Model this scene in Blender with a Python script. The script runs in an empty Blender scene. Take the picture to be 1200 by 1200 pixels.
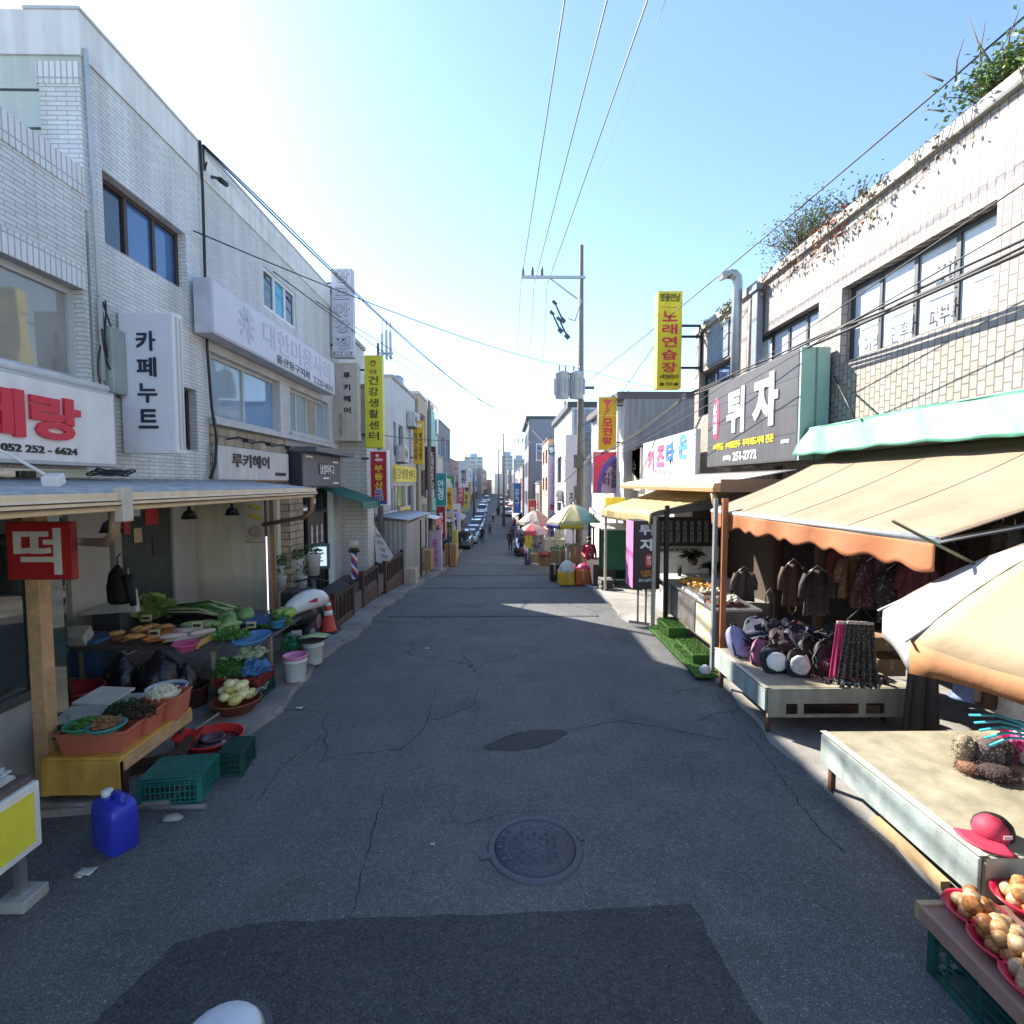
import bpy, math, random
from mathutils import Vector, Matrix, Euler
R = math.radians
rnd = random.Random(7)
SC = bpy.context.scene
COL = SC.collection
# ---------------------------------------------------------------- camera
CAMZ = 2.6
cam = bpy.data.cameras.new('camera')
cam.sensor_fit = 'HORIZONTAL'; cam.sensor_width = 36; cam.angle = R(90)
cam.clip_start = 0.05; cam.clip_end = 4000
CAM = bpy.data.objects.new('camera', cam)
CAM.location = (0, 0, CAMZ); CAM.rotation_euler = (R(90 - 3.24), 0, R(-0.76))
COL.objects.link(CAM); SC.camera = CAM
# ---------------------------------------------------------------- world, sun, exposure
SUN = Vector((-0.96, 1.0, 1.0)).normalized()
w = bpy.data.worlds.new('World'); SC.world = w; w.use_nodes = True
nt = w.node_tree
sky = nt.nodes.new('ShaderNodeTexSky'); sky.sky_type = 'NISHITA'; sky.sun_disc = False
sky.sun_elevation = math.asin(SUN.z); sky.sun_rotation = math.atan2(SUN.x, SUN.y)
sky.air_density = 1.0; sky.dust_density = .2; sky.ozone_density = 2.6; sky.altitude = 20
bg = nt.nodes['Background']; bg.inputs[1].default_value = 0.105
nt.links.new(sky.outputs[0], bg.inputs[0])
sl = bpy.data.lights.new('sun', 'SUN'); sl.energy = 4.1; sl.angle = R(0.5); sl.color = (1.0, .93, .82)
so = bpy.data.objects.new('sun', sl); so.rotation_euler = SUN.to_track_quat('Z', 'Y').to_euler(); so.location = SUN * 60
COL.objects.link(so)
SC.view_settings.view_transform = 'Standard'; SC.view_settings.look = 'None'
SC.view_settings.exposure = 1.82; SC.view_settings.gamma = 1.0
SC.cycles.max_bounces = 8; SC.cycles.diffuse_bounces = 6; SC.cycles.glossy_bounces = 3
SC.cycles.transparent_max_bounces = 8; SC.cycles.use_denoising = True
SC.cycles.sample_clamp_indirect = 6
# ---------------------------------------------------------------- pixel -> place (1200 px photograph)
bpy.context.view_layer.update()
RM = CAM.matrix_world.to_3x3()
def ray(px, py):
    return RM @ Vector(((px - 600) / 600, (600 - py) / 600, -1))
def PX(px, py, x):
    d = ray(px, py); t = x / d.x; return Vector((x, d.y * t, CAMZ + d.z * t))
def PY(px, py, y):
    d = ray(px, py); t = y / d.y; return Vector((d.x * t, y, CAMZ + d.z * t))
def PZ(px, py, z=0.0):
    d = ray(px, py); t = (z - CAMZ) / d.z; return Vector((d.x * t, d.y * t, z))
GK = [(-30, 0), (7.5, 0), (12, -.2), (17, -.65), (25, -1.5), (34, -2.35), (45, -3.2), (55, -3.7), (70, -3.8), (90, -3.3), (130, -2.5), (200, -2.3), (900, -2.3)]
def G(y):
    for (a, za), (b, zb) in zip(GK, GK[1:]):
        if y <= b:
            t = max(0, (y - a) / (b - a)); return za + (zb - za) * t
    return GK[-1][1]
# ---------------------------------------------------------------- objects
def link(o, parent=None):
    COL.objects.link(o)
    if parent: o.parent = parent
    return o
def tag(o, label=None, cat=None, group=None, kind=None):
    if label: o['label'] = label
    if cat: o['category'] = cat
    if group: o['group'] = group
    if kind: o['kind'] = kind
    return o
def T(name, label, cat, loc=(0, 0, 0), rz=0, group=None):
    o = bpy.data.objects.new(name, None); o.empty_display_size = .1
    o.location = loc; o.rotation_euler = (0, 0, rz)
    link(o); return tag(o, label, cat, group)
def top(o):
    while o.parent: o = o.parent
    return o
def dup(root, loc, rz=0, label=None, group=None):
    r = root.copy(); COL.objects.link(r); r.location = loc; r.rotation_euler = (0, 0, rz)
    if label: r['label'] = label
    if group: r['group'] = group
    for ch in list(root.children):
        c = ch.copy(); COL.objects.link(c); c.parent = r
        for g in list(ch.children):
            d = g.copy(); COL.objects.link(d); d.parent = c
    return r
class MB:
    def __init__(s): s.v = []; s.f = []; s.m = []; s.s = []
    def add(s, vs, fs, mi=0, sm=False):
        n = len(s.v); s.v += [tuple(v) for v in vs]
        for f in fs: s.f.append(tuple(i + n for i in f)); s.m.append(mi); s.s.append(sm)
        return s
    def box(s, x0, x1, y0, y1, z0, z1, mi=0):
        return s.add([(x, y, z) for z in (z0, z1) for y in (y0, y1) for x in (x0, x1)],
                     [(0, 2, 3, 1), (4, 5, 7, 6), (0, 1, 5, 4), (2, 6, 7, 3), (0, 4, 6, 2), (1, 3, 7, 5)], mi)
    def obox(s, c, size, rz=0, rx=0, ry=0, mi=0):
        m = Euler((rx, ry, rz)).to_matrix(); c = Vector(c); h = [q / 2 for q in size]
        vs = [c + m @ Vector((x * h[0], y * h[1], z * h[2])) for z in (-1, 1) for y in (-1, 1) for x in (-1, 1)]
        return s.add(vs, [(0, 2, 3, 1), (4, 5, 7, 6), (0, 1, 5, 4), (2, 6, 7, 3), (0, 4, 6, 2), (1, 3, 7, 5)], mi)
    def tube(s, pts, r, n=6, mi=0, cap=True, sm=True):
        pts = [Vector(p) for p in pts]; k = len(pts)
        rs = r if isinstance(r, (list, tuple)) else [r] * k
        base = len(s.v); up = None
        for i, p in enumerate(pts):
            d = (pts[min(i + 1, k - 1)] - pts[max(i - 1, 0)]).normalized()
            if up is None:
                up = Vector((0, 0, 1)) if abs(d.z) < .9 else Vector((1, 0, 0))
            a = d.cross(up).normalized(); b = d.cross(a).normalized()
            up = (up - d * up.dot(d)).normalized() if (up - d * up.dot(d)).length > 1e-6 else up
            a = d.cross(up).normalized(); b = a.cross(d)
            for j in range(n):
                t = 2 * math.pi * j / n
                s.v.append(tuple(p + (a * math.cos(t) + b * math.sin(t)) * rs[i]))
        for i in range(k - 1):
            for j in range(n):
                q = base + i * n; j2 = (j + 1) % n
                s.f.append((q + j, q + j2, q + n + j2, q + n + j)); s.m.append(mi); s.s.append(sm)
        if cap:
            s.f.append(tuple(base + j for j in range(n))[::-1]); s.m.append(mi); s.s.append(False)
            s.f.append(tuple(base + (k - 1) * n + j for j in range(n))); s.m.append(mi); s.s.append(False)
        return s
    def cyl(s, p0, p1, r0, r1=None, n=14, mi=0):
        return s.tube([p0, p1], [r0, r0 if r1 is None else r1], n, mi)
    def lathe(s, c, prof, n=24, sx=1, sy=1, mi=0, rz=0, sm=True, wob=0, cap=True):
        c = Vector(c); base = len(s.v); ca, sa = math.cos(rz), math.sin(rz)
        for r, z in prof:
            for j in range(n):
                t = 2 * math.pi * j / n; q = r * (1 + wob * math.sin(5 * t + z * 9))
                x, y = q * math.cos(t) * sx, q * math.sin(t) * sy
                s.v.append((c.x + x * ca - y * sa, c.y + x * sa + y * ca, c.z + z))
        for i in range(len(prof) - 1):
            for j in range(n):
                q = base + i * n; j2 = (j + 1) % n
                s.f.append((q + j, q + j2, q + n + j2, q + n + j)); s.m.append(mi); s.s.append(sm)
        for i, flip in ((0, True), (len(prof) - 1, False)):
            if cap and prof[i][0] > 1e-4:
                f = tuple(base + i * n + j for j in range(n)); s.f.append(f[::-1] if flip else f); s.m.append(mi); s.s.append(False)
        return s
    def ell(s, c, r, n=12, k=8, rot=(0, 0, 0), jit=0, mi=0, rs=None):
        c = Vector(c); m = Euler(rot).to_matrix(); base = len(s.v); q = rs or rnd
        r = r if isinstance(r, (tuple, list)) else (r, r, r)
        for i in range(k + 1):
            ph = math.pi * i / k
            for j in range(n):
                t = 2 * math.pi * j / n; g = 1 + (q.uniform(-jit, jit) if 0 < i < k else 0)
                s.v.append(tuple(c + m @ Vector((r[0] * g * math.sin(ph) * math.cos(t), r[1] * g * math.sin(ph) * math.sin(t), r[2] * g * math.cos(ph)))))
        for i in range(k):
            for j in range(n):
                a = base + i * n; j2 = (j + 1) % n
                s.f.append((a + j, a + n + j, a + n + j2, a + j2)); s.m.append(mi); s.s.append(True)
        return s
    def prism(s, poly, vec, mi=0):
        n = len(poly); vec = Vector(vec); a = [Vector(p) for p in poly]
        return s.add(a + [p + vec for p in a], [tuple(range(n))[::-1], tuple(range(n, 2 * n))] + [(i, (i + 1) % n, n + (i + 1) % n, n + i) for i in range(n)], mi)
    def grid(s, fn, nu, nv, mi=0, sm=True):
        return s.add([fn(i / nu, j / nv) for j in range(nv + 1) for i in range(nu + 1)],
                     [(j * (nu + 1) + i, j * (nu + 1) + i + 1, (j + 1) * (nu + 1) + i + 1, (j + 1) * (nu + 1) + i) for j in range(nv) for i in range(nu)], mi, sm)
    def leaf(s, p, d, ln, wd, mi=0, droop=.3):
        p = Vector(p); d = Vector(d).normalized(); u = Vector((rnd.uniform(-1, 1), rnd.uniform(-1, 1), rnd.uniform(-1, 1)))
        a = d.cross(u).normalized() * wd * .5; q = p + d * ln * .5; e = p + d * ln - Vector((0, 0, droop * ln))
        return s.add([p, q + a, e, q - a], [(0, 1, 2, 3)], mi)
    def build(s, name, mat, parent=None, bev=0, seg=2, sub=0, solid=0, loc=None, **kw):
        me = bpy.data.meshes.new(name)
        if parent is not None: L = top(parent).location
        else: L = Vector(loc) if loc is not None else Vector((0, 0, 0))
        me.from_pydata([(x - L.x, y - L.y, z - L.z) for x, y, z in s.v], [], s.f)
        for m in (mat if isinstance(mat, (list, tuple)) else [mat]): me.materials.append(m)
        me.polygons.foreach_set('material_index', s.m); me.polygons.foreach_set('use_smooth', s.s)
        me.update()
        o = bpy.data.objects.new(name, me); link(o, parent)
        if parent is None: o.location = L
        if solid:
            q = o.modifiers.new('thickness', 'SOLIDIFY'); q.thickness = solid; q.offset = 0
        if bev:
            q = o.modifiers.new('edge', 'BEVEL'); q.width = bev; q.segments = seg; q.limit_method = 'ANGLE'; q.angle_limit = R(40)
        if sub:
            q = o.modifiers.new('smooth', 'SUBSURF'); q.levels = sub; q.render_levels = sub
        if kw: tag(o, **kw)
        return o
# ---------------------------------------------------------------- materials
_mc = {}
def nodes(name):
    m = bpy.data.materials.new(name); m.use_nodes = True
    t = m.node_tree; return m, t, t.nodes['Principled BSDF'], (lambda k: t.nodes.new('ShaderNode' + k)), t.links.new
def c4(c): return (c[0], c[1], c[2], 1)
def M(col, rough=.6, var=.18, vs=5, bump=0, bs=60, metal=0, spec=.5, streak=0, emit=0, sss=0, trans=0, coat=0):
    key = (col, rough, var, vs, bump, bs, metal, spec, streak, emit, sss, trans, coat)
    if key in _mc: return _mc[key]
    m, t, b, N, L = nodes('surface')
    b.inputs['Roughness'].default_value = rough; b.inputs['Metallic'].default_value = metal
    b.inputs['Specular IOR Level'].default_value = spec; b.inputs['Coat Weight'].default_value = coat
    tc = N('TexCoord')
    n = N('TexNoise'); n.inputs['Scale'].default_value = vs; n.inputs['Detail'].default_value = 6; n.inputs['Roughness'].default_value = .62
    L(tc.outputs['Object'], n.inputs['Vector'])
    r = N('ValToRGB'); r.color_ramp.elements[0].position = .3; r.color_ramp.elements[1].position = .7
    r.color_ramp.elements[0].color = c4([x * (1 - var) for x in col]); r.color_ramp.elements[1].color = c4([min(1, x * (1 + var * .6)) for x in col])
    L(n.outputs[0], r.inputs[0]); out = r.outputs[0]
    if streak:
        mp = N('Mapping'); mp.inputs['Scale'].default_value = (5, 5, .35); L(tc.outputs['Object'], mp.inputs[0])
        n2 = N('TexNoise'); n2.inputs['Scale'].default_value = 1.6; n2.inputs['Detail'].default_value = 5; L(mp.outputs[0], n2.inputs['Vector'])
        r2 = N('ValToRGB'); r2.color_ramp.elements[0].position = .35; r2.color_ramp.elements[1].position = .62
        r2.color_ramp.elements[0].color = (1 - streak, 1 - streak * 1.02, 1 - streak * 1.1, 1); r2.color_ramp.elements[1].color = (1, 1, 1, 1)
        L(n2.outputs[0], r2.inputs[0])
        mx = N('Mix'); mx.data_type = 'RGBA'; mx.blend_type = 'MULTIPLY'; mx.inputs[0].default_value = 1
        L(out, mx.inputs[6]); L(r2.outputs[0], mx.inputs[7]); out = mx.outputs[2]
    L(out, b.inputs['Base Color'])
    if rough < .9:
        mr = N('MapRange'); mr.inputs[3].default_value = max(.02, rough - .08); mr.inputs[4].default_value = min(1, rough + .12)
        L(n.outputs[0], mr.inputs[0]); L(mr.outputs[0], b.inputs['Roughness'])
    if bump:
        n3 = N('TexNoise'); n3.inputs['Scale'].default_value = bs; n3.inputs['Detail'].default_value = 4; L(tc.outputs['Object'], n3.inputs['Vector'])
        bp = N('Bump'); bp.inputs['Strength'].default_value = bump; bp.inputs['Distance'].default_value = .02
        L(n3.outputs[0], bp.inputs['Height']); L(bp.outputs[0], b.inputs['Normal'])
    if emit:
        b.inputs['Emission Color'].default_value = c4(col); b.inputs['Emission Strength'].default_value = emit
    if sss:
        b.inputs['Subsurface Weight'].default_value = sss; b.inputs['Subsurface Radius'].default_value = (.02, .01, .006)
    if trans:   # thin cloth that lets some sunlight through
        td = N('BsdfTranslucent'); L(out, td.inputs[0]); ms = N('MixShader'); ms.inputs[0].default_value = trans
        L(b.outputs[0], ms.inputs[1]); L(td.outputs[0], ms.inputs[2]); L(ms.outputs[0], t.nodes['Material Output'].inputs[0])
    _mc[key] = m; return m
def brick(c1, c2, mortar, bw, bh, ms=.006, off=.5, vert=False, bump=.6, dirt=.2, rough=.6, squash=1):
    m, t, b, N, L = nodes('brickwork')
    tc = N('TexCoord'); sp = N('SeparateXYZ'); L(tc.outputs['Object'], sp.inputs[0])
    ad = N('Math'); L(sp.outputs[0], ad.inputs[0]); L(sp.outputs[1], ad.inputs[1])
    cb = N('CombineXYZ')
    L(ad.outputs[0], cb.inputs[1 if vert else 0]); L(sp.outputs[2], cb.inputs[0 if vert else 1])
    br = N('TexBrick'); br.offset = off; L(cb.outputs[0], br.inputs['Vector'])
    br.inputs['Color1'].default_value = c4(c1); br.inputs['Color2'].default_value = c4(c2); br.inputs['Mortar'].default_value = c4(mortar)
    br.inputs['Scale'].default_value = 1; br.inputs['Brick Width'].default_value = bw; br.inputs['Row Height'].default_value = bh
    br.inputs['Mortar Size'].default_value = ms; br.inputs['Mortar Smooth'].default_value = .3
    mp = N('Mapping'); mp.inputs['Scale'].default_value = (2.5, 2.5, .3); L(tc.outputs['Object'], mp.inputs[0])
    n2 = N('TexNoise'); n2.inputs['Scale'].default_value = 1.3; n2.inputs['Detail'].default_value = 7; L(mp.outputs[0], n2.inputs['Vector'])
    r2 = N('ValToRGB'); r2.color_ramp.elements[0].position = .32; r2.color_ramp.elements[1].position = .65
    r2.color_ramp.elements[0].color = (1 - dirt, 1 - dirt * 1.02, 1 - dirt * 1.1, 1); r2.color_ramp.elements[1].color = (1, 1, 1, 1)
    L(n2.outputs[0], r2.inputs[0])
    mx = N('Mix'); mx.data_type = 'RGBA'; mx.blend_type = 'MULTIPLY'; mx.inputs[0].default_value = 1
    L(br.outputs[0], mx.inputs[6]); L(r2.outputs[0], mx.inputs[7]); L(mx.outputs[2], b.inputs['Base Color'])
    b.inputs['Roughness'].default_value = rough
    bp = N('Bump'); bp.inputs['Strength'].default_value = bump; bp.inputs['Distance'].default_value = .012; bp.invert = True
    L(br.outputs['Fac'], bp.inputs['Height']); L(bp.outputs[0], b.inputs['Normal'])
    return m
def glass(tint=(.02, .03, .04), rough=.03, ior=1.9, pale=0):
    key = ('g', tint, rough, ior)
    if key in _mc: return _mc[key]
    m, t, b, N, L = nodes('window_glass')
    b.inputs['Base Color'].default_value = c4(tint); b.inputs['Roughness'].default_value = rough; b.inputs['IOR'].default_value = ior
    tc = N('TexCoord'); n = N('TexNoise'); n.inputs['Scale'].default_value = .9; L(tc.outputs['Object'], n.inputs['Vector'])
    bp = N('Bump'); bp.inputs['Strength'].default_value = .06; bp.inputs['Distance'].default_value = .1
    L(n.outputs[0], bp.inputs['Height']); L(bp.outputs[0], b.inputs['Normal'])
    n2 = N('TexNoise'); n2.inputs['Scale'].default_value = 2.2; n2.inputs['Detail'].default_value = 4; L(tc.outputs['Object'], n2.inputs['Vector'])
    r = N('ValToRGB'); r.color_ramp.elements[0].color = c4([x * .7 for x in tint]); r.color_ramp.elements[1].color = c4([min(1, x * 1.25) for x in tint])
    L(n2.outputs[0], r.inputs[0]); L(r.outputs[0], b.inputs['Base Color'])
    _mc[key] = m; return m
WHITE = M((.78, .78, .77), .45, .06, streak=.1); BLACK = M((.015, .015, .017), .5); DGREY = M((.06, .062, .068), .5)
GREY = M((.28, .29, .3), .5, .15, streak=.15); LGREY = M((.5, .52, .53), .5, .1, streak=.12); STEEL = M((.55, .56, .57), .35, .1, metal=.9)
WOOD = M((.48, .3, .15), .7, .3, 8, .3, 40); DWOOD = M((.055, .028, .017), .7, .3, 8, .2, 40); PLY = M((.5, .36, .2), .7, .2, 6)
CONC = M((.34, .33, .31), .85, .2, 4, .4, 50); CREAM = M((.76, .62, .42), .5, .12, streak=.1); BROWN = M((.11, .05, .03), .55)
RED = M((.55, .03, .03), .4, .12); BLUE = M((.03, .06, .35), .4, .1); DGREEN = M((.015, .09, .075), .45, .2)
TERRA = M((.5, .14, .085), .45, .12); PINK = M((.8, .18, .42), .4, .1); YELLOW = M((.75, .6, .03), .5, .1)
TXB = M((.012, .012, .016), .5, .02); TXW = M((.85, .85, .83), .5, .02); TXR = M((.62, .02, .05), .5, .05); TXBL = M((.03, .12, .5), .5, .05)
GLD = glass((.015, .025, .04)); GLB = glass((.05, .13, .3), ior=1.8); GLP = glass((.5, .53, .56), ior=1.5); GLC = glass((.3, .4, .47), ior=1.6)
# ---------------------------------------------------------------- lettering: real letter shapes, flat pieces of film on a sign
_tx = {}
def glyphs(s, bold):
    k = (s, bold)
    if k not in _tx:
        c = bpy.data.curves.new('lettering', 'FONT'); c.body = s; c.align_x = 'CENTER'; c.offset = bold; c.extrude = .02; c.resolution_u = 3
        c.space_line = .92
        o = bpy.data.objects.new('lettering', c)
        me = bpy.data.meshes.new_from_object(o)
        vs = [v.co.copy() for v in me.vertices]; fs = [tuple(p.vertices) for p in me.polygons]
        bpy.data.objects.remove(o); bpy.data.curves.remove(c); bpy.data.meshes.remove(me)
        x0 = min(v.x for v in vs); x1 = max(v.x for v in vs); y0 = min(v.y for v in vs); y1 = max(v.y for v in vs)
        _tx[k] = ([((v.x - x0) / (x1 - x0) - .5, (v.y - y0) / (y1 - y0) - .5, v.z / .02) for v in vs], fs)
    return _tx[k]
DIRS = {'x+': (Vector((0, 1, 0)), Vector((1, 0, 0))), 'x-': (Vector((0, -1, 0)), Vector((-1, 0, 0))), 'y-': (Vector((1, 0, 0)), Vector((0, -1, 0)))}
def text(parent, s, c, wd, ht, face, mat, bold=.012, th=.004, name='lettering', rot=0):
    vs, fs = glyphs(s, bold); u, n = DIRS[face]; c = Vector(c); mb = MB(); up = Vector((0, 0, 1))
    cr, sr = math.cos(rot), math.sin(rot)
    out = []
    for x, y, z in vs:
        X, Y = x * wd, y * ht; X, Y = X * cr - Y * sr, X * sr + Y * cr
        out.append(c + u * X + up * Y + n * (z * th + th))
    mb.add(out, fs); return mb.build(name, mat, parent)
def panel(parent, name, c, wd, ht, face, mat, th=.006):   # a thin plate on a sign face
    u, n = DIRS[face]; c = Vector(c); up = Vector((0, 0, 1)); a = u * wd / 2; b = up * ht / 2
    mb = MB(); mb.prism([c - a - b, c + a - b, c + a + b, c - a + b], n * th); return mb.build(name, mat, parent)
def signbox(label, x0, x1, y0, y1, z0, z1, face, facem, framem, fr=.03, name='shop_sign', cat='sign', group=None, bracket=None):
    """box sign: frame box + inset face plate on the named side"""
    t = T(name, label, cat, ((x0 + x1) / 2, (y0 + y1) / 2, z0), 0, group)
    MB().box(x0, x1, y0, y1, z0, z1).build('casing', framem, t, bev=.008)
    if face == 'y-': c = ((x0 + x1) / 2, y0 - .001, (z0 + z1) / 2); wd = x1 - x0
    elif face == 'x+': c = (x1 + .001, (y0 + y1) / 2, (z0 + z1) / 2); wd = y1 - y0
    else: c = (x0 - .001, (y0 + y1) / 2, (z0 + z1) / 2); wd = y1 - y0
    panel(t, 'sign_face', c, wd - 2 * fr, z1 - z0 - 2 * fr, face, facem, .005)
    if bracket is not None:
        mb = MB(); ym = (y0 + y1) / 2; xs = (x0, bracket) if bracket < x0 else (x1, bracket)
        for z in (z0 + .15 * (z1 - z0), z1 - .15 * (z1 - z0)): mb.cyl((xs[0], ym, z), (xs[1], ym, z), .025, n=8)
        mb.build('bracket', DGREY, t)
    return t, Vector(c)
# ================================================================ ground, road, pavements
def asphalt(base, speck, cr=True):
    m, t, b, N, L = nodes('asphalt')
    tc = N('TexCoord'); P = tc.outputs['Object']
    n1 = N('TexNoise'); n1.inputs['Scale'].default_value = 95; n1.inputs['Detail'].default_value = 3; L(P, n1.inputs['Vector'])
    v = N('TexVoronoi'); v.inputs['Scale'].default_value = 130; L(P, v.inputs['Vector'])
    n2 = N('TexNoise'); n2.inputs['Scale'].default_value = .55; n2.inputs['Detail'].default_value = 7; n2.inputs['Roughness'].default_value = .65; L(P, n2.inputs['Vector'])
    r1 = N('ValToRGB'); r1.color_ramp.elements[0].position = .25; r1.color_ramp.elements[1].position = .72
    r1.color_ramp.elements[0].color = c4([x * .74 for x in base]); r1.color_ramp.elements[1].color = c4([x * 1.18 for x in base])
    L(n2.outputs[0], r1.inputs[0])
    r2 = N('ValToRGB'); r2.color_ramp.elements[0].position = .3; r2.color_ramp.elements[1].position = .75
    r2.color_ramp.elements[0].color = (.45, .45, .45, 1); r2.color_ramp.elements[1].color = (1.5, 1.5, 1.5, 1)
    L(n1.outputs[0], r2.inputs[0])
    mx = N('Mix'); mx.data_type = 'RGBA'; mx.blend_type = 'MULTIPLY'; mx.inputs[0].default_value = 1
    L(r1.outputs[0], mx.inputs[6]); L(r2.outputs[0], mx.inputs[7])
    r3 = N('ValToRGB'); r3.color_ramp.elements[0].position = .93; r3.color_ramp.elements[1].position = .98
    r3.color_ramp.elements[0].color = (0, 0, 0, 1); r3.color_ramp.elements[1].color = (1, 1, 1, 1)
    sp = N('SeparateColor'); L(v.outputs['Color'], sp.inputs[0]); L(sp.outputs[0], r3.inputs[0])
    mx2 = N('Mix'); mx2.data_type = 'RGBA'; L(r3.outputs[0], mx2.inputs[0]); L(mx.outputs[2], mx2.inputs[6]); mx2.inputs[7].default_value = c4(speck)
    out = mx2.outputs[2]
    for sc_, p0, p1, lo, hi in ((2.6, .3, .75, .88, 1.08), (1.15, .58, .72, 1.0, .78), (22, .3, .7, .8, 1.16)):   # wear, oil stains, mottling
        ns = N('TexNoise'); ns.inputs['Scale'].default_value = sc_; ns.inputs['Detail'].default_value = 5; L(P, ns.inputs['Vector'])
        rs_ = N('ValToRGB'); rs_.color_ramp.elements[0].position = p0; rs_.color_ramp.elements[1].position = p1
        rs_.color_ramp.elements[0].color = (lo, lo, lo, 1); rs_.color_ramp.elements[1].color = (hi, hi * .99, hi * .97, 1); L(ns.outputs[0], rs_.inputs[0])
        mw = N('Mix'); mw.data_type = 'RGBA'; mw.blend_type = 'MULTIPLY'; mw.inputs[0].default_value = 1; L(out, mw.inputs[6]); L(rs_.outputs[0], mw.inputs[7]); out = mw.outputs[2]
    if cr:
        wv = N('TexNoise'); wv.inputs['Scale'].default_value = 2.2; wv.inputs['Detail'].default_value = 5; L(P, wv.inputs['Vector'])
        va = N('VectorMath'); va.operation = 'MULTIPLY_ADD'; L(wv.outputs['Color'], va.inputs[0]); va.inputs[1].default_value = (.5, .5, 0); L(P, va.inputs[2])
        vd = N('TexVoronoi'); vd.feature = 'DISTANCE_TO_EDGE'; vd.inputs['Scale'].default_value = .42; L(va.outputs[0], vd.inputs['Vector'])
        rc = N('ValToRGB'); rc.color_ramp.elements[0].position = .0; rc.color_ramp.elements[1].position = .006
        rc.color_ramp.elements[0].color = (.25, .25, .25, 1); rc.color_ramp.elements[1].color = (1, 1, 1, 1)
        L(vd.outputs['Distance'], rc.inputs[0])
        nm = N('TexNoise'); nm.inputs['Scale'].default_value = .5; L(P, nm.inputs['Vector'])
        rm = N('ValToRGB'); rm.color_ramp.elements[0].position = .5; rm.color_ramp.elements[1].position = .58; L(nm.outputs[0], rm.inputs[0])
        m3 = N('Mix'); m3.data_type = 'RGBA'; m3.blend_type = 'MULTIPLY'; L(rm.outputs[0], m3.inputs[0]); L(out, m3.inputs[6]); L(rc.outputs[0], m3.inputs[7]); out = m3.outputs[2]
    L(out, b.inputs['Base Color']); b.inputs['Roughness'].default_value = .82; b.inputs['Specular IOR Level'].default_value = .35
    bp = N('Bump'); bp.inputs['Strength'].default_value = .55; bp.inputs['Distance'].default_value = .012
    L(n1.outputs[0], bp.inputs['Height']); L(bp.outputs[0], b.inputs['Normal'])
    return m
ASPH = asphalt((.13, .134, .138), (.24, .24, .24)); ASPH2 = asphalt((.066, .067, .07), (.12, .12, .12), False); ASPH3 = asphalt((.062, .06, .06), (.1, .1, .1), False)
PAVE = brick((.36, .34, .31), (.31, .3, .28), (.17, .16, .15), .9, .9, .008, 0, bump=.3, dirt=.4, rough=.85)
def concrete_floor(k=1):
    m, t, b, N, L = nodes('worn_concrete'); tc = N('TexCoord'); P = tc.outputs['Object']
    a = N('TexNoise'); a.inputs['Scale'].default_value = 1.3; a.inputs['Detail'].default_value = 9; a.inputs['Roughness'].default_value = .68; L(P, a.inputs['Vector'])
    r = N('ValToRGB'); r.color_ramp.elements[0].position = .3; r.color_ramp.elements[1].position = .68
    r.color_ramp.elements[0].color = (.17 * k, .165 * k, .155 * k, 1); r.color_ramp.elements[1].color = (.4 * k, .38 * k, .35 * k, 1); L(a.outputs[0], r.inputs[0])
    v = N('TexVoronoi'); v.feature = 'DISTANCE_TO_EDGE'; v.inputs['Scale'].default_value = .9
    va = N('VectorMath'); va.operation = 'MULTIPLY_ADD'; L(a.outputs['Color'], va.inputs[0]); va.inputs[1].default_value = (.5, .5, 0); L(P, va.inputs[2]); L(va.outputs[0], v.inputs['Vector'])
    rc = N('ValToRGB'); rc.color_ramp.elements[1].position = .008; rc.color_ramp.elements[0].color = (.4, .4, .4, 1); L(v.outputs['Distance'], rc.inputs[0])
    mx = N('Mix'); mx.data_type = 'RGBA'; mx.blend_type = 'MULTIPLY'; mx.inputs[0].default_value = .8; L(r.outputs[0], mx.inputs[6]); L(rc.outputs[0], mx.inputs[7])
    L(mx.outputs[2], b.inputs['Base Color']); b.inputs['Roughness'].default_value = .85
    n3 = N('TexNoise'); n3.inputs['Scale'].default_value = 60; L(P, n3.inputs['Vector']); bp = N('Bump'); bp.inputs['Strength'].default_value = .4; bp.inputs['Distance'].default_value = .01
    L(n3.outputs[0], bp.inputs['Height']); L(bp.outputs[0], b.inputs['Normal']); return m
FLOOR = concrete_floor(.92); FLOOR2 = concrete_floor(.75)
YS = [-30, -10, -2, 2, 4, 6, 7.5, 9, 10.5, 12, 14, 17, 20, 25, 30, 34, 40, 45, 50, 55, 62, 70, 80, 90, 110, 130, 160, 200, 260, 400, 900]
def sheet(fa, fb, dz, ys=YS):
    mb = MB(); vs = []
    for y in ys: vs += [(fa(y), y, G(y) + dz), (fb(y), y, G(y) + dz)]
    return mb.add(vs, [(2 * i, 2 * i + 1, 2 * i + 3, 2 * i + 2) for i in range(len(ys) - 1)])
sheet(lambda y: -500, lambda y: 500, -.05).build('ground', M((.2, .19, .18), .9, .3, .2), kind='structure')
def shift(y): return 0 if y < 22 else -min(3.2, (y - 22) * .045)
road = sheet(lambda y: (-5 if y < 6.2 else -3.1) + shift(y), lambda y: 3.1 + shift(y) * .5, 0).build('road', ASPH, kind='structure')
def edgeR(y): return 2.72 + .05 * math.sin(y * 2.3) + .03 * math.sin(y * 7.1 + 1) - (.35 if 9.6 < y < 24 else 0) + shift(y) * .5
def edgeL(y): return -2.62 - .06 * math.sin(y * 1.9) - .03 * math.sin(y * 6.3) + shift(y) - (2.0 if y < 3.95 else 0)
fine = [-10 + .25 * i for i in range(140)] + [25 + i for i in range(12)] + YS[16:-4]
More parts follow.
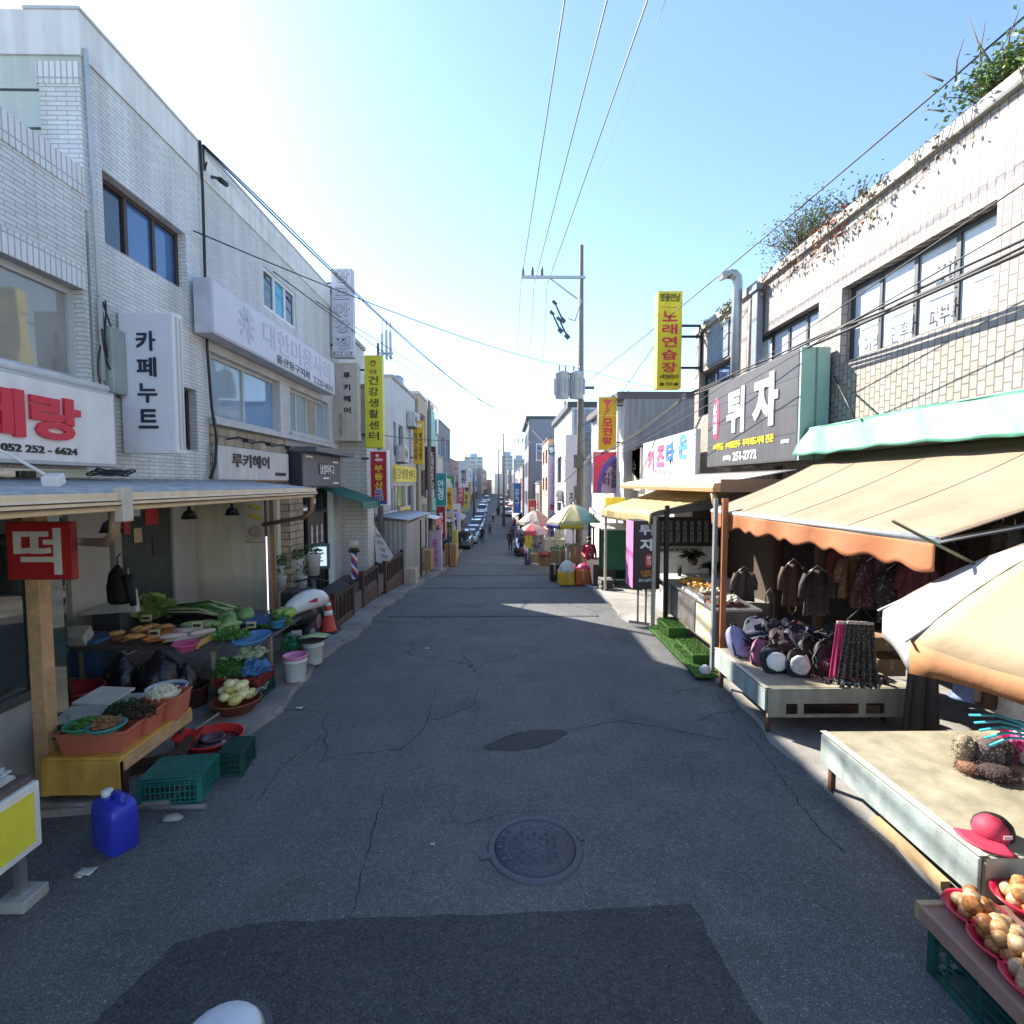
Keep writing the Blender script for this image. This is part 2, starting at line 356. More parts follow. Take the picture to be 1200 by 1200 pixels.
def pavement(fa, fb, h):
    mb = MB(); vs = []; ys = sorted(set(fine))
    for y in ys: vs += [(fa(y), y, G(y) - .03), (fa(y) + (.02 if fb(y) > fa(y) else -.02), y, G(y) + h), (fb(y), y, G(y) + h)]
    for i in range(len(ys) - 1): mb_f = 3 * i; fs.append((mb_f, mb_f + 1, mb_f + 4, mb_f + 3)); fs.append((mb_f + 1, mb_f + 2, mb_f + 5, mb_f + 4))
    return mb.add(vs, fs)
fs = []; pavement(edgeR, lambda y: 9, .05).build('pavement', FLOOR, kind='structure')
fs = []; pavement(edgeL, lambda y: -12, .06).build('pavement', FLOOR2, kind='structure')
def decal(pts, z, mat, name, parent, jit=0, sub=1):
    P = [];
    for i, (a, b) in enumerate(zip(pts, pts[1:] + pts[:1])):
        for k in range(sub):
            t = k / sub; P.append((a[0] + (b[0] - a[0]) * t + rnd.uniform(-jit, jit), a[1] + (b[1] - a[1]) * t + rnd.uniform(-jit, jit), z))
    mb = MB(); mb.add(P, [tuple(range(len(P)))]); return mb.build(name, mat, parent)
decal([(-2.0, 0.3), (-2.0, 2.3), (-1.86, 2.78), (-1.5, 2.9), (1.15, 3.0), (1.22, 2.4), (1.5, .3)], .004, ASPH2, 'road_patch', road, .014, 14)
decal([(.24 + .44 * math.cos(t) * (1 if math.cos(t) < 0 else .9) + .04 * math.sin(3 * t), 5.05 + .17 * math.sin(t) + .17 * math.cos(t) * .7) for t in [i * math.pi / 14 for i in range(28)]], .004, ASPH3, 'road_patch', road, .008)
def crack(px, wd=.006):
    pts = [PZ(x, y, 0) if PZ(x, y, 0).y < 7.5 else None for x, y in px]; pts = [p for p in pts if p]
    q = []
    for a, b in zip(pts, pts[1:]):
        n = max(2, int((b - a).length / .07))
        for k in range(n): q.append(a.lerp(b, k / n) + Vector((rnd.uniform(-.016, .016), rnd.uniform(-.016, .016), 0)))
    q.append(pts[-1]); mb = MB(); vs = []
    for i, p in enumerate(q):
        d = (q[min(i + 1, len(q) - 1)] - q[max(0, i - 1)]).normalized(); nn = Vector((-d.y, d.x, 0)) * wd * rnd.uniform(.25, .75)
        vs += [p + nn + Vector((0, 0, .003)), p - nn + Vector((0, 0, .003))]
    mb.add(vs, [(2 * i, 2 * i + 1, 2 * i + 3, 2 * i + 2) for i in range(len(q) - 1)]); mb.build('crack', M((.014, .014, .015), .95, .1), road)
for c in ([(524, 766), (512, 805), (498, 852), (472, 878), (400, 886), (372, 892)], [(498, 845), (520, 840), (556, 826), (562, 805), (560, 770)], [(514, 812), (560, 812)],
          [(690, 836), (742, 847), (790, 856), (880, 874)], [(452, 922), (440, 968), (420, 1040), (404, 1100)], [(650, 858), (720, 846), (760, 842)], [(840, 815), (900, 890), (950, 960), (990, 1000)],
          [(300, 940), (330, 900), (380, 860)], ): crack(c)
for a, b in ((10.3, 10.36), (14.6, 14.7), (18.9, 19.0)):
    decal([(-2.4, a), (1.9, a), (1.9, b), (-2.4, b)], G(a) + .006, ASPH3, 'road_seam', road, .02, 12)
# manhole
def manhole():
    c = PZ(627, 994, 0); t = T('manhole_cover', 'round cast iron manhole cover set in the asphalt', 'manhole cover', (c.x, c.y, 0))
    IR = M((.1, .104, .125), .62, .2, 30, .2, 80, metal=.15, spec=.4); DK = M((.02, .02, .022), .8)
    x, y = c.x, c.y; mb = MB()
    mb.lathe((x, y, 0), [(.338, -.01), (.338, .008), (.33, .013), (.292, .013), (.288, .006), (.288, -.01)], 48, cap=False)
    mb.obox((x - .355, y - .085, .006), (.07, .05, .014), .3); mb.obox((x + .335, y + .09, .006), (.05, .05, .014), .3)
    mb.build('frame', IR, t)
    mb = MB(); mb.lathe((x, y, 0), [(.283, -.01), (.283, .010), (.0, .010)], 48)
    mb.lathe((x, y, .010), [(.215, 0), (.213, .004), (.203, .004), (.2, 0)], 40, cap=False); mb.lathe((x, y, .010), [(.062, 0), (.06, .005), (.05, .005), (.048, 0)], 24, cap=False)
    mb.prism([(x - .028, y - .02, .010), (x + .028, y - .02, .010), (x, y + .028, .010)], (0, 0, .005))
    for i in range(-4, 5):
        for j in range(-4, 5):
            px, py = i * .046, j * .046
            if .078 < math.hypot(px, py) < .183:
                if (i + j) % 2: [mb.obox((x + px, y + py + k * .013, .012), (.036, .006, .006)) for k in (-1, 0, 1)]
                else: [mb.obox((x + px + k * .013, y + py, .012), (.006, .036, .006)) for k in (-1, 0, 1)]
    for k in range(26):
        a = k * 2 * math.pi / 26
        if k % 9: mb.obox((x + .247 * math.cos(a), y + .247 * math.sin(a), .012), (.03, .008 + .012 * (k % 2), .006), a)
    mb.build('lid', IR, t); MB().lathe((x, y, 0), [(.287, .002), (0, .002)], 40).build('gap', DK, t)
manhole()
# ================================================================ buildings
def facade(mb, X, nx, y0, y1, z0, z1, holes, t=.16, mi=0):
    ys = sorted({y0, y1} | {h[0] for h in holes} | {h[1] for h in holes}); zs = sorted({z0, z1} | {h[2] for h in holes} | {h[3] for h in holes})
    for a, b in zip(ys, ys[1:]):
        for c, d in zip(zs, zs[1:]):
            my, mz = (a + b) / 2, (c + d) / 2
            if not any(h[0] < my < h[1] and h[2] < mz < h[3] for h in holes):
                mb.add([(X, a, c), (X, b, c), (X, b, d), (X, a, d)], [(0, 1, 2, 3) if nx > 0 else (3, 2, 1, 0)], mi)
    xi = X - nx * t
    for a, b, c, d in [h[:4] for h in holes]:
        mb.add([(X, a, c), (X, b, c), (X, b, d), (X, a, d), (xi, a, c), (xi, b, c), (xi, b, d), (xi, a, d)], [(0, 1, 5, 4), (1, 2, 6, 5), (2, 3, 7, 6), (3, 0, 4, 7)], mi)
def window(parent, X, nx, y0, y1, z0, z1, fm, gm, nv=2, nh=1, dep=.1, fw=.05, sill=None, panes=None):
    xo = X - nx * dep; xs = sorted((xo, xo - nx * .045)); mb = MB()
    mb.box(*xs, y0, y1, z0, z0 + fw).box(*xs, y0, y1, z1 - fw, z1).box(*xs, y0, y0 + fw, z0 + fw, z1 - fw).box(*xs, y1 - fw, y1, z0 + fw, z1 - fw)
    xs2 = (xs[0] + .004, xs[1] - .004)
    for i in range(1, nv): y = y0 + (y1 - y0) * i / nv; mb.box(*xs2, y - fw * .5, y + fw * .5, z0 + fw, z1 - fw)
    for i in range(1, nh): z = z0 + (z1 - z0) * i / nh; mb.box(xs[0] + .008, xs[1] - .008, y0 + fw, y1 - fw, z - fw * .4, z + fw * .4)
    f = mb.build('window', fm, parent)
    xg = X - nx * (dep + .03)
    gl = panes or [gm] * nv
    for i in range(nv):
        a = y0 + (y1 - y0) * i / nv + .01; b = y0 + (y1 - y0) * (i + 1) / nv - .01
        MB().box(*sorted((xg, xg - nx * .008)), a, b, z0 + .01, z1 - .01).build('pane', gl[i], f)
    if sill: MB().box(*sorted((X - nx * .1, X + nx * .05)), y0 - .05, y1 + .05, z0 - .06, z0 - .004).build('sill', sill, f)
    return f
def building(label, nx, X, y0, y1, z0, z1, depth, mat, wins=(), fm=GREY, gm=GLD, roofm=CONC, par=.12, name='building', sidemat=None, group=None, holes=(), over=.06, cat='building'):
    t = T(name, label, cat, (X, (y0 + y1) / 2, z0), 0, group); xb = X - nx * depth; mb = MB()
    facade(mb, X, nx, y0, y1, z0, z1, [w[:4] for w in wins] + list(holes))
    mb.build('front_wall', mat, t)
    mb = MB()
    for y in (y0, y1): mb.add([(X, y, z0), (xb, y, z0), (xb, y, z1), (X, y, z1)], [(0, 1, 2, 3)])
    mb.add([(xb, y0, z0), (xb, y1, z0), (xb, y1, z1), (xb, y0, z1)], [(0, 1, 2, 3)])
    mb.build('side_wall', sidemat or mat, t)
    a, b = sorted((X + nx * over, xb)); MB().box(a, b, y0 - .01, y1 + .01, z1, z1 + par).build('roof', roofm, t)
    for w in wins:
        k = w[4] if len(w) > 4 else {}
        window(t, X, nx, w[0], w[1], w[2], w[3], k.get('fm', fm), k.get('gm', gm), k.get('nv', 2), k.get('nh', 1), sill=k.get('sill'), fw=k.get('fw', .05), panes=k.get('panes'), dep=k.get('dep', .1))
    return t
WB = brick((.78, .78, .76), (.68, .685, .68), (.43, .44, .45), .19, .043, .0045, .5, bump=.7, dirt=.26)
FINE = brick((.66, .66, .65), (.58, .585, .58), (.4, .41, .42), .19, .043, .004, .5, bump=.4, dirt=.22)
WTILE = brick((.66, .65, .6), (.6, .585, .54), (.33, .31, .28), .3, .1, .006, .5, bump=.5, dirt=.16)
FTILE = brick((.44, .39, .335), (.35, .3, .245), (.16, .13, .105), .15, .095, .009, .5, vert=True, bump=.8, dirt=.22)
FTILE2 = brick((.385, .345, .32), (.33, .29, .265), (.13, .105, .09), .15, .095, .007, .5, vert=True, bump=.4, dirt=.16)
STONE = brick((.5, .4, .27), (.33, .26, .18), (.18, .15, .12), .26, .13, .014, .37, bump=1, dirt=.35)
PLAS = M((.56, .57, .57), .8, .16, 1.5, .3, 90, streak=.22); GPLAS = M((.52, .58, .55), .85, .12, 1.5, .2, 60, streak=.12)
COPING = M((.36, .34, .31), .7, .15, 4, streak=.2)
# ---- near brick wing on the left of the street
A0 = T('building', 'lower white brick shop building with soldier course parapet beside the taller block', 'building', (-4, 0, 0))
mb = MB(); facade(mb, -4, 1, -7, 5.08, 2.72, 5.32, [(1.3, 5.02, 3.56, 4.43)]); mb.build('front_wall', WB, A0)
SOLD = brick((.78, .78, .76), (.7, .705, .7), (.43, .44, .45), .2, .055, .007, 0, vert=True, bump=.8, dirt=.12)
MB().box(-4.2, -3.985, -7, 5.07, 5.32, 5.57).build('parapet', SOLD, A0)
MB().box(-4.14, -3.99, 1.2, 5.04, 4.432, 4.64).build('lintel', SOLD, A0)
MB().box(-12, -4.2, -7, 5.07, 5.1, 5.2).build('roof', CONC, A0)
mb = MB(); mb.add([(-4.01, 5.08, 2.72), (-5.6, 5.08, 2.72), (-5.6, 5.08, 5), (-4.01, 5.08, 5)], [(0, 1, 2, 3)]); mb.build('side_wall', WB, A0)
MB().box(-5.6, -4.16, 4.82, 4.85, .1, 2.5).build('shop_glass', glass((.012, .03, .028)), A0)
window(A0, -4, 1, 1.3, 5.02, 3.56, 4.43, LGREY, GLD, 4, 1, fw=.06, panes=[GLD, GLD, GLB, glass((.3, .3, .27), ior=1.7)])
sf = MB().box(-4.06, -3.98, -3, -2.9, .1, 2.7)
for y in (1.2, 2.4, 3.4, 4.36): sf.box(-4.06, -3.98, y - .05, y + .05, .1, 2.7)
sf.box(-4.055, -3.985, -2.9, 4.3, 2.2, 2.3).box(-4.055, -3.985, -2.9, 4.3, .78, .86).build('shopfront_frame', DGREY, A0)
MB().box(-4.03, -4.02, -3, 4.3, .86, 2.7).build('shop_glass', glass((.02, .03, .03)), A0)
MB().box(-4.04, -4.01, -3, 4.3, .1, .78).build('shopfront_panel', M((.36, .37, .34), .6, .1, streak=.15), A0)
# ---- tall left block
B0 = T('building', 'tall white brick and grey plaster block with the long white association sign', 'building', (-4, 8, 0))
mb = MB(); BW = [(5.32, 6.65, 5.0, 5.71), (6.37, 6.76, 3.02, 3.8)]
facade(mb, -4, 1, 5.12, 7.02, 2.55, 6.6, BW); mb.build('brick_wall', WB, B0)
mb = MB(); PW = [(8.75, 10.08, 5.53, 6.2), (7.12, 9.28, 3.5, 4.4), (9.7, 11.8, 3.56, 4.4)]
facade(mb, -4.01, 1, 7.02, 11.98, 2.55, 6.62, PW); mb.build('plaster_wall', FINE, B0)
MB().box(-10, -3.99, 5.1, 12.0, 6.62, 7.02).build('parapet', M((.72, .72, .72), .8, .12, 2, streak=.16), B0)
MB().box(-4.5, -3.975, 5.09, 12.02, 7.02, 7.05).build('coping', LGREY, B0)
mb = MB(); mb.add([(-4, 5.12, 2.6), (-12, 5.12, 2.6), (-12, 5.12, 6.62), (-4, 5.12, 6.62)], [(0, 1, 2, 3)]); mb.build('end_wall', GPLAS, B0); mb = MB()
mb.add([(-4.01, 11.98, 0), (-12, 11.98, 0), (-12, 11.98, 6.62), (-4.01, 11.98, 6.62)], [(0, 1, 2, 3)]); mb.build('end_wall', GPLAS, B0)
MB().box(-4.38, -4.002, 5.09, 5.119, 5.2, 6.35).build('corner_brickwork', WB, B0)
MB().box(-4.4, -4.001, 5.085, 5.119, 6.351, 6.55).build('corner_soldier_course', SOLD, B0)
for z in (6.3, 5.95, 5.6): MB().box(-9, -4.385, 5.113, 5.119, z, z + .02).build('plaster_joint', DGREY, B0)
window(B0, -4, 1, *BW[0], M((.055, .032, .022), .5), GLB, 3, fw=.05, panes=[GLD, GLB, GLB]); window(B0, -4, 1, *BW[1], M((.05, .03, .025), .5), GLD, 2, fw=.05)
window(B0, -4.01, 1, *PW[0], WHITE, GLB, 3, fw=.05, panes=[GLD, glass((.04, .3, .45), ior=1.5), GLD], dep=.02)
window(B0, -4.01, 1, *PW[1], LGREY, GLC, 2, fw=.05, sill=LGREY, panes=[GLC, glass((.2, .33, .5), ior=1.7)]); window(B0, -4.01, 1, *PW[2], LGREY, GLC, 4, fw=.06, sill=LGREY, panes=[GLC, GLC, glass((.4, .36, .27)), GLC])
MB().box(-4.1, -3.97, 7.03, 9.4, 2.56, 3.38).build('stone_band', STONE, B0)
MB().box(-4.0, -3.9, 7.03, 11.95, 3.4, 3.48).build('ledge', LGREY, B0)
# recessed ground floor of the tall block
MB().box(-5.75, -5.6, 4.87, 9.3, 0, 2.6).build('back_wall', M((.6, .6, .57), .7, .2, 2, streak=.25), B0)
MB().box(-5.6, -4.12, 9.3, 9.42, .28, 2.6).build('beige_wall', M((.72, .67, .54), .7, .1, 1.5, streak=.12), B0)
MB().box(-5.6, -4.1, 9.27, 9.42, 0, .28).build('tile_base', brick((.5, .5, .47), (.45, .45, .42), (.28, .28, .27), .25, .27, .01, 0), B0)
MB().box(-5.6, -4.02, 5.1, 11.9, 2.48, 2.54).build('ceiling', M((.55, .54, .5), .8), B0)
MB().box(-4.2, -3.95, 9.44, 10.05, 0, 2.6).build('stone_pillar', STONE, B0)
sf = MB()
for y in (10.08, 10.7, 11.2, 11.5): sf.box(-4.1, -4.0, y, y + .07, .1, 2.55)
sf.box(-4.095, -4.005, 10.15, 11.5, 1.95, 2.03).build('shopfront_frame', BLACK, B0)
MB().box(-4.07, -4.06, 10.1, 11.55, .1, 2.55).build('shop_glass', GLD, B0)
# white door frames, posters in the veg shop back wall
for a in ((-5.59, -5.54, 6.55, 7.2, .1, 2.3), (-5.59, -5.55, 8.6, 9.2, .1, 2.2)): MB().box(*a).build('shop_door', M((.5, .5, .47), .6, .1), B0)
MB().box(-5.59, -5.5, 7.25, 7.38, .1, 2.4).build('door_post', M((.4, .4, .38), .6, .1), B0)
MB().box(-5.59, -5.56, 7.45, 8.55, .1, 2.3).build('shop_glass', glass((.03, .05, .05)), B0)
for y, z, a, b, mm in ((7.5, 1.85, .13, .2, RED), (7.7, 1.7, .17, .22, M((.6, .5, .3))), (7.95, 1.95, .3, .25, RED), (7.6, 2.1, .25, .12, WHITE), (8.1, 1.45, .3, .3, DGREY)):
    MB().box(-5.555, -5.55, y, y + a, z, z + b).build('poster', mm, B0)
MB().box(-5.59, -5.56, 4.95, 6.4, .1, 2.3).build('shop_glass', glass((.01, .03, .028)), B0)
# ---- low canopy along the left shops
t = T('shop_canopy', 'long low sheet metal canopy with cream gutter over the vegetable stall', 'canopy', (-3.4, 3, 2.45))
mb = MB()
mb.grid(lambda u, v: (-4.05 + 1.17 * u, -4 + 11.58 * v, 2.645 - .115 * u + .005 * math.sin(v * 12.0 / .19 * 6.283)), 2, 500); mb.build('roof_sheet', M((.42, .44, .46), .55, .15, 2, metal=.1, streak=.3), t, solid=.012)
mb = MB(); ck = [(-2.9, 2.40), (-2.78, 2.40), (-2.78, 2.43), (-2.74, 2.435), (-2.74, 2.48), (-2.76, 2.485), (-2.76, 2.53), (-2.9, 2.53)]
mb.prism([(x, -4, z) for x, z in ck], (0, 11.52, 0)); mb.build('gutter', CREAM, t, bev=.006)
mb = MB(); mb.box(-2.742, -2.738, -4, 7.51, 2.438, 2.447).box(-2.742, -2.738, -4, 7.51, 2.468, 2.477); mb.build('gutter_groove', DWOOD, t)
mb = MB(); mb.box(-2.80, -2.725, 3.69, 3.79, 2.32, 2.57); mb.build('gutter_strap', M((.55, .5, .42), .5), t, bev=.01)
for q in ([(-2.82, 3.74, 2.42), (-2.84, 3.74, 2.22), (-2.95, 3.8, 2.16), (-3.98, 4.75, 2.06)], [(-2.8, 7.47, 2.46), (-2.82, 7.5, 2.2), (-2.95, 7.55, 2.1), (-3.95, 8.4, 1.92)]): MB().tube(q, .035, 8).build('downpipe', M((.3, .2, .12), .5), t)
for y in (-1, 1, 2.5, 4.6, 6.2, 7.3): MB().box(-4.0, -2.9, y, y + .05, 2.4, 2.48).build('rafter', DWOOD, t)
# ---- right near building
R1 = T('building', 'long cream tiled two storey building with clinic windows and plants along its roof edge', 'building', (5, 4, 0))
RW = [(5.3, 7.7, 4.38, 5.48), (8.26, 10.5, 4.38, 5.48), (11.1, 13.3, 4.3, 5.4)]
mb = MB(); facade(mb, 5, -1, -7, 5.0, 2.9, 6.42, []); mb.build('tile_wall', FTILE, R1)
mb = MB(); facade(mb, 5, -1, 5.0, 13.6, 4.2, 6.42, RW); mb.build('upper_wall', FTILE2, R1)
mb = MB(); facade(mb, 5, -1, 5.0, 13.6, 2.6, 4.2, []); mb.build('lower_wall', FTILE, R1)
MB().box(4.93, 5.5, -7, 13.62, 6.42, 6.57).build('coping', COPING, R1)
mb = MB(); mb.add([(5, 13.6, -.5), (13, 13.6, -.5), (13, 13.6, 6.42), (5, 13.6, 6.42)], [(0, 1, 2, 3)]); mb.build('end_wall', M((.5, .47, .43), .8), R1)
MB().box(5.5, 13, -7, 13.6, 6.1, 6.2).build('roof', CONC, R1)
PA = glass((.62, .66, .7), ior=1.5); PB = glass((.45, .46, .47), ior=1.5)
window(R1, 5, -1, *RW[0], DGREY, GLP, 4, 2, fw=.06, panes=[PA, PB, PA, PA], dep=.14); window(R1, 5, -1, *RW[1], DGREY, GLP, 4, 1, fw=.06, dep=.14, panes=[PA, PB, PA, PA]); window(R1, 5, -1, *RW[2], DGREY, GLD, 3, 1, fw=.06, dep=.14, panes=[GLD, GLB, GLD])
for s, y, z, wd, ht in (('이비', 7.32, 4.62, .32, .22), ('인후과', 6.73, 4.62, .48, .24), ('피부과', 6.12, 4.63, .46, .22), ('과', 6.1, 5.1, .34, .3)):
    text(R1, s, (5.125, y, z), wd, ht, 'x-', M((.3, .32, .36), .6), .008, .002)
for y in (5.25, 5.85, 6.45, 7.05): MB().box(5.122, 5.128, y + .06, y + .5, 4.84, 4.855).build('window_film', M((.4, .42, .46)), R1)
panel(R1, 'window_film', (5.125, 10.0, 4.75), .34, .4, 'x-', M((.75, .4, .38), .6)); 
MB().box(4.97, 4.995, 11.55, 12.75, 5.45, 6.28).build('louvre_panel', brick((.22, .27, .34), (.2, .25, .32), (.13, .16, .2), 2, .09, .012, 0), R1)
# ground floor of the right building: deep dark shop
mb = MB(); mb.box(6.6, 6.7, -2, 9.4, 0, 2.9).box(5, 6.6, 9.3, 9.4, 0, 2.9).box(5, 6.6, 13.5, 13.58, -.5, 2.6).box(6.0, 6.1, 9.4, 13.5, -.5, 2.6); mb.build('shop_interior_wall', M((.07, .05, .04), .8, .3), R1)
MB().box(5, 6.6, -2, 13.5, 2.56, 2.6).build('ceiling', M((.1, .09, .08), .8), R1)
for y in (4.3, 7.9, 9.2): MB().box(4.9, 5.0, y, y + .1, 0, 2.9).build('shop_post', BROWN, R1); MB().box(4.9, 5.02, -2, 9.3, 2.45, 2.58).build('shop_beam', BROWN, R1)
# ---- ducts at the facade
t = T('vent_duct', 'galvanised grey exhaust duct with bent hood rising past the roof edge', 'duct', (4.76, 10.67, 3))
mb = MB(); mb.tube([(4.76, 10.67, 3), (4.76, 10.67, 6.7), (4.74, 10.67, 6.8), (4.68, 10.67, 6.86), (4.58, 10.67, 6.87)], [.1, .1, .1, .1, .1], 14); mb.build('pipe', M((.42, .46, .49), .4, .15, metal=.5), t)
mb = MB(); mb.obox((4.5, 10.67, 6.84), (.22, .26, .1), 0, 0, -.35); mb.build('hood', M((.4, .42, .42), .5, .2, metal=.4), t)
t = T('downpipe', 'dark blue grey square downpipe beside the exhaust duct', 'pipe', (4.86, 10.2, 2.9)); MB().box(4.84, 4.97, 9.98, 10.2, 2.9, 6.3).build('pipe', M((.2, .23, .28), .5), t, bev=.02); MB().box(4.8, 4.98, 9.94, 10.24, 6.3, 6.42).build('hopper', M((.2, .23, .28), .5), t)
t = T('downpipe', 'pale rusty pipe squeezed between the duct and the square downpipe', 'pipe', (4.92, 10.42, 2.9)); MB().cyl((4.92, 10.42, 2.9), (4.92, 10.42, 6.25), .05, n=10).build('pipe', M((.6, .5, .4), .6, .3, streak=.4), t)
# ---- streets beyond
def auto_wins(y0, y1, z0, z1, floors, cols, gm=GLD, zoff=.0, **k):
    out = []; fh = (z1 - z0) / floors; cw = (y1 - y0) / cols
    for f in range(floors):
        for c in range(cols): out.append((y0 + c * cw + cw * .18, y0 + (c + 1) * cw - cw * .18, z0 + f * fh + fh * .28 + zoff, z0 + f * fh + fh * .78 + zoff, dict(gm=gm, **k)))
    return out
def shopbase(t, X, nx, y0, y1, z0, h, mat=BLACK):
    mb = MB(); mb.box(*sorted((X + nx * .02, X - nx * .05)), y0 + .3, y1 - .3, z0 + .25, z0 + h); mb.build('shopfront', GLD, t)
    mb = MB(); n = min(7, max(2, int((y1 - y0) / 1.6)))
    for i in range(n + 1): y = y0 + .3 + (y1 - y0 - .6) * i / n; mb.box(*sorted((X + nx * .05, X)), y - .05, y + .05, z0 + .1, z0 + h)
    mb.build('shopfront_frame', mat, t)
L3 = building('narrow off white tiled wall end behind the stacked vertical signs', 1, -3.42, 12.75, 13.35, -.6, 4.9, 1.2, WTILE, [], sidemat=WTILE)
building('added tall narrow shadow casting block set back behind the beige upright sign', 1, -4.05, 12.04, 13.85, -.6, 7.0, 5, PLAS, [])  # added block, hidden by the signs, carries the shadow across the road
building('added stepped lower shadow casting block behind the yellow health centre sign', 1, -4.3, 13.9, 15.9, -.6, 6.6, 5, PLAS, [(14.5, 15.5, 4.4, 5.4)])  # added block, height set for the near edge of the sunlit road patch
building('added low sun blocking lean-to between the tiled shop and the pale plaster building', 1, -4.05, 15.95, 18.25, -.8, 2.4, 5, M((.4, .4, .4), .8))  # added in the gap so the sunlit patch starts out on the road
L4 = building('pale grey plaster building with yellow window stickers and a yellow sign band', 1, -4.0, 18.3, 23, -1.3, 6.3, 7, M((.5, .51, .53), .8, .1, 2, streak=.2),
              [(18.5, 19.0, 3.6, 4.8), (19.4, 20.3, 3.6, 4.8), (18.4, 18.75, 1.2, 2.5, dict(panes=[glass((.45, .42, .08)), glass((.3, .33, .3))])), (18.8, 20.6, 1.2, 2.5, dict(panes=[glass((.5, .45, .06)), glass((.45, .42, .1))])), (21, 22.4, 1.2, 2.5)])
MB().box(-4.02, -3.9, 18.35, 22.6, 2.65, 3.25).build('sign_band', M((.72, .62, .06), .5), L4); text(L4, '건강생활센터', (-3.9, 20, 2.95), 4.4, .4, 'x+', M((.2, .16, .05)), .01)
shopbase(L4, -4, 1, 18.3, 23, -1.2, 2.2)
L5 = building('narrow tan building with a green corner strip behind the amber sign', 1, -3.9, 23.2, 28, -1.9, 6.6, 7, M((.4, .34, .27), .8, .1, 2, streak=.2), auto_wins(23.4, 27.8, 1.2, 6.4, 2, 2), roofm=LGREY)
MB().box(-3.88, -3.8, 26.6, 28, -1, 6.4).build('corner_strip', M((.04, .3, .25), .4), L5); shopbase(L5, -3.9, 1, 23.2, 28, -1.8, 2.4)
left = [(28.2, 33, -4.3, 5.6, (.46, .46, .48), 'grey building with a white roof frame and balcony'), (33.2, 38, -4.6, 4.4, (.52, .5, .46), 'cream building with a small amber sign near the blue stall'),
        (38.2, 46, -4.9, 7.2, (.2, .22, .26), 'dark slate grey block taller than its neighbours'), (46.2, 54, -5.6, 5.0, (.28, .15, .12), 'brown brick building beyond the slate block'),
        (54.2, 66, -6.0, 5.2, (.34, .2, .2), 'reddish brick building beyond the brown one'), (66.2, 80, -6.6, 4.8, (.5, .44, .46), 'pinkish plaster building far down the street'), (80.2, 100, -7.2, 5.6, (.42, .42, .44), 'far grey plaster building on the shaded side'),
        (100.3, 125, -8.2, 6.2, (.5, .5, .5), 'far pale building near the end of the shaded side'), (125.3, 165, -9.0, 8, (.4, .43, .47), 'bluish grey block at the end of the shaded side'), (165.4, 214, -7.6, 7.5, (.42, .36, .33), 'last brownish block closing the shaded side')]
for i, (a, b, X, zt, c, lb) in enumerate(left):
    z0 = G((a + b) / 2) - .6; fl = 2 if zt < 6 else 3
    t = building(lb, 1, X, a, b, z0, zt, 9, M(c, .8, .12, 1.2, streak=.2), auto_wins(a + .3, b - .3, z0 + 3.2, zt - .2, fl - 1, 2 + (b - a > 8), gm=(GLD, GLC, GLB)[i % 3], fm=LGREY), group='buildings down the shaded side')
    shopbase(t, X, 1, a, b, z0 + .5, 2.6)
    if i == 0:
        mb = MB()
        for y in (28.6, 30.6, 32.6): mb.box(-4.3, -4.22, y, y + .08, 5.7, 7.2)
        mb.box(-4.3, -4.2, 28.4, 32.8, 7.2, 7.28).box(-6, -4.2, 28.45, 28.55, 7.1, 7.2); mb.build('roof_frame', WHITE, t)
# right row
RB = building('low plain shop building with a dark flat roof behind the children shop sign', -1, 4.55, 13.7, 17.6, -.8, 3.7, 6, M((.6, .58, .55), .8, .1, 2, streak=.2), roofm=DGREY)
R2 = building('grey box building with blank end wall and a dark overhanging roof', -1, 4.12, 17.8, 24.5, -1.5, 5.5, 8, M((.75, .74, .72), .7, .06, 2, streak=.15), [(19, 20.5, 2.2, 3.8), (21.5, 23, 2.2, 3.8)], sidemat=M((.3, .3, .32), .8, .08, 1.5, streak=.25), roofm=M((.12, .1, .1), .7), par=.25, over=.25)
R3 = building('white stair tower building with glass block panel behind the utility pole', -1, 3.35, 26, 35, -2, 6.4, 8, M((.72, .72, .72), .7, .06, 2, streak=.15), [(27, 29, 2.6, 4.2), (30.5, 33, 2.6, 4.2), (27, 29, -.2, 1.4), (30.5, 33, -.2, 1.4)], sidemat=M((.62, .6, .64), .7), roofm=DGREY, par=.3, over=.2)
MB().box(3.5, 5.4, 25.95, 25.99, 3.9, 6.3).build('glass_block_panel', brick((.3, .36, .4), (.22, .28, .33), (.5, .5, .5), .3, .3, .02, 0), R3)
mb = MB(); mb.prism([(3.36, 25.9, 2.9), (5.6, 25.9, 5.0), (5.6, 25.9, 5.3), (3.36, 25.9, 3.2)], (0, .08, 0)); mb.build('stair_band', WHITE, R3)
shopbase(R3, 3.35, -1, 26, 35, -1.7, 2.3)
R4 = building('peach plaster house with a tall lavender sign on its corner', -1, 2.95, 35.2, 41, -2.8, 5.6, 7, M((.62, .42, .3), .8, .1), auto_wins(35.5, 40.7, 1.5, 5.4, 2, 2), roofm=M((.2, .15, .14)))
R5 = building('slate blue three storey building with white framed windows', -1, 2.2, 47, 59, -4, 8.4, 7, M((.2, .23, .29), .7, .1), auto_wins(47.5, 58.5, -.5, 8.2, 3, 3, gm=GLB, fm=WHITE), sidemat=M((.2, .23, .29), .7, .1, 2), roofm=DGREY, par=.3, over=.3)
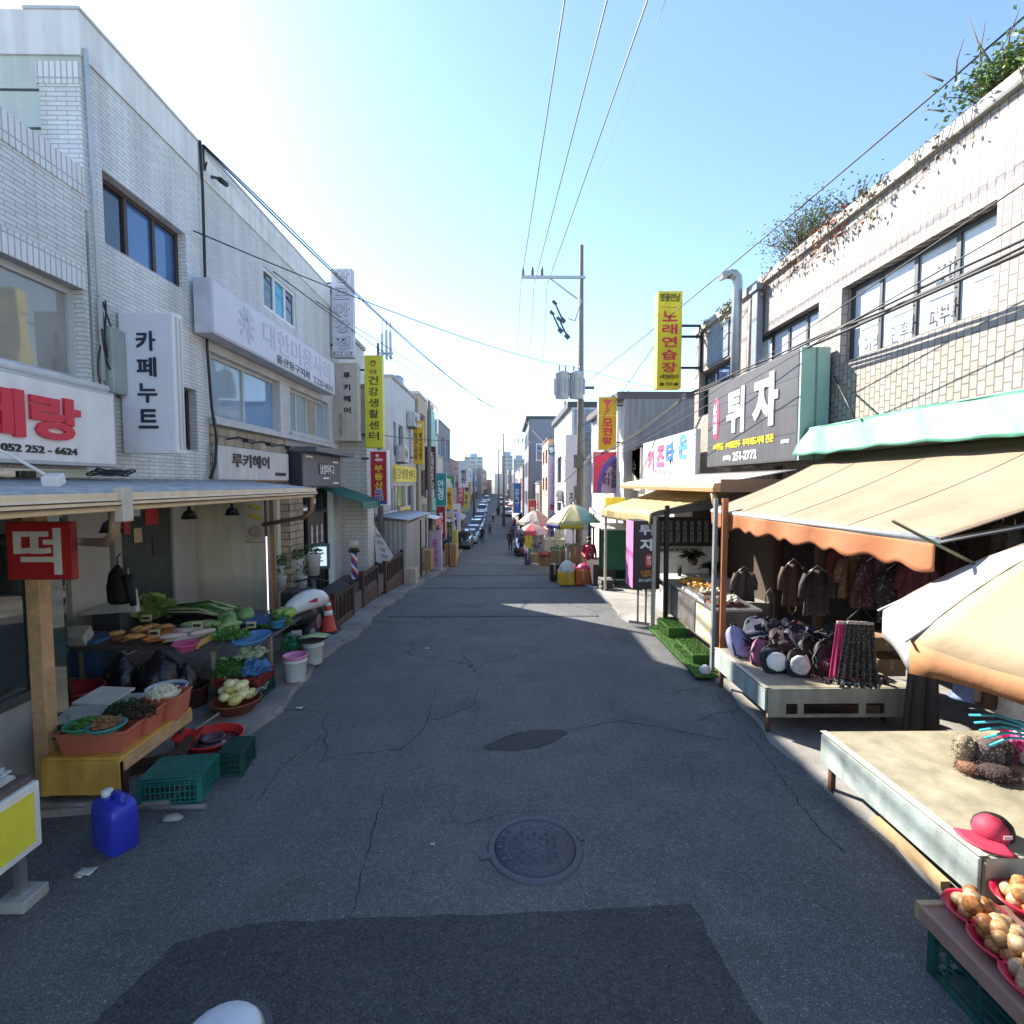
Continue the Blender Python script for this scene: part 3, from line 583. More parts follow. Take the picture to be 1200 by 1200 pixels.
for z in (1.2, 4.6):
    mb = MB(); mb.box(2.8, 5.0, 46.9, 46.98, z, z + 1.6); f = mb.build('window', WHITE, R5); MB().box(2.92, 3.85, 46.86, 46.9, z + .12, z + 1.48).box(3.95, 4.88, 46.86, 46.9, z + .12, z + 1.48).build('pane', GLB, f)
right = [(41.2, 46.6, 2.75, 2.5, (.5, .45, .42), 'low beige shop building before the slate blue building'), (59.3, 70, 2.0, 4.5, (.5, .3, .25), 'brick red building beyond the slate blue building'), (70.3, 84, 2.2, 3.6, (.7, .66, .64), 'far white building on the sunny side'),
         (84.3, 104, 2.3, 4.6, (.62, .5, .5), 'far pinkish building on the sunny side'), (104.3, 135, 2.6, 5.2, (.6, .6, .6), 'far pale grey building on the sunny side'), (135.3, 175, 2.2, 6.5, (.5, .5, .53), 'bluish building near the end of the sunny side'), (175.4, 214, 1.0, 7.5, (.52, .46, .44), 'last pinkish block closing the sunny side')]
for i, (a, b, X, zt, c, lb) in enumerate(right):
    z0 = G((a + b) / 2) - .6; t = building(lb, -1, X, a, b, z0, zt, 9, M(c, .8, .12, 1.2, streak=.2), auto_wins(a + .3, b - .3, z0 + 3.2, zt - .1, 1, 3, fm=LGREY), group='buildings down the sunny side'); shopbase(t, X, -1, a, b, z0 + .5, 2.6)
# buildings at the head of the street and far tower blocks
def tower(label, x, y, wd, dp, zt, c):
    t = T('apartment_block', label, 'apartment block', (x, y, -3), 0, 'far apartment towers'); MB().box(x - wd / 2, x + wd / 2, y, y + dp, -3, zt).build('wall', M(c, .8, .08, .1), t)
    n = int((zt) / 3); mb = MB(); k = max(2, int(wd / 4.5)); cw = wd / k
    for f in range(n):
        for j in range(k): mb.box(x - wd / 2 + j * cw + .5, x - wd / 2 + (j + 1) * cw - .5, y - .06, y - .02, f * 3 + .8, f * 3 + 2.5)
    mb.build('window_strip', GLD, t); MB().box(x - 3, x + 3, y + 2, y + dp - 2, zt, zt + 3).build('lift_house', M(c, .8), t)
tower('haze tinted pale blue apartment tower far beyond the shaded side', -26, 420, 15, 12, 24, (.45, .55, .64)); tower('shorter haze tinted pale blue tower at the street head beside the taller one', -36, 430, 12, 12, 18, (.45, .55, .62))  # distance haze is put into the tower wall colours as pale blue
tower('slim haze tinted grey blue apartment tower far beyond the end of the road', 1.5, 400, 9, 12, 24, (.4, .48, .58)); tower('grey apartment tower far beyond the sunny side', 11, 410, 9, 12, 22, (.46, .5, .56))
t = building('low brown roofed house closing the far end of the road', 1, -6, 215, 235, -3, 4, 10, M((.4, .33, .28), .8)); t = building('low pale house at the far end of the road', -1, -5, 240, 262, -3, 7, 10, M((.5, .5, .48), .8))
# ================================================================ signs
VIO = M((.6, .58, .66), .45, .05)
# left: red lettering sign over the canopy
t, c = signbox('white shop sign with big red brush letters over the metal canopy', -3.98, -3.72, 1.0, 4.98, 2.75, 3.45, 'x+', WHITE, LGREY)
text(t, '떡메랑', (-3.712, 3.82, 3.13), 1.45, .36, 'x+', TXR, .045, .012); text(t, '울산 남구 신정동  052 252 - 6624', (-3.712, 3.76, 2.87), 1.5, .075, 'x+', TXB, .02)
mb = MB(); mb.tube([(-3.8, .8, 3.51), (-3.8, 4.98, 3.49)], .04, 8); mb.build('lamp_tube', WHITE, t)
# blade sign
t, c = signbox('white blade sign with dark upright cafe lettering on the brick wall', -3.98, -3.42, 5.42, 5.57, 2.91, 4.36, 'y-', M((.68, .67, .72), .45, .04), WHITE, fr=.02, bracket=-4.05)
for i, s in enumerate('카페누트'): text(t, s, (-3.7, 5.41, 4.06 - .265 * i), .2, .2, 'y-', M((.02, .025, .06), .5), .022)
for x in (5.46, 5.52): MB().box(-3.418, -3.41, x, x + .015, 2.95, 4.32).build('side_rib', LGREY, t)
# long association sign
t, c = signbox('long blank white box sign with faint round crest under the small blue window', -3.95, -3.72, 6.68, 11.37, 4.51, 5.2, 'x+', M((.6, .6, .66), .45, .05), M((.5, .5, .56), .5))
FT = M((.5, .5, .57), .5, .02)
text(t, '대한미용사회', (-3.713, 9.55, 4.92), 3.0, .38, 'x+', FT, .0, .003)
text(t, '울산동구지회', (-3.712, 9.2, 4.63), 1.4, .14, 'x+', M((.12, .12, .15), .5), .01); text(t, 'T.233-9674', (-3.712, 10.65, 4.61), 1.1, .12, 'x+', M((.25, .25, .3), .5), .01)
mb = MB()
for k in range(9):
    a = k * .62 - 1.2; mb.obox((-3.71, 7.55 + .13 * math.cos(a), 4.86 + .17 * math.sin(a)), (.006, .19, .055), 0, a)
mb.ell((-3.71, 7.6, 5.02), (.006, .07, .09), 10, 6).build('crest', FT, t)
# hair shop signs
t, c = signbox('low white hair shop sign with black lettering on the stone band', -3.96, -3.9, 7.02, 9.3, 2.64, 3.12, 'x+', M((.62, .62, .6), .5, .14, 1.5, streak=.16), LGREY, fr=.012)
text(t, '루키헤어', (-3.89, 7.95, 2.93), 1.15, .2, 'x+', TXB, .03); text(t, 'ROOKIEHAIR', (-3.89, 8.95, 2.75), .4, .055, 'x+', TXB, .02)
for y in (7.4, 8.1, 8.8):
    q = T('sign_lamp', 'small black arm lamp above the low white hair shop sign', 'lamp', (-3.9, y, 3.2), 0, 'arm lamps over the hair shop sign'); MB().tube([(-3.97, y, 3.22), (-3.8, y, 3.25), (-3.68, y, 3.22)], .012, 6).build('arm', BLACK, q); MB().obox((-3.66, y, 3.2), (.08, .2, .05)).build('head', BLACK, q)
t, c = signbox('dark grey barber sign box with pale block lettering under a hood', -3.95, -3.72, 9.45, 11.65, 2.52, 3.18, 'x+', M((.13, .135, .16), .5, .14, 1.5, streak=.16), M((.03, .03, .04), .5))
MB().box(-3.97, -3.45, 9.45, 11.8, 3.18, 3.27).build('hood', M((.11, .115, .13), .5), t)
text(t, '남성마루고', (-3.712, 10.7, 2.88), .86, .24, 'x+', TXB, .05, .006); text(t, '남성마루고', (-3.70, 10.74, 2.88), .82, .21, 'x+', TXW, .015, .003)
for y, z in ((9.8, 3.1), (11.3, 3.05), (11.3, 2.6), (10.7, 2.7)): panel(t, 'small_print', (-3.714, y, z), .34, .035, 'x+', TXW, .003)
# stacked vertical signs at the end of the block
t, c = signbox('tall white upright sign with outlined snack lettering rising above the roof', -3.98, -3.5, 12.05, 12.25, 5.5, 7.5, 'y-', VIO, M((.5, .48, .54), .5), fr=.015, bracket=-4.3)
for i, s in enumerate('왕로아강정'):
    z = 7.32 - .375 * i; text(t, s, (-3.74, 12.04, z), .34, .3, 'y-', M((.2, .19, .24), .5), .03, .003); text(t, s, (-3.74, 12.035, z), .32, .28, 'y-', VIO, .004, .004)
panel(t, 'number_strip', (-3.74, 12.045, 5.58), .42, .09, 'y-', M((.2, .18, .24)), .004); text(t, '232-8292', (-3.74, 12.04, 5.58), .36, .06, 'y-', TXW, .02)
t, c = signbox('beige upright hair shop sign below the outlined snack sign', -4.05, -3.47, 12.25, 12.5, 3.6, 5.42, 'y-', M((.52, .45, .38), .5, .14, 1.5, streak=.16), M((.55, .5, .44), .5), fr=.02, bracket=-4.3)
for i, s in enumerate('루키헤어'): text(t, s, (-3.72, 12.24, 5.12 - .27 * i), .16, .15, 'y-', TXB, .03)
text(t, 'HAIR CLASS', (-3.88, 12.24, 3.98), .5, .07, 'y-', M((.25, .2, .16)), .01, rot=math.pi / 2)
t, c = signbox('tall bright yellow upright sign with green health centre lettering', -3.38, -2.95, 12.5, 12.7, 3.45, 5.66, 'y-', M((.72, .64, .03), .5, .14, 1.5, streak=.16), M((.6, .58, .1), .5), fr=.012, bracket=-3.6)
for i, s in enumerate('건강생활센터'): text(t, s, (-3.165, 12.49, 5.06 - .265 * i), .24, .2, 'y-', M((.08, .07, .02)), .012)
text(t, '인공', (-3.165, 12.49, 5.27), .18, .085, 'y-', M((.15, .13, .03)), .01)
mb = MB(); mb.tube([(-3.165 + .075 * math.cos(a) * (1 - i * .03), 12.485, 5.46 + .08 * math.sin(a) * (1 - i * .03)) for i, a in enumerate([k * .5 for k in range(18)])], .012, 5).build('emblem', M((.25, .2, .03)), t)
t, c = signbox('red upright estate agent sign with yellow lettering beside the metal roofed shack', -3.3, -2.84, 12.5, 12.68, 2.05, 3.4, 'y-', M((.42, .012, .02), .45, .06), WHITE, fr=.04, bracket=-3.5)
for i, s in enumerate('부동산'): text(t, s, (-3.07, 12.49, 2.95 - .2 * i), .2, .17, 'y-', M((.8, .55, .03)), .03)
for i, s in enumerate('특매'): text(t, s, (-3.07, 12.49, 2.36 - .14 * (i - .2)), .2, .135, 'y-', M((.75, .78, .85)), .045, .003); text(t, s, (-3.07, 12.485, 2.36 - .14 * (i - .2)), .17, .11, 'y-', M((.04, .08, .3)), .015)
panel(t, 'number_strip', (-3.07, 12.49, 2.13), .36, .075, 'y-', M((.05, .06, .25)), .004)
mb = MB(); mb.ell((-3.06, 12.485, 3.16), (.11, .006, .035), 12, 6).ell((-3.1, 12.485, 3.26), (.04, .006, .04), 10, 6).build('emblem', M((.85, .6, .55)), t)
t, c = signbox('amber upright sign with two columns of dark lettering', -3.85, -3.42, 21.6, 21.85, 3.4, 5.2, 'y-', M((.7, .42, .02), .5, .14, 1.5, streak=.16), M((.5, .35, .1)), fr=.01, bracket=-4.0)
text(t, '탁\n구\n교\n실', (-3.74, 21.59, 4.15), .14, 1.1, 'y-', M((.1, .06, .02)), .02); text(t, '백\n그\n사\n랑', (-3.54, 21.59, 4.15), .14, 1.1, 'y-', M((.12, .07, .02)), .02); panel(t, 'header', (-3.63, 21.595, 5.0), .3, .14, 'y-', M((.85, .7, .4)), .003)
t, c = signbox('dark maroon upright sign with white column lettering by the green strip', -3.75, -3.25, 24, 24.2, 1.9, 4.3, 'y-', M((.06, .02, .035), .5), BLACK, fr=.02, bracket=-3.9)
text(t, '노\n래\n방\n주\n점', (-3.42, 23.99, 3.2), .2, 1.9, 'y-', TXW, .01); panel(t, 'header', (-3.5, 23.992, 2.1), .4, .36, 'y-', M((.6, .65, .68)), .003)
t, c = signbox('small plain white wall sign between the red and amber signs', -3.92, -3.86, 16.3, 18.4, .75, 2.25 - .6, 'x+', M((.6, .58, .62), .5), LGREY)
t, c = signbox('small amber wall sign beside the plain white one', -3.92, -3.84, 18.8, 20.8, .6, 1.7, 'x+', M((.7, .45, .05), .5), LGREY); text(t, '소', (-3.83, 19.8, 1.2), .5, .5, 'x+', M((.3, .15, .03)), .02)
for lb, x, y, z0, z1, wd, cm, tx in (('far small amber upright sign over the blue stall', -3.9, 33, .9, 2.3, .55, (.75, .4, .02), '분\n식'), ('far narrow maroon shop sign under the dark upright sign', -3.3, 24.5, -.1, 1.5, .45, (.3, .02, .03), '주\n점'), ('far blank beige wall sign beside the maroon one', -3.2, 27, -.2, 1.1, .5, (.55, .42, .28), '약'),
        ('pale blank upright sign far down the shaded side', -4.2, 46, 2.2, 4.2, .9, (.7, .72, .74), '병\n원'), ('far white lit upright board by the parked cars', -4.3, 40, -1.2, 1.0, .8, (.75, .75, .75), '마\n트'), ('far red upright sign on the brick building', -5.2, 55, .2, 2.8, .8, (.6, .1, .1), '치\n킨'), ('far yellow upright sign down the shaded side', -5.2, 62, -.5, 1.6, .9, (.7, .6, .1), '국\n수')):
    t, c = signbox(lb, x, x + wd, y, y + .2, z0, z1, 'y-', M(cm, .5, .05), LGREY, fr=.02, bracket=x - .4); text(t, tx, (x + wd / 2, y - .01, (z0 + z1) / 2), wd * .5, (z1 - z0) * .6, 'y-', TXW if sum(cm) < 1.0 else TXB, .02)
# right
t, c = signbox('large dark grey fried food sign with white brush lettering over the orange awning', 4.5, 4.94, 7.87, 11.4, 2.95, 4.66, 'x-', M((.075, .075, .085), .5, .14, 1.5, streak=.16), M((.1, .1, .11)), fr=.02)
MB().box(4.5, 4.94, 7.83, 7.868, 2.95, 4.66).build('green_end', M((.3, .48, .42), .5, .08), t); MB().box(4.72, 4.745, 7.818, 7.829, 2.95, 4.66).build('seam', M((.15, .26, .22)), t)
mb = MB(); [mb.box(4.493, 4.4945, 7.9, 11.38, z, z + .012) for z in (3.37, 3.8, 4.23)]; mb.build('panel_joint', BLACK, t)
text(t, '튀', (4.49, 10.0, 4.0), .74, .88, 'x-', TXW, .028, .01); text(t, '자', (4.49, 8.86, 4.02), .84, .9, 'x-', TXW, .045, .01)
mb = MB(); mb.ell((4.49, 10.93, 3.95), (.014, .17, .45), 20, 14).build('red_oval', M((.75, .05, .15), .5), t); text(t, '분\n식\n점', (4.474, 10.93, 3.95), .2, .62, 'x-', TXW, .02)
text(t, '수제튀김  수제왕만두  추억의도시락 전문', (4.49, 9.8, 3.36), 2.5, .14, 'x-', M((.8, .65, .02)), .025); text(t, '(052)', (4.49, 10.35, 3.1), .35, .11, 'x-', TXW, .02); text(t, '251-2772', (4.49, 9.6, 3.12), .95, .17, 'x-', TXW, .03); text(t, '금동간판', (4.49, 8.2, 3.27), .25, .06, 'x-', TXW, .02)
t, c = signbox('white children shop sign with pink and blue lettering on the corner', 4.42, 4.54, 11.9, 16.4, 2.5, 3.86, 'x-', WHITE, LGREY, fr=.02)
for s, y, z, m_ in (('키', 15.5, 3.28, M((.75, .1, .2))), ('즈', 14.55, 3.36, M((.8, .08, .22))), ('타', 13.7, 3.38, M((.04, .16, .5)))): text(t, s, (4.41, y, z), .68, .62, 'x-', m_, .06)
text(t, '운', (4.41, 12.72, 3.5), .6, .62, 'x-', M((.06, .25, .6)), .05); text(t, '너랑나랑 예쁜옷', (4.41, 14.5, 2.9), 1.9, .22, 'x-', M((.6, .35, .45)), .0)
t, c = signbox('cream shop sign with a pink corner arc beyond the children shop sign', 4.42, 4.54, 16.7, 20.0, 2.35, 3.75, 'x-', M((.75, .68, .5), .5, .14, 1.5, streak=.16), LGREY, fr=.02)
text(t, '상록수', (4.41, 18.2, 3.15), 1.9, .5, 'x-', M((.15, .1, .05)), .02)
mb = MB(); mb.prism([(4.408, 20, 3.75), (4.408, 16.75, 3.75)] + [(4.408, 16.75 + 3.25 * (1 - math.cos(a)), 3.62 - 1.1 * (1 - math.sin(a)) * 1.0) for a in [math.pi / 2 - k * .13 for k in range(12)]], (-.004, 0, 0)).build('pink_arc', M((.75, .42, .42), .5), t)
t, c = signbox('purple and red upright clothes shop sign with brush lettering', 3.28, 4.25, 19.2, 19.45, 2.2, 3.78, 'y-', M((.42, .3, .42), .5, .06), M((.7, .68, .7)), fr=.03, bracket=4.4)
mb = MB(); mb.prism([(3.31, 19.19, 2.25), (3.31, 19.19, 3.75), (4.22, 19.19, 3.75)] + [(3.52 + .72 * (1 - math.cos(a)), 19.19, 2.25 + 1.32 * math.sin(a)) for a in [1.4 - k * .14 for k in range(11)]], (0, -.004, 0)).build('red_corner', M((.62, .03, .1), .5), t)
mb = MB(); mb.prism([(3.44 + .78 * (1 - math.cos(a)), 19.184, 2.25 + 1.4 * math.sin(a)) for a in [1.5 - k * .15 for k in range(11)]][::-1] + [(3.6 + .64 * (1 - math.cos(a)), 19.184, 2.25 + 1.12 * math.sin(a)) for a in [1.5 - k * .15 for k in range(11)]], (0, -.004, 0)).build('blue_arc', M((.1, .06, .35), .5), t)
text(t, '옷\n빛\n깔', (4.08, 19.175, 2.9), .26, .95, 'y-', M((.06, .02, .08)), .02); text(t, '킨\n티', (3.78, 19.175, 2.75), .26, .5, 'y-', M((.06, .02, .08)), .02)
t, c = signbox('ochre upright bar sign with cocktail glass emblem and red lettering', 3.25, 3.9, 18.0, 18.3, 3.75, 5.6, 'y-', M((.72, .4, .01), .5, .14, 1.5, streak=.16), M((.85, .78, .68)), fr=.02, bracket=4.2)
for i, s in enumerate('모전왕'): text(t, s, (3.575, 17.99, 4.72 - .32 * i), .36, .28, 'y-', TXR, .035)
panel(t, 'divider', (3.575, 17.994, 4.95), .6, .02, 'y-', M((.85, .6, .2)), .003)
mb = MB(); mb.prism([(3.4, 17.98, 5.5), (3.74, 17.98, 5.5), (3.6, 17.98, 5.3), (3.6, 17.98, 5.12), (3.68, 17.98, 5.08), (3.46, 17.98, 5.08), (3.54, 17.98, 5.12), (3.54, 17.98, 5.3)], (0, -.004, 0)).build('glass_emblem', M((.75, .1, .1)), t)
t, c = signbox('high yellow karaoke sign with red upright lettering on black brackets', 3.82, 4.43, 13.0, 13.3, 4.98, 7.38, 'y-', M((.74, .6, .01), .5, .14, 1.5, streak=.16), M((.5, .42, .06)), fr=.015)
for i, s in enumerate('노래연습장'): text(t, s, (4.12, 12.99, 6.76 - .315 * i), .38, .25, 'y-', TXR, .02)
text(t, '명품만남', (4.12, 12.99, 7.22), .5, .2, 'y-', M((.12, .1, .02)), .03); text(t, '노래연습장입니다', (4.12, 12.99, 5.27), .48, .11, 'y-', M((.12, .1, .02)), .02); text(t, '지하', (4.12, 12.99, 5.08), .2, .1, 'y-', M((.15, .12, .02)), .02)
mb = MB(); [mb.ell((x, 12.985, 5.08), (.06, .008, .045), 10, 6) for x in (3.94, 4.3)]; mb.build('note_emblem', M((.1, .05, .02)), t)
panel(t, 'underline', (4.1, 12.994, 6.98), .4, .014, 'y-', TXR, .003)
mb = MB(); [mb.box(4.43, 4.96, 13.12, 13.18, z, z + .05) for z in (5.5, 6.28, 6.55)]; mb.box(4.93, 4.99, 13.1, 13.2, 5.4, 6.6); mb.build('bracket', BLACK, t)
t, c = signbox('tall pale lavender upright sign on the peach house', 2.9, 3.75, 35.0, 35.19, -1.5, 4.4, 'y-', M((.6, .45, .6), .5, .08), WHITE, fr=.04); text(t, '선\n희\n한\n복', (3.3, 34.98, 2.4), .5, 3.2, 'y-', M((.5, .35, .5)), .02); text(t, '현\n대\n한', (3.3, 34.98, -.4), .4, 1.6, 'y-', M((.1, .08, .3)), .04); text(t, '복', (3.3, 34.98, .9), .6, .5, 'y-', TXR, .03)
t, c = signbox('small teal sign topping the lavender upright sign', 2.9, 3.75, 35.0, 35.19, 4.5, 5.2, 'y-', M((.03, .2, .22), .5), WHITE, fr=.03); text(t, '빨래', (3.3, 34.98, 4.85), .6, .4, 'y-', TXW, .03)
t, c = signbox('white upright sign with grey lettering beyond the utility pole', 3.0, 3.7, 25.4, 25.6, -.4, 5.0, 'y-', M((.66, .62, .66), .5, .06), LGREY, fr=.03, bracket=3.9); text(t, '정\n이\n랑', (3.35, 25.38, 1.2), .36, 1.9, 'y-', M((.15, .13, .15)), .02)
t, c = signbox('small plain yellow light box on the stall canopy', 3.35, 4.0, 17.0, 17.2, 1.78, 2.12, 'y-', M((.8, .62, .03), .5), YELLOW, fr=.02)
t, c = signbox('white and blue wall sign low on the stair tower building', 3.2, 3.3, 27, 32, -.6, .9, 'x-', M((.6, .68, .75), .5), LGREY); text(t, '세탁소', (3.19, 29.5, .2), 3, .8, 'x-', M((.1, .3, .6)), .03)
# ================================================================ utility poles and wires
CP = M((.19, .175, .155), .85, .2, 3, .3, 30); INS = M((.12, .11, .11), .3); TRM = M((.42, .45, .5), .45, .12, metal=.2)
def upole(label, x, y, h, arms, trans=False, r=.17):
    z = G(y); t = T('utility_pole', label, 'utility pole', (x, y, z), 0, None); MB().tube([(x, y, z - .1), (x - .02, y, z + h)], [r * 1.15, r * .5], 14).build('pole', CP, t)
    for za, xa, xb in arms:
        MB().box(xa, xb, y - .2, y - .12, z + za - .05, z + za + .05).build('crossarm', TRM, t)
        for i in range(3):
            xi = xa + .06 + i * .36; mb = MB(); mb.lathe((xi, y - .16, z + za + .05), [(.03, 0), (.06, .03), (.045, .1), (.065, .13), (.04, .22), (.05, .25), (.02, .33), (0, .34)], 10); mb.build('insulator', INS, t)
    return t
PY_ = 20.0; PZ0 = G(PY_)
UP = upole('tall concrete utility pole with two grey transformers beside the sunny pavement', 2.93, PY_, 12.6, [(11.35, .62, 3.05)], r=.155)
zt = PZ0
mb = MB(); mb.tube([(1.7, PY_ - .16, zt + 11.3), (2.75, PY_ - .16, zt + 10.55)], .03, 6).tube([(2.9, PY_ - .2, zt + 10.5), (2.65, PY_ - .25, zt + 9.7), (2.4, PY_ - .25, zt + 9.8)], .03, 6).build('brace', TRM, UP)
for px, py in ((653, 366), (650, 378), (658, 385)):
    p = PY(px, py, PY_ - .3); mb = MB(); mb.tube([p + Vector((-.1, 0, .35)), p + Vector((.22, 0, -.3))], .035, 8).obox(p + Vector((-.1, 0, .35)), (.2, .1, .1), 0, 0, .8).obox(p + Vector((.22, 0, -.3)), (.2, .12, .14), 0, 0, .8).build('fuse_switch', M((.03, .06, .07), .4), UP)
for px, w_ in ((659, .62), (676, .66)):
    a = PY(px, 436, PY_ - .35); z1 = a.z; mb = MB(); mb.lathe((a.x, PY_ - .35, z1 - 1.0), [(.24, 0), (.27, .03), (.27, .9), (.29, .92), (.29, .97), (.18, 1.02), (0, 1.04)], 20)
    for k in range(10): an = k * .63; mb.obox((a.x + .29 * math.cos(an), PY_ - .35 + .29 * math.sin(an), z1 - .55), (.06, .012, .6), an)
    mb.build('transformer', TRM, UP); [MB().tube([(a.x + dx, PY_ - .35, z1), (a.x + dx, PY_ - .35, z1 + .25)], .03, 6).build('bushing', INS, UP) for dx in (-.12, .12)]
for a in (((2.75, PY_ - .25, zt + 7.2), (1.3, .1, .1)), ((2.8, PY_ - .2, zt + 4.4), (.35, .3, .5)), ((2.75, PY_ - .2, zt + 3.2), (.2, .25, .5))): MB().obox(*a).build('junction_box', M((.1, .1, .1), .5), UP)
upole('thin steel utility pole before the slate blue building', 2.1, 44, 11, [(9.2, .7, 2.2)], r=.16); upole('second far utility pole further down the street', -.2, 75, 13.5, [(12.6, -2.4, .2), (10.8, -1.6, .2)], r=.2)
upole('third far utility pole near the towers', -1.2, 95, 12, [(11.2, -2.8, -.9)], r=.2); upole('far dark utility pole on the shaded side', -5.6, 92, 9.5, [], r=.2); upole('wooden toned utility pole beside the lavender sign', 3.9, 33.5, 10.2, [], r=.15); upole('grey utility pole beside the shack behind the red sign', -4.02 + .3, 15.35, 7.2, [], r=.09)
upole('pale utility pole by the amber sign', -3.3, 22.5, 7.4, [], r=.12)
WM = M((.02, .02, .022), .6)
def wire(label, a, b, r=.012, sag=.3, n=18, group=None, extra=None, mat=None):
    a, b = Vector(a), Vector(b); pts = []
    for i in range(n + 1):
        t_ = i / n; p = a.lerp(b, t_); p.z -= 4 * sag * t_ * (1 - t_); pts.append(p)
    mb = MB(); mb.tube(pts, r, 5)
    for q in (extra or []): mb.tube([p + Vector(q) + Vector((rnd.uniform(-.02, .02), 0, rnd.uniform(-.02, .02))) for p in pts], r * .8, 5)
    mb.build('overhead_wire', mat or WM, None, loc=a, label=label, cat='wire', group=group)
HW = M((.2, .21, .23), .5)
for px, pt in ((610, 658), (625.5, 705), (641, 750)):
    a = PY(px, 334, PY_); d0 = PY(pt, 0, 8.6); v = (d0 - a); b = a + v * (34 / 11.4); b.z = a.z + .1
    wire('thin high voltage wire running overhead from the crossarm', a, b, .014, .25, group='three high wires', mat=HW); e = PY(px - 8, 478, 75); wire('thin high voltage wire from the crossarm to the far poles', a - Vector((0, 0, .1)), e, .011, .5, group='three far high wires', mat=HW)
wire('lone high thin wire beside the three high wires', PY(690, 230, 22), PY(780, 0, 9), .004, .05, mat=HW)
pole = lambda py: PY(681, py, PY_)
wire('heavy black cable bundle sagging past the clinic windows to the pole', (4.55, -3, 4.75), PY(800, 468, 13.4), .02, .12, extra=[(0, 0, .05), (0, 0, .1)]); wire('black cable bundle from the shop corner to the utility pole', PY(800, 468, 13.4), pole(540), .02, .25, extra=[(0, 0, .06)])
wire('thin wire along the tiled wall above the clinic windows', (4.85, -3, 6.25), PY(700, 545, PY_), .008, .15, group='thin wires along the tiled wall'); wire('second thin wire along the tiled wall below the roof edge', (4.9, -3, 5.75), PY(690, 552, PY_), .008, .1, group='thin wires along the tiled wall')
wire('thin slanted wire crossing the blue sky above the roof plants', PX(1200, 20, 5.3), pole(452), .012, .1); wire('cable drooping from the pole toward the lavender sign', pole(545), PY(628, 570, 40), .02, .6); wire('thin cable rising from the pole toward the bar sign', pole(500), PY(740, 455, 17.5), .014, .05)
wire('thin cable from the pole to the dark roofed box building', pole(470), PY(735, 460, 18), .01, .02); wire('fine cable from the pole to the karaoke sign', pole(520), PY(800, 355, 13.3), .01, .15)
S0 = Vector((-3.95, 7.0, 7.0))
wire('long thin wire crossing the street from the plaster wall to the transformers', (-3.96, 6.75, 5.8), PY(680, 432, PY_), .009, .25); wire('thin wire continuing from the transformers toward the grey box building', PY(680, 432, PY_), PY(770, 455, 19), .009, .02)
wire('thick black cable sagging from the white block to the far pole', S0, PY(613, 487, 44), .013, 1.0, extra=[(0, 0, .03)]); wire('second black cable from the white block to the far pole', (-3.95, 9, 6.2), PY(612, 489, 44), .01, .9); wire('third fainter cable from the white block to the far pole', (-3.95, 11, 6.4), PY(614, 486, 44), .010, .5)
wire('low cable crossing the street from the shaded signs to the far pole', PY(432, 508, 14.5), PY(612, 500, 44), .014, .6); wire('cable crossing between the two far poles', PY(612, 486, 44), pole(548), .016, .5); wire('faint cable between the far poles and the shaded roofs', PY(612, 495, 44), PY(545, 512, 55), .02, .3)
# cables fixed on the left facade
mb = MB(); mb.tube([(-3.97, 6.98, 7.05), (-3.95, 6.97, 6.4), (-3.96, 6.98, 5.5), (-3.96, 6.97, 4.4), (-3.93, 6.98, 3.6), (-3.9, 7.02, 3.2), (-3.92, 7.0, 2.85), (-3.94, 6.9, 2.66)], .018, 6).tube([(-3.97, 7.05, 7.0), (-3.95, 7.03, 6.7), (-3.96, 7.1, 6.85)], .012, 5); mb.build('drop_cable', WM, None, loc=(-3.95, 6.6, 2.6), label='black drop cable running down the joint of the white block', cat='cable')
MB().tube([(-3.97, 5.14, 6.7), (-3.96, 5.16, 5.0), (-3.95, 5.15, 3.6)], .022, 6).build('conduit', LGREY, None, loc=(-3.97, 4.94, 3.6), label='pale conduit pipe down the edge of the tall brick corner', cat='pipe')
mb = MB()
for k in range(4):
    y0 = 5.14 + .035 * k; mb.tube([(-3.95, y0 + .05 * math.sin(i * .5 + k * 1.7) + .012 * i * (k % 2), 4.42 - .075 * i - .02 * k) for i in range(13)], .008, 5)
mb.tube([(-3.93, 5.14 + .1 * (1 - math.cos(a_)), 4.1 - .38 * math.sin(a_)) for a_ in [i * .26 for i in range(13)]], .009, 5)
mb.build('cable_tangle', WM, None, loc=(-3.95, 5, 3.5), label='tangle of black wires hanging beside the wide window', cat='cable')
MB().box(-3.985, -3.9, 5.22, 5.4, 3.5, 4.15).build('meter_box', M((.34, .4, .38), .5), None, loc=(-3.95, 5.1, 3.6), bev=.01, label='grey green meter box half hidden behind the blade sign', cat='meter box')
mb = MB()
for k in range(3): mb.tube([(-3.75 + .1 * math.cos(a), 4.9 + .22 * math.sin(a) + .05 * k, 2.68 + .02 * k + .01 * math.sin(3 * a)) for a in [i * .4 for i in range(17)]], .008, 5)
mb.build('cable_coil', WM, None, loc=(-3.75, 4.95, 2.83), label='loose coil of black cable lying on the metal canopy', cat='cable')
t = T('flood_lamp', 'white floodlight on a thin arm lying over the canopy below the red lettering', 'lamp', (-3.3, 3.75, 2.7)); MB().tube([(-3.9, 3.5, 3.05), (-3.5, 3.68, 2.8), (-3.32, 3.75, 2.66)], .012, 6).build('arm', WHITE, t); MB().obox((-3.28, 3.77, 2.62), (.1, .12, .08), .3, .3).build('head', WHITE, t, bev=.01)
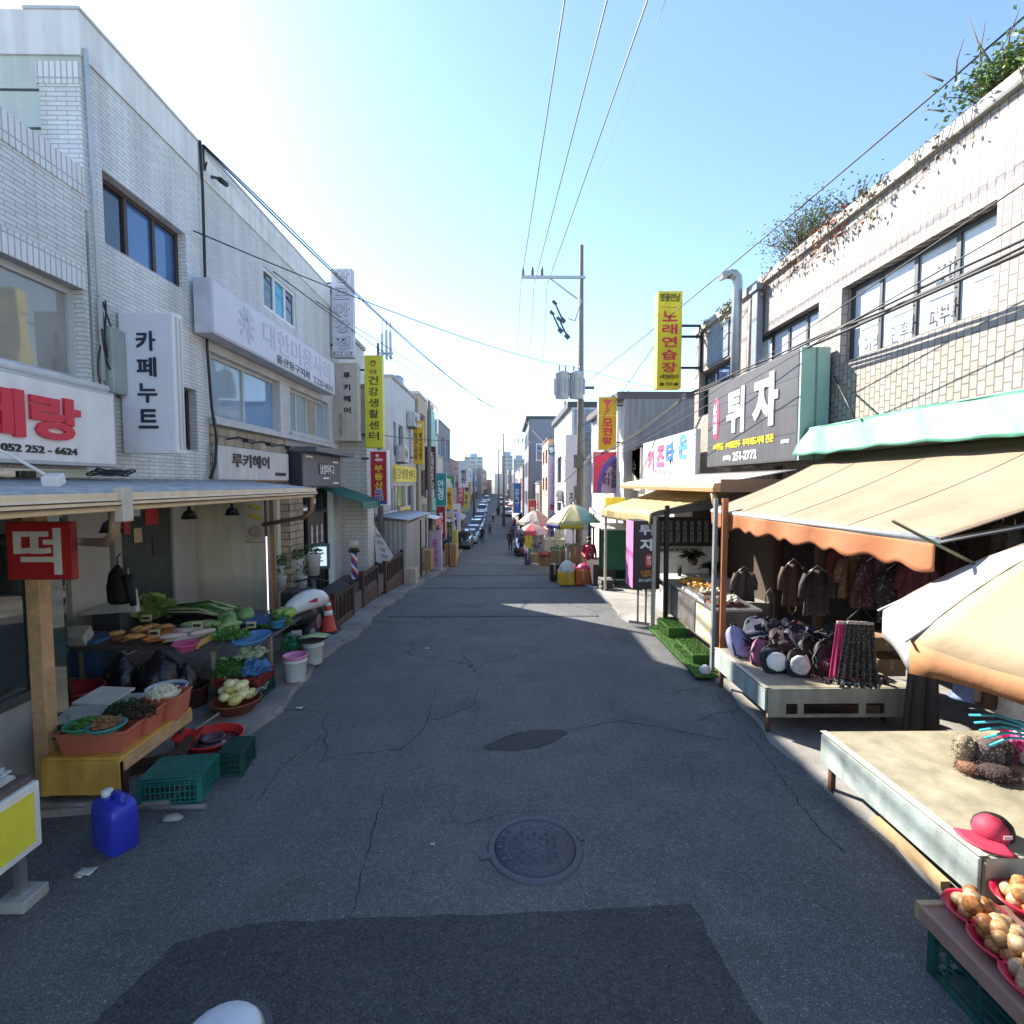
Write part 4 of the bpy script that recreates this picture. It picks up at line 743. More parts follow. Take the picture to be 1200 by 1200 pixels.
t = T('security_camera', 'small dark camera high on the white block near the roof', 'camera', (-3.95, 6.9, 6.75)); MB().cyl((-3.98, 7.25, 6.75), (-3.86, 7.25, 6.72), .02).build('mount', DGREY, t); MB().cyl((-3.86, 7.22, 6.7), (-3.84, 7.36, 6.71), .035).build('body', BLACK, t)
mb = MB()
for x, h in ((-3.75, .75), (-3.62, .85), (-3.5, .8)): mb.box(x, x + .07, 15.75, 15.83, 6.35, 6.35 + h); mb.cyl((x + .03, 15.85, 6.3), (x + .03, 15.85, 7.4 + h * .2), .02, n=6)
mb.box(-3.8, -3.4, 15.82, 15.88, 6.5, 6.56); mb.build('antenna_mast', M((.45, .52, .58), .5), None, loc=(-3.6, 15.8, 6.3), label='cluster of pale blue phone antennas above the yellow upright sign', cat='antenna')
for i, (x, y, lb) in enumerate(((-6.2, 19.3, 'grey steel water tank on the pale plaster roof'), (-4.5, 21.5, 'second small tank on the pale plaster roof near its far end'))): MB().lathe((x, y, 6.4), [(.3, 0), (.32, .05), (.32, .5), (.2, .62), (0, .66)], 16).build('water_tank', STEEL, None, loc=(x, y, 6.4), label=lb, cat='tank')
# ================================================================ roof plants
LEAF = [M((.07, .13, .03), .6, .4, 20), M((.1, .16, .035), .6, .4, 20), M((.045, .09, .03), .6, .4, 20)]; RLEAF = [M((.35, .07, .02), .6, .4, 20), M((.42, .16, .03), .6, .4, 20), M((.2, .1, .05), .6, .4, 20)]; TWIG = M((.12, .09, .06), .8)
def bush(label, c, rx, ry, rz, n, twigs, mats=LEAF, size=.09, name='bush'):
    t = T(name, label, 'plant', c); c = Vector(c); mb = MB(); lm = MB()
    for i in range(twigs):
        d = Vector((rnd.gauss(0, rx * .6), rnd.gauss(0, ry * .6), rnd.uniform(.35, 1.0) * rz * 1.5)); k = c + d
        q = [c + Vector((rnd.uniform(-.3, .3) * rx, rnd.uniform(-.3, .3) * ry, -.1)), c + d * .5 + Vector((0, rnd.uniform(-.1, .1), .05)), k]
        mb.tube(q, [.012, .008, .003], 4)
        for j in range(n // twigs):
            s = rnd.random() ** .7; p = q[1].lerp(q[2], s) + Vector((rnd.gauss(0, .09), rnd.gauss(0, .12), rnd.gauss(0, .08)))
            lm.leaf(p, (rnd.uniform(-1, 1), rnd.uniform(-1, 1), rnd.uniform(-.4, 1)), size * rnd.uniform(.6, 1.3), size * .5, rnd.randrange(3))
    mb.build('branch', TWIG, t); lm.build('foliage', mats, t)
bush('airy green bush growing on the roof edge above the far clinic window', (5.25, 9.2, 6.55), .4, .95, .62, 1900, 90, [M((.13, .2, .07), .6, .4, 20), M((.17, .25, .09), .6, .4, 20), M((.09, .15, .06), .6, .4, 20)], size=.055)
bush('thin grey green shrub next to the airy roof bush', (5.2, 7.9, 6.55), .25, .45, .3, 260, 40, size=.06); bush('green leafy plant with bare twigs on the near roof edge', (5.2, 5.5, 6.55), .3, .34, .3, 1900, 60, [M((.13, .22, .05), .6, .4, 20), M((.18, .27, .06), .6, .4, 20), M((.1, .16, .05), .6, .4, 20)], size=.07); bush('yellowish creeping plant along the nearest roof edge', (5.2, 4.75, 6.55), .2, .4, .24, 1900, 50, [M((.26, .3, .06), .6, .4, 20)] * 2 + [LEAF[1]], size=.08)
mb = MB(); 
for p0, p1 in (((1150, 95), (1155, 25)), ((1105, 95), (1075, 82)), ((1105, 130), (1080, 128)), ((1160, 90), (1190, 30)), ((1120, 95), (1130, 45)), ((1165, 80), (1135, 20)), ((1180, 70), (1195, 10))):
    a = PX(*p0, 5.2); b = PX(*p1, 5.2); m_ = a.lerp(b, .5) + Vector((0, .04, .03)); mb.tube([a, m_, b], [.012, .008, .003], 5)
mb.build('dead_branch', TWIG, None, loc=PX(1150, 95, 5.2), label='bare dead twigs sticking up from the near roof plant', cat='plant')
def vine(label, y0, y1, dz, n, mats, loc):
    mb = MB(); lm = MB(); t = T('creeper', label, 'plant', loc)
    for i in range(int((y1 - y0) * 6)):
        y = rnd.uniform(y0, y1); q = [Vector((5.05, y, 6.59)), Vector((4.91, y + .02, 6.57)), Vector((4.915, y + rnd.uniform(-.1, .1), 6.42 - dz * rnd.random() * .5)), Vector((4.96, y + rnd.uniform(-.2, .2), 6.42 - dz * rnd.uniform(.3, 1.1)))]
        mb.tube(q, [.006, .005, .004, .002], 4)
        for j in range(int(n * 1.6)):
            s = rnd.random(); k = min(2, int(s * 3)); p = q[k].lerp(q[k + 1], s * 3 - k) + Vector((-abs(rnd.gauss(0, .03)), rnd.gauss(0, .05), rnd.gauss(0, .03)))
            lm.leaf(p, (-.6, rnd.uniform(-1, 1), rnd.uniform(-1, .3)), rnd.uniform(.04, .08), .04, rnd.randrange(3))
    mb.build('stem', TWIG, t); lm.build('foliage', mats, t)
vine('red autumn creeper hanging over the roof edge', 7.55, 8.3, .34, 26, RLEAF, (5, 7.9, 6.4)); vine('orange brown creeper strands near the roof edge middle', 6.75, 7.4, .32, 13, RLEAF[1:] + [LEAF[1]], (5, 7, 6.4)); vine('sparse reddish creeper under the airy roof bush', 8.5, 10.2, .3, 7, RLEAF[:1] + [LEAF[2], RLEAF[2]], (5, 9, 6.4)); vine('short green creeper near the louvre panel', 11.2, 12.9, .3, 10, LEAF, (5, 12, 6.4)); vine('dry brown creeper stems along the near roof edge', 4.4, 6.7, .2, 2, [RLEAF[2]] * 3, (5, 5.5, 6.4))
# ================================================================ left: wood post, sign board, produce stall
t = T('wood_post', 'square raw timber post holding the canopy behind the red square sign', 'post', (-3.74, 4.12, .06)); MB().box(-3.8, -3.69, 4.06, 4.17, .05, 2.42).build('post', WOOD, t, bev=.006)
t, c = signbox('red square rice cake sign hung on the timber post', -3.85, -3.35, 3.98, 4.04, 1.85, 2.3, 'y-', M((.36, .012, .015), .45, .06), M((.3, .02, .02)), fr=.012)
text(t, '떡', (-3.6, 3.97, 2.075), .36, .36, 'y-', M((.62, .6, .56), .5), .02)
# yellow board with concrete foot
t = T('sign_stand', 'yellow sign board in a white frame on a steel leg with concrete foot', 'sign', (-2.98, 3.15, 0))
zb, zt = .3, .72
pts = [PZ(52, 1028, 0), ]
MB().box(-3.02, -2.96, 1.2, 3.19, zb, zt).build('frame', M((.7, .7, .66), .5), t, bev=.008); MB().box(-2.959, -2.954, 1.25, 3.14, zb + .05, zt - .05).build('board', M((.72, .66, .05), .55, .12, 6), t)
MB().box(-3.01, -2.97, 3.04, 3.09, .05, zb).build('leg', STEEL, t); mb = MB(); mb.box(-3.08, -2.9, 2.98, 3.16, 0, .075).build('foot', CONC, t, bev=.012)
MB().box(-3.6, -2.99, 1.0, 3.17, zt, zt + .045).build('counter_top', M((.12, .09, .08), .6), t); 
mb = MB()
for k in range(9): mb.obox((-3.26 + rnd.uniform(-.02, .02), 2.84 + rnd.uniform(-.03, .03), zt + .055 + k * .011), (.44 - .012 * k, .6 - .02 * k, .009), rnd.uniform(-.1, .1), 0, .02 * math.sin(k))
mb.build('paper_stack', M((.55, .58, .6), .7, .3, 14), None, loc=(-3.26, 2.84, zt + .05), label='stack of folded papers and plastic sheets on the yellow board stand', cat='papers')
# jerry can
t = T('jerry_can', 'blue plastic jerry can with white cap standing on the road edge', 'jerry can', tuple(PZ(136, 990, 0)), R(-28))
def local(t): return t.location
L = t.location
mb = MB(); W_, D_, H_ = .31, .19, .33
prof = [(.92, 0), (1, .02), (1, .26), (.96, .31), (.8, .345)]
vs = []; n = 24
for s_, z in prof:
    for k in range(n):
        a = 2 * math.pi * k / n; e = .35; x = math.copysign(abs(math.cos(a)) ** e, math.cos(a)); y = math.copysign(abs(math.sin(a)) ** e, math.sin(a))
        vs.append((L.x + x * W_ / 2 * s_, L.y + y * D_ / 2 * s_, L.z + z))
mb.add(vs, [(i * n + k, i * n + (k + 1) % n, (i + 1) * n + (k + 1) % n, (i + 1) * n + k) for i in range(len(prof) - 1) for k in range(n)] + [tuple(range((len(prof) - 1) * n, len(prof) * n))], 0, True)
BLU = M((.03, .045, .44), .35, .12, 4, sss=.05); mb.build('body', BLU, t)
MB().tube([(L.x - .02, L.y, L.z + .33), (L.x, L.y, L.z + .385), (L.x + .1, L.y, L.z + .39), (L.x + .125, L.y, L.z + .33)], .018, 8).build('handle', BLU, t)
mb = MB(); mb.lathe((L.x - .09, L.y, L.z + .335), [(.036, 0), (.036, .045), (.03, .05), (0, .05)], 14).build('cap', WHITE, t)
# crates
def crate(label, c, sx, sy, h, mat, rz=0, lid=True, group=None, name='crate', nb=12):
    t = T(name, label, 'crate', c, rz, group); x, y, z = c; mb = MB()
    for a, b in ((-1, -1), (1, -1), (-1, 1), (1, 1)): mb.box(x + a * sx / 2 - .018, x + a * sx / 2 + .018, y + b * sy / 2 - .018, y + b * sy / 2 + .018, z, z + h)
    for s_ in (-1, 1):
        for zz in (0, .25, .5, .75, .93):
            q = z + zz * h; hh = .03 if zz in (0, .93) else .008
            mb.box(x - sx / 2 + .018, x + sx / 2 - .018, y + s_ * sy / 2 - .008, y + s_ * sy / 2 + .008, q, q + hh); mb.box(x + s_ * sx / 2 - .0085, x + s_ * sx / 2 + .0085, y - sy / 2 + .018, y + sy / 2 - .018, q, q + hh)
        for k in range(1, nb):
            mb.box(x - sx / 2 + sx * k / nb - .004, x - sx / 2 + sx * k / nb + .004, y + s_ * sy / 2 - .006, y + s_ * sy / 2 + .006, z + .02, z + h - .02)
            if k < nb * .7: kk = sy * k / (nb * .7); mb.box(x + s_ * sx / 2 - .006, x + s_ * sx / 2 + .006, y - sy / 2 + kk - .004, y - sy / 2 + kk + .004, z + .02, z + h - .02)
    mb.box(x - sx / 2, x + sx / 2, y - sy / 2, y + sy / 2, z, z + .012); mb.build('body', mat, t)
    if lid:
        mb = MB()
        for k in range(15): mb.box(x - sx / 2 + sx * k / 14 - .008, x - sx / 2 + sx * k / 14 + .008, y - sy / 2, y + sy / 2, z + h, z + h + .012)
        for k in range(10): mb.box(x - sx / 2, x + sx / 2, y - sy / 2 + sy * k / 9 - .008, y - sy / 2 + sy * k / 9 + .008, z + h + .002, z + h + .014)
        mb.box(x - sx / 2, x + sx / 2, y - sy / 2, y + sy / 2, z + h - .04, z + h - .03); mb.build('lid', mat, t)
    return t
crate('upturned dark green plastic crate at the road edge beside the jerry can', (PZ(212, 930, 0).x, PZ(212, 930, 0).y, .005), .44, .34, .22, M((.022, .16, .135), .4, .2), R(8))
crate('smaller dark green crate behind the upturned one', (PZ(272, 905, 0).x, PZ(272, 905, 0).y + .08, .0), .2, .3, .2, M((.012, .06, .05), .4, .2), R(8))
MB().lathe((-2.58, 3.86, 0), [(.05, 0), (.07, .012), (.04, .03), (0, .034)], 9, 1.3, .7, wob=.15).build('stone', CONC, None, loc=(-2.58, 3.86, 0), label='pale rag or stone lying before the upturned green crate', cat='stone')
mb = MB(); mb.tube([(-3.9, 3.98, .035), (-3.0, 3.96, .035)], .045, 6).tube([(-2.9, 3.98, .012), (-2.4, 4.0, .008)], .022, 6); mb.build('kerb_edging', M((.22, .21, .2), .85, .3, 8, .6, 30), None, loc=(-3, 3.97, 0), label='rough concrete strip under the yellow bench edge', cat='kerb')
for i, (px, py, s_) in enumerate(((100, 1022, .07), (92, 1028, .03), (500, 760, .04), (350, 830, .05), (1012 * .5, 990, .02))):
    p = PZ(px, py, .004); mb = MB(); mb.grid(lambda u, v: (p.x + (u - .5) * s_ * 1.5 + .01 * v, p.y + (v - .5) * s_, p.z + .003 + .008 * math.sin(3 * u + 2 * v) ** 2), 4, 3); mb.build('litter', M((.55, .55, .52), .7), None, solid=.002, loc=p, label=['scrap of white paper on the asphalt near the yellow board', 'smaller paper scrap beside the first on the asphalt', 'tiny pale scrap in the middle of the road', 'pale scrap of litter beside the white buckets', 'tiny pebble of litter near the manhole'][i], cat='litter')
# yellow bench with terracotta planters
t = T('bench', 'low ochre painted plank bench carrying the terracotta boxes', 'bench', (-3.3, 4.4, .06))
OCH = M((.66, .38, .07), .6, .25, 5, .2, 30, streak=.2)
MB().box(-3.68, -3.06, 4.0, 4.92, .38, .42).build('top', OCH, t, bev=.005); MB().box(-3.68, -3.07, 3.985, 4.0, .12, .4).build('front_apron', OCH, t); MB().box(-3.06, -3.045, 4.02, 4.9, .3, .4).build('side_apron', WOOD, t)
for x in (-3.62, -3.12):
    for y in (4.08, 4.82): MB().box(x - .03, x + .03, y - .03, y + .03, .05, .38).build('leg', DWOOD, t)
t = T('wood_block', 'broken wooden box and boards lying under the ochre bench edge', 'wood', (-2.95, 4.75, .06)); mb = MB(); mb.obox((-2.98, 4.7, .13), (.1, .5, .12), .2).obox((-3.1, 4.5, .1), (.4, .12, .08), .5).build('board', DWOOD, t)
def planter(label, c, sx, sy, h, rz):
    t = T('planter_box', label, 'planter box', c, rz, 'terracotta boxes on the ochre bench'); x, y, z = c; mb = MB(); k = .86
    def ring(s_, zz): return [(x + a * sx / 2 * s_, y + b * sy / 2 * s_, zz) for a, b in ((-1, -1), (1, -1), (1, 1), (-1, 1))]
    v = ring(k, z) + ring(1, z + h) + ring(1.06, z + h) + ring(1.06, z + h + .02) + ring(.97, z + h + .02) + ring(.95, z + h - .05)
    fs_ = [(3, 2, 1, 0), (20, 21, 22, 23)]
    for i in range(5):
        for j in range(4): fs_.append((4 * i + j, 4 * i + (j + 1) % 4, 4 * i + 4 + (j + 1) % 4, 4 * i + 4 + j))
    mb.add(v, fs_); mb.build('box', TERRA, t, bev=.008); return t
planter('nearest terracotta planter box under the round trays on the ochre bench', (-3.34, 4.17, .42), .52, .26, .16, R(5)); planter('middle terracotta planter box holding dark greens', (-3.25, 4.44, .42), .36, .24, .18, R(6)); planter('farthest terracotta planter box holding bean sprouts', (-3.18, 4.74, .42), .32, .26, .2, R(6))
GRN = [M((.055, .15, .03), .55, .4, 30), M((.09, .24, .045), .55, .4, 30), M((.15, .3, .09), .55, .3, 30)]; DGR = [M((.02, .06, .02), .6, .4, 30), M((.035, .085, .028), .6, .4, 30), M((.03, .035, .02), .6, .4, 30)]
PALE = [M((.72, .7, .55), .5, .2, 20), M((.76, .72, .54), .5, .2, 20), M((.5, .5, .33), .5, .2, 20)]
def leafheap(label, c, rx, ry, h, n, size, mats, name='vegetable_heap', cat='vegetables', group=None, wd=.5):
    mb = MB(); c = Vector(c)
    for i in range(n):
        a, q = rnd.random() * 6.283, rnd.random() ** .5; z = (1 - q * q) * h
        mb.leaf(c + Vector((rx * q * math.cos(a), ry * q * math.sin(a), z * rnd.uniform(.3, 1))), (math.cos(a) * rnd.random(), math.sin(a) * rnd.random(), rnd.uniform(.1, .9)), size * rnd.uniform(.6, 1.3), size * wd, rnd.randrange(3), rnd.uniform(.1, .6))
    mb.ell(c + Vector((0, 0, h * .2)), (rx * .85, ry * .85, h * .5), 14, 8, jit=.1, mi=0)
    return mb.build(name, mats, None, loc=c, label=label, cat=cat, group=group)
leafheap('heap of dark green greens in the middle terracotta box', (-3.3, 4.42, .6), .15, .12, .1, 260, .06, DGR); leafheap('brown dried fern heap beside the dark greens', (-3.17, 4.36, .6), .12, .1, .08, 240, .05, [M((.06, .035, .025), .6, .4, 30)] * 3)
def sprouts(label, c, rx, ry, h, n):
    mb = MB(); c = Vector(c)
    for i in range(n):
        a, q = rnd.random() * 6.283, rnd.random() ** .5; p = c + Vector((rx * q * math.cos(a), ry * q * math.sin(a), (1 - q * q) * h)); d = Vector((rnd.uniform(-1, 1), rnd.uniform(-1, 1), rnd.uniform(-.2, .5))) * .03
        mb.tube([p - d, p + Vector((0, 0, .008)), p + d], .004, 4); mb.ell(p + d, .008, 6, 4, mi=1)
    mb.ell(c, (rx, ry, h * .7), 12, 6, mi=0); mb.build('bean_sprouts', PALE, None, loc=c, label=label, cat='vegetables')
sprouts('pale heap of bean sprouts in the farthest terracotta box', (-3.2, 4.72, .62), .13, .11, .09, 300)
def basin(label, c, r, h, mat, name='basin', cat='basin', taper=.75, sx=1, group=None, rz=0, thick=.008, n=32, inner=None):
    t = T(name, label, cat, c, 0, group); mb = MB()
    mb.lathe(c, [(r * taper, 0), (r * (taper + .05), .006), (r, h - .01), (r + .014, h - .006), (r + .014, h + .004), (r - .002, h + .004), (r * (taper + .03), thick + .012), (0, thick + .01)], n, sx, 1, rz=rz); mb.build('bowl', mat, t)
    if inner: inner(t)
    return t
GRT = M((.05, .3, .16), .4, .1); TEAL = M((.06, .3, .3), .4, .1); TUBB = M((.05, .14, .4), .4, .1)
basin('green rimmed tray of chopped green vegetables on the nearest box', (-3.42, 4.1, .6), .13, .05, GRT, 'tray', 'tray'); leafheap('chopped green peppers in the green rimmed tray', (-3.42, 4.1, .63), .1, .1, .05, 110, .045, [GRN[1], GRN[2], GRN[0]])
basin('teal tray of brown roots on the nearest box front', (-3.22, 4.07, .61), .125, .045, TEAL, 'tray', 'tray'); leafheap('tangle of brown roots in the teal tray', (-3.22, 4.07, .64), .085, .085, .07, 120, .06, [M((.28, .13, .05), .6, .3, 20)] * 2 + [M((.4, .24, .12), .6)], wd=.25)
basin('round white tub with blue water behind the terracotta boxes', (-3.38, 5.05, .46), .17, .11, M((.5, .55, .62), .4, .1), 'tub', 'tub', .9); MB().lathe((-3.38, 5.05, .55), [(.164, 0), (0, .001)], 28).build('water', M((.05, .13, .26), .1, .1), None, loc=(-3.38, 5.05, .55), label='blue water filling the round white tub', cat='water')
MB().obox((-3.62, 4.32, .63), (.32, .3, .012), .2, .08).build('plastic_tray', M((.35, .38, .38), .3), None, loc=(-3.62, 4.32, .63), label='clear plastic tray lid leaning over dark vegetables', cat='tray'); MB().obox((-3.66, 4.62, .66), (.34, .3, .02), -.1, .1).build('cutting_board', M((.5, .5, .47), .5), None, loc=(-3.66, 4.62, .66), label='pale cutting board on the bench behind the timber post', cat='board')
leafheap('dark bagged seaweed heap beside the timber post', (-3.6, 4.25, .5), .16, .14, .12, 160, .07, DGR); t = T('tray', 'shallow clear plastic box of greens between the bench boxes', 'tray', (-3.45, 4.75, .5)); MB().obox((-3.45, 4.75, .57), (.34, .26, .012), .1, .05).build('lid', M((.4, .45, .47), .25), t); MB().obox((-3.45, 4.75, .53), (.32, .24, .07), .1).build('box', M((.2, .28, .28), .3), t)
# red basin + scoop
REDP = M((.58, .03, .025), .35, .12); p = (-2.82, 4.86, .02)
basin('wide red plastic basin of water on the pavement edge', p, .25, .14, REDP, taper=.82); MB().lathe((p[0], p[1], .1), [(.22, 0), (0, .001)], 24).build('water', M((.12, .1, .11), .08, .2), None, loc=(p[0], p[1], .1), label='dirty water standing in the wide red basin', cat='water')
basin('small dark bowl floating in the wide red basin', (p[0] - .02, p[1] + .02, .095), .09, .04, M((.1, .06, .08), .4), 'bowl', 'bowl'); t = T('dustpan', 'red plastic dustpan leaning on the wide red basin', 'dustpan', (-3.12, 4.9, .06))
mb = MB(); mb.grid(lambda u, v: (-3.14 + .24 * u, 4.72 + .16 * v, .15 + .06 * v + .05 * (2 * u - 1) ** 2), 8, 4); mb.build('pan', M((.5, .02, .02), .4), t, solid=.008); MB().tube([(-3.0, 4.86, .22), (-2.9, 5.1, .27)], .014, 6).build('handle', M((.2, .18, .17), .5), t)
# terracotta bowl of yellow melons in plastic
p = PZ(277, 832, .06); MC = [M((.7, .6, .2), .45, .4, 30), M((.74, .68, .36), .45, .35, 30)]
basin('terracotta bowl piled with pale yellow melons on the pavement', (p.x, p.y, .06), .25, .13, M((.25, .07, .035), .5), 'bowl', 'bowl', .7)
for k in range(16):
    a = k * 2.4; q = .17 * math.sqrt((k % 11) / 11); z = .17 + (.09 if k > 10 else 0) + .03 * (k % 2) + (.05 if k == 15 else 0)
    mb = MB(); mb.ell((p.x + q * math.cos(a), p.y + q * math.sin(a), .06 + z), (.085, .055, .052), 12, 8, (rnd.uniform(-.5, .5), rnd.uniform(-.6, .6), a + 1)); mb.build('melon', MC[k % 2], None, loc=(p.x + q * math.cos(a), p.y + q * math.sin(a), .06 + z), label='pale yellow melon heaped in the terracotta bowl', cat='melon', group='melons in the terracotta bowl')
mb = MB(); mb.grid(lambda u, v: (p.x + .12 + .2 * u, p.y - .02 + .16 * v, .2 + .12 * u + .03 * math.sin(9 * u + 7 * v)), 8, 8); mb.build('plastic_bag', M((.45, .48, .45), .2, .2), None, loc=(p.x + .2, p.y, .2), label='clear plastic bag edge folded over the melon bowl', cat='bag', solid=.002)
# buckets
def bucket(label, c, r, h, lid, dent=0):
    t = T('bucket', label, 'bucket', c); mb = MB(); mb.lathe(c, [(r * .82, 0), (r * .84, .01), (r * .97, h * .78), (r * 1.03, h * .8), (r * 1.03, h * .84), (r, h * .86), (r * 1.02, h)], 26); mb.build('body', M((.6, .6, .58), .45, .12, 5, streak=.12), t)
    if lid: mb = MB(); mb.lathe((c[0], c[1], c[2] + h), [(r * 1.07, -.02), (r * 1.07, .012), (r * 1.0, .016), (r * .97, .004), (0, .004)], 26); mb.build('lid', lid, t)
    return t
bucket('white plastic bucket with a pink lid at the road edge', (-2.72, 6.55, .03), .145, .34, M((.62, .2, .36), .45)); q = PZ(364, 782, .0); bucket('white bucket under a tray of leeks behind the pink lidded one', (q.x, q.y + .1, .03), .15, .32, None)
basin('dark tray laid over the white bucket', (q.x, q.y + .1, .35), .2, .04, BLACK, 'tray', 'tray'); mb = MB()
for k in range(14): mb.tube([(q.x - .16 + .01 * k, q.y + .02 + .012 * k, .41 + .01 * (k % 3)), (q.x + .02, q.y + .05 + .012 * k, .43), (q.x + .2, q.y + .08 + .01 * k, .41)], .012, 5, mi=k % 2)
mb.build('leek_bundle', [M((.5, .6, .36), .5), M((.2, .34, .1), .5)], None, loc=(q.x, q.y + .1, .4), label='white and green leeks lying on the dark bucket tray', cat='vegetables'); leafheap('green plastic bag of greens beside the leek bucket', (q.x - .28, q.y + .1, .25), .13, .12, .2, 90, .09, [M((.03, .2, .09), .35)] * 3, 'bag', 'bag')
# big produce table
t = T('stall_table', 'long dark market table spread with vegetables', 'table', (-4, 6.4, .06))
MB().box(-5.1, -3.35, 5.9, 7.4, .66, .7).build('top', M((.08, .07, .065), .6), t); MB().box(-3.38, -3.02, 6.5, 8.1, .6, .63).build('side_shelf', M((.12, .13, .14), .5), t)
for a in ((-5.0, 6.0), (-3.45, 6.0), (-5.0, 7.3), (-3.06, 6.6), (-3.06, 8.0), (-3.4, 7.3)): MB().box(a[0] - .02, a[0] + .02, a[1] - .02, a[1] + .02, .05, .62).build('leg', M((.3, .26, .16), .6), t)
MB().box(-3.6, -3.56, 5.88, 6.7, .68, .76).build('edge_board', M((.55, .35, .08), .6), t)
def lump(label, c, r, mat, rot=(0, 0, 0), jit=.05, name='vegetable', cat='vegetable', group=None, n=12):
    return MB().ell(c, r, n, 8, rot, jit).build(name, mat, None, loc=c, label=label, cat=cat, group=group)
SWP = [M((.42, .17, .08), .6, .45, 22, .5, 30), M((.6, .32, .11), .6, .45, 22, .5, 30)]
for k in range(16): lump('knobbly orange brown sweet potato on the dark market table', (-4.75 + rnd.uniform(0, .5), 6.0 + rnd.uniform(0, .5), .74 + .05 * (k % 2)), (rnd.uniform(.08, .13), .035, .033), SWP[k % 2], (0, rnd.uniform(-.2, .2), rnd.uniform(-.2, 1.6)), .17, 'sweet_potato', 'sweet potato', 'sweet potatoes on the market table')
for k in range(12): lump('long carrot among the roots on the dark market table', (-4.2 + rnd.uniform(0, .28), 6.0 + rnd.uniform(0, .35), .74 + .04 * (k % 2)), (.13, .026, .026), M((.5, .17, .04), .5, .2), (0, 0, rnd.uniform(.5, 1)), .05, 'carrot', 'carrot', 'carrots on the market table')
for k in range(9): lump('white radish root beside the carrots', (-3.95 + rnd.uniform(0, .3), 5.98 + rnd.uniform(0, .3), .75 + .05 * (k % 2)), (.15, .035, .035), M((.52, .44, .42), .5, .15), (0, 0, rnd.uniform(.4, .9)), .05, 'radish', 'radish', 'radishes on the market table')
for k in range(5): lump('pale green courgette behind the radish roots', (-4.0 + .12 * k, 6.55 + .05 * (k % 2), .78), (.16, .05, .05), M((.3, .42, .16), .4, .2), (0, .1, .6 + .1 * k), .03, 'courgette', 'courgette', 'courgettes on the market table')
CAB = M((.16, .3, .1), .5, .35, 9, .4, 14)
for k, (x, y, z, r) in enumerate(((-3.66, 6.7, .82, .12), (-3.5, 6.85, .82, .12), (-3.58, 6.6, .8, .1))): lump(('round green cabbage nearest the blue tray', 'round green cabbage at the table corner', 'smaller green cabbage in front of the others')[k], (x, y, z), (r, r, r * .9), CAB, (k, 0, 0), .05, 'cabbage', 'cabbage', 'cabbages on the market table', 14)
leafheap('big pale green leafy cabbage pile at the table back', (-4.95, 7.05, .72), .25, .22, .3, 90, .24, [M((.22, .34, .09), .5, .3, 9), M((.3, .4, .14), .5, .3, 9), M((.14, .26, .06), .5)], wd=.8)
mb = MB()
for k in range(46): y = 6.9 + rnd.uniform(0, .4); mb.tube([(-4.6, y, .78 + rnd.uniform(0, .12)), (-4.2, y + .05, .84 + rnd.uniform(0, .1)), (-3.82, y + rnd.uniform(-.1, .15), .78 + rnd.uniform(0, .06))], .014, 5, mi=0 if k % 3 else 1)
mb.build('onion_bundle', [M((.06, .17, .03), .5, .3), M((.5, .5, .3), .5)], None, loc=(-4.2, 7.1, .75), label='bundle of long green onions lying across the table back', cat='vegetables')
MB().box(-4.75, -3.85, 6.85, 7.38, .7, .76).build('dark_tray', BLACK, None, loc=(-4.3, 7.1, .7), label='dark tray under the long green onions', cat='tray')
MB().obox((-5.15, 6.75, .96), (.55, .5, .02), .1, .06, -.05).build('foam_tray', M((.6, .62, .6), .5), None, loc=(-5.15, 6.75, .95), label='white foam lid resting on the table corner by the hanging jacket', cat='lid'); MB().box(-5.3, -4.95, 6.55, 6.95, .7, .94).build('foam_box', M((.06, .07, .08), .5), None, loc=(-5.15, 6.75, .7), label='dark box under the white foam lid', cat='box')
MB().obox((-3.3, 6.78, .79), (.3, .34, .02), .2, .12).build('blue_board', M((.03, .09, .24), .4), None, loc=(-3.3, 6.78, .78), label='flat blue board between the cabbages and the leafy greens', cat='board')
basin('oval light blue tray at the table street edge', (-3.12, 6.25, .66), .3, .05, M((.1, .26, .5), .4), 'tray', 'tray', .85, .6); basin('bright pink bowl turned over a bundle under the table edge', (-3.66, 5.82, .68), .13, .09, M((.7, .12, .3), .4), 'bowl', 'bowl', .6)
leafheap('leafy greens heap next to the blue basket', (-3.2, 6.95, .66), .2, .2, .16, 160, .11, GRN); leafheap('green lettuce spread in front of the blue basket', (-3.42, 6.3, .68), .2, .17, .1, 140, .1, [GRN[1], GRN[2], GRN[2]], wd=.7)
basin('small bright blue basket among the greens', (-3.08, 6.85, .66), .1, .1, M((.06, .25, .45), .4), 'basket', 'basket', .85)
for k in range(4): lump('light green round squash beside the blue basket', (-3.22 + .13 * (k % 2), 7.2 + .13 * (k // 2), .74), (.075, .075, .08), M((.3, .42, .1), .45, .2, 20), (0, 0, 0), .03, 'squash', 'squash', 'round squashes on the side shelf')
for k in range(12): lump('small pinkish onion on the side shelf end', (-3.22 + .3 * rnd.random(), 7.55 + .4 * rnd.random(), .67 + .04 * (k % 2)), .04, M((.42, .2, .13), .45, .2), (0, 0, 0), .05, 'onion', 'onion', 'onions on the side shelf', 9)
crate('dark green crate at the bottom of the pair below the blue tray', (-3.12, 6.05, .06), .5, .4, .16, M((.012, .06, .05), .45, .2), 0, False); crate('dull red crate stacked on the dark green one', (-3.12, 6.05, .23), .5, .4, .1, M((.22, .03, .02), .45, .2), 0, False)
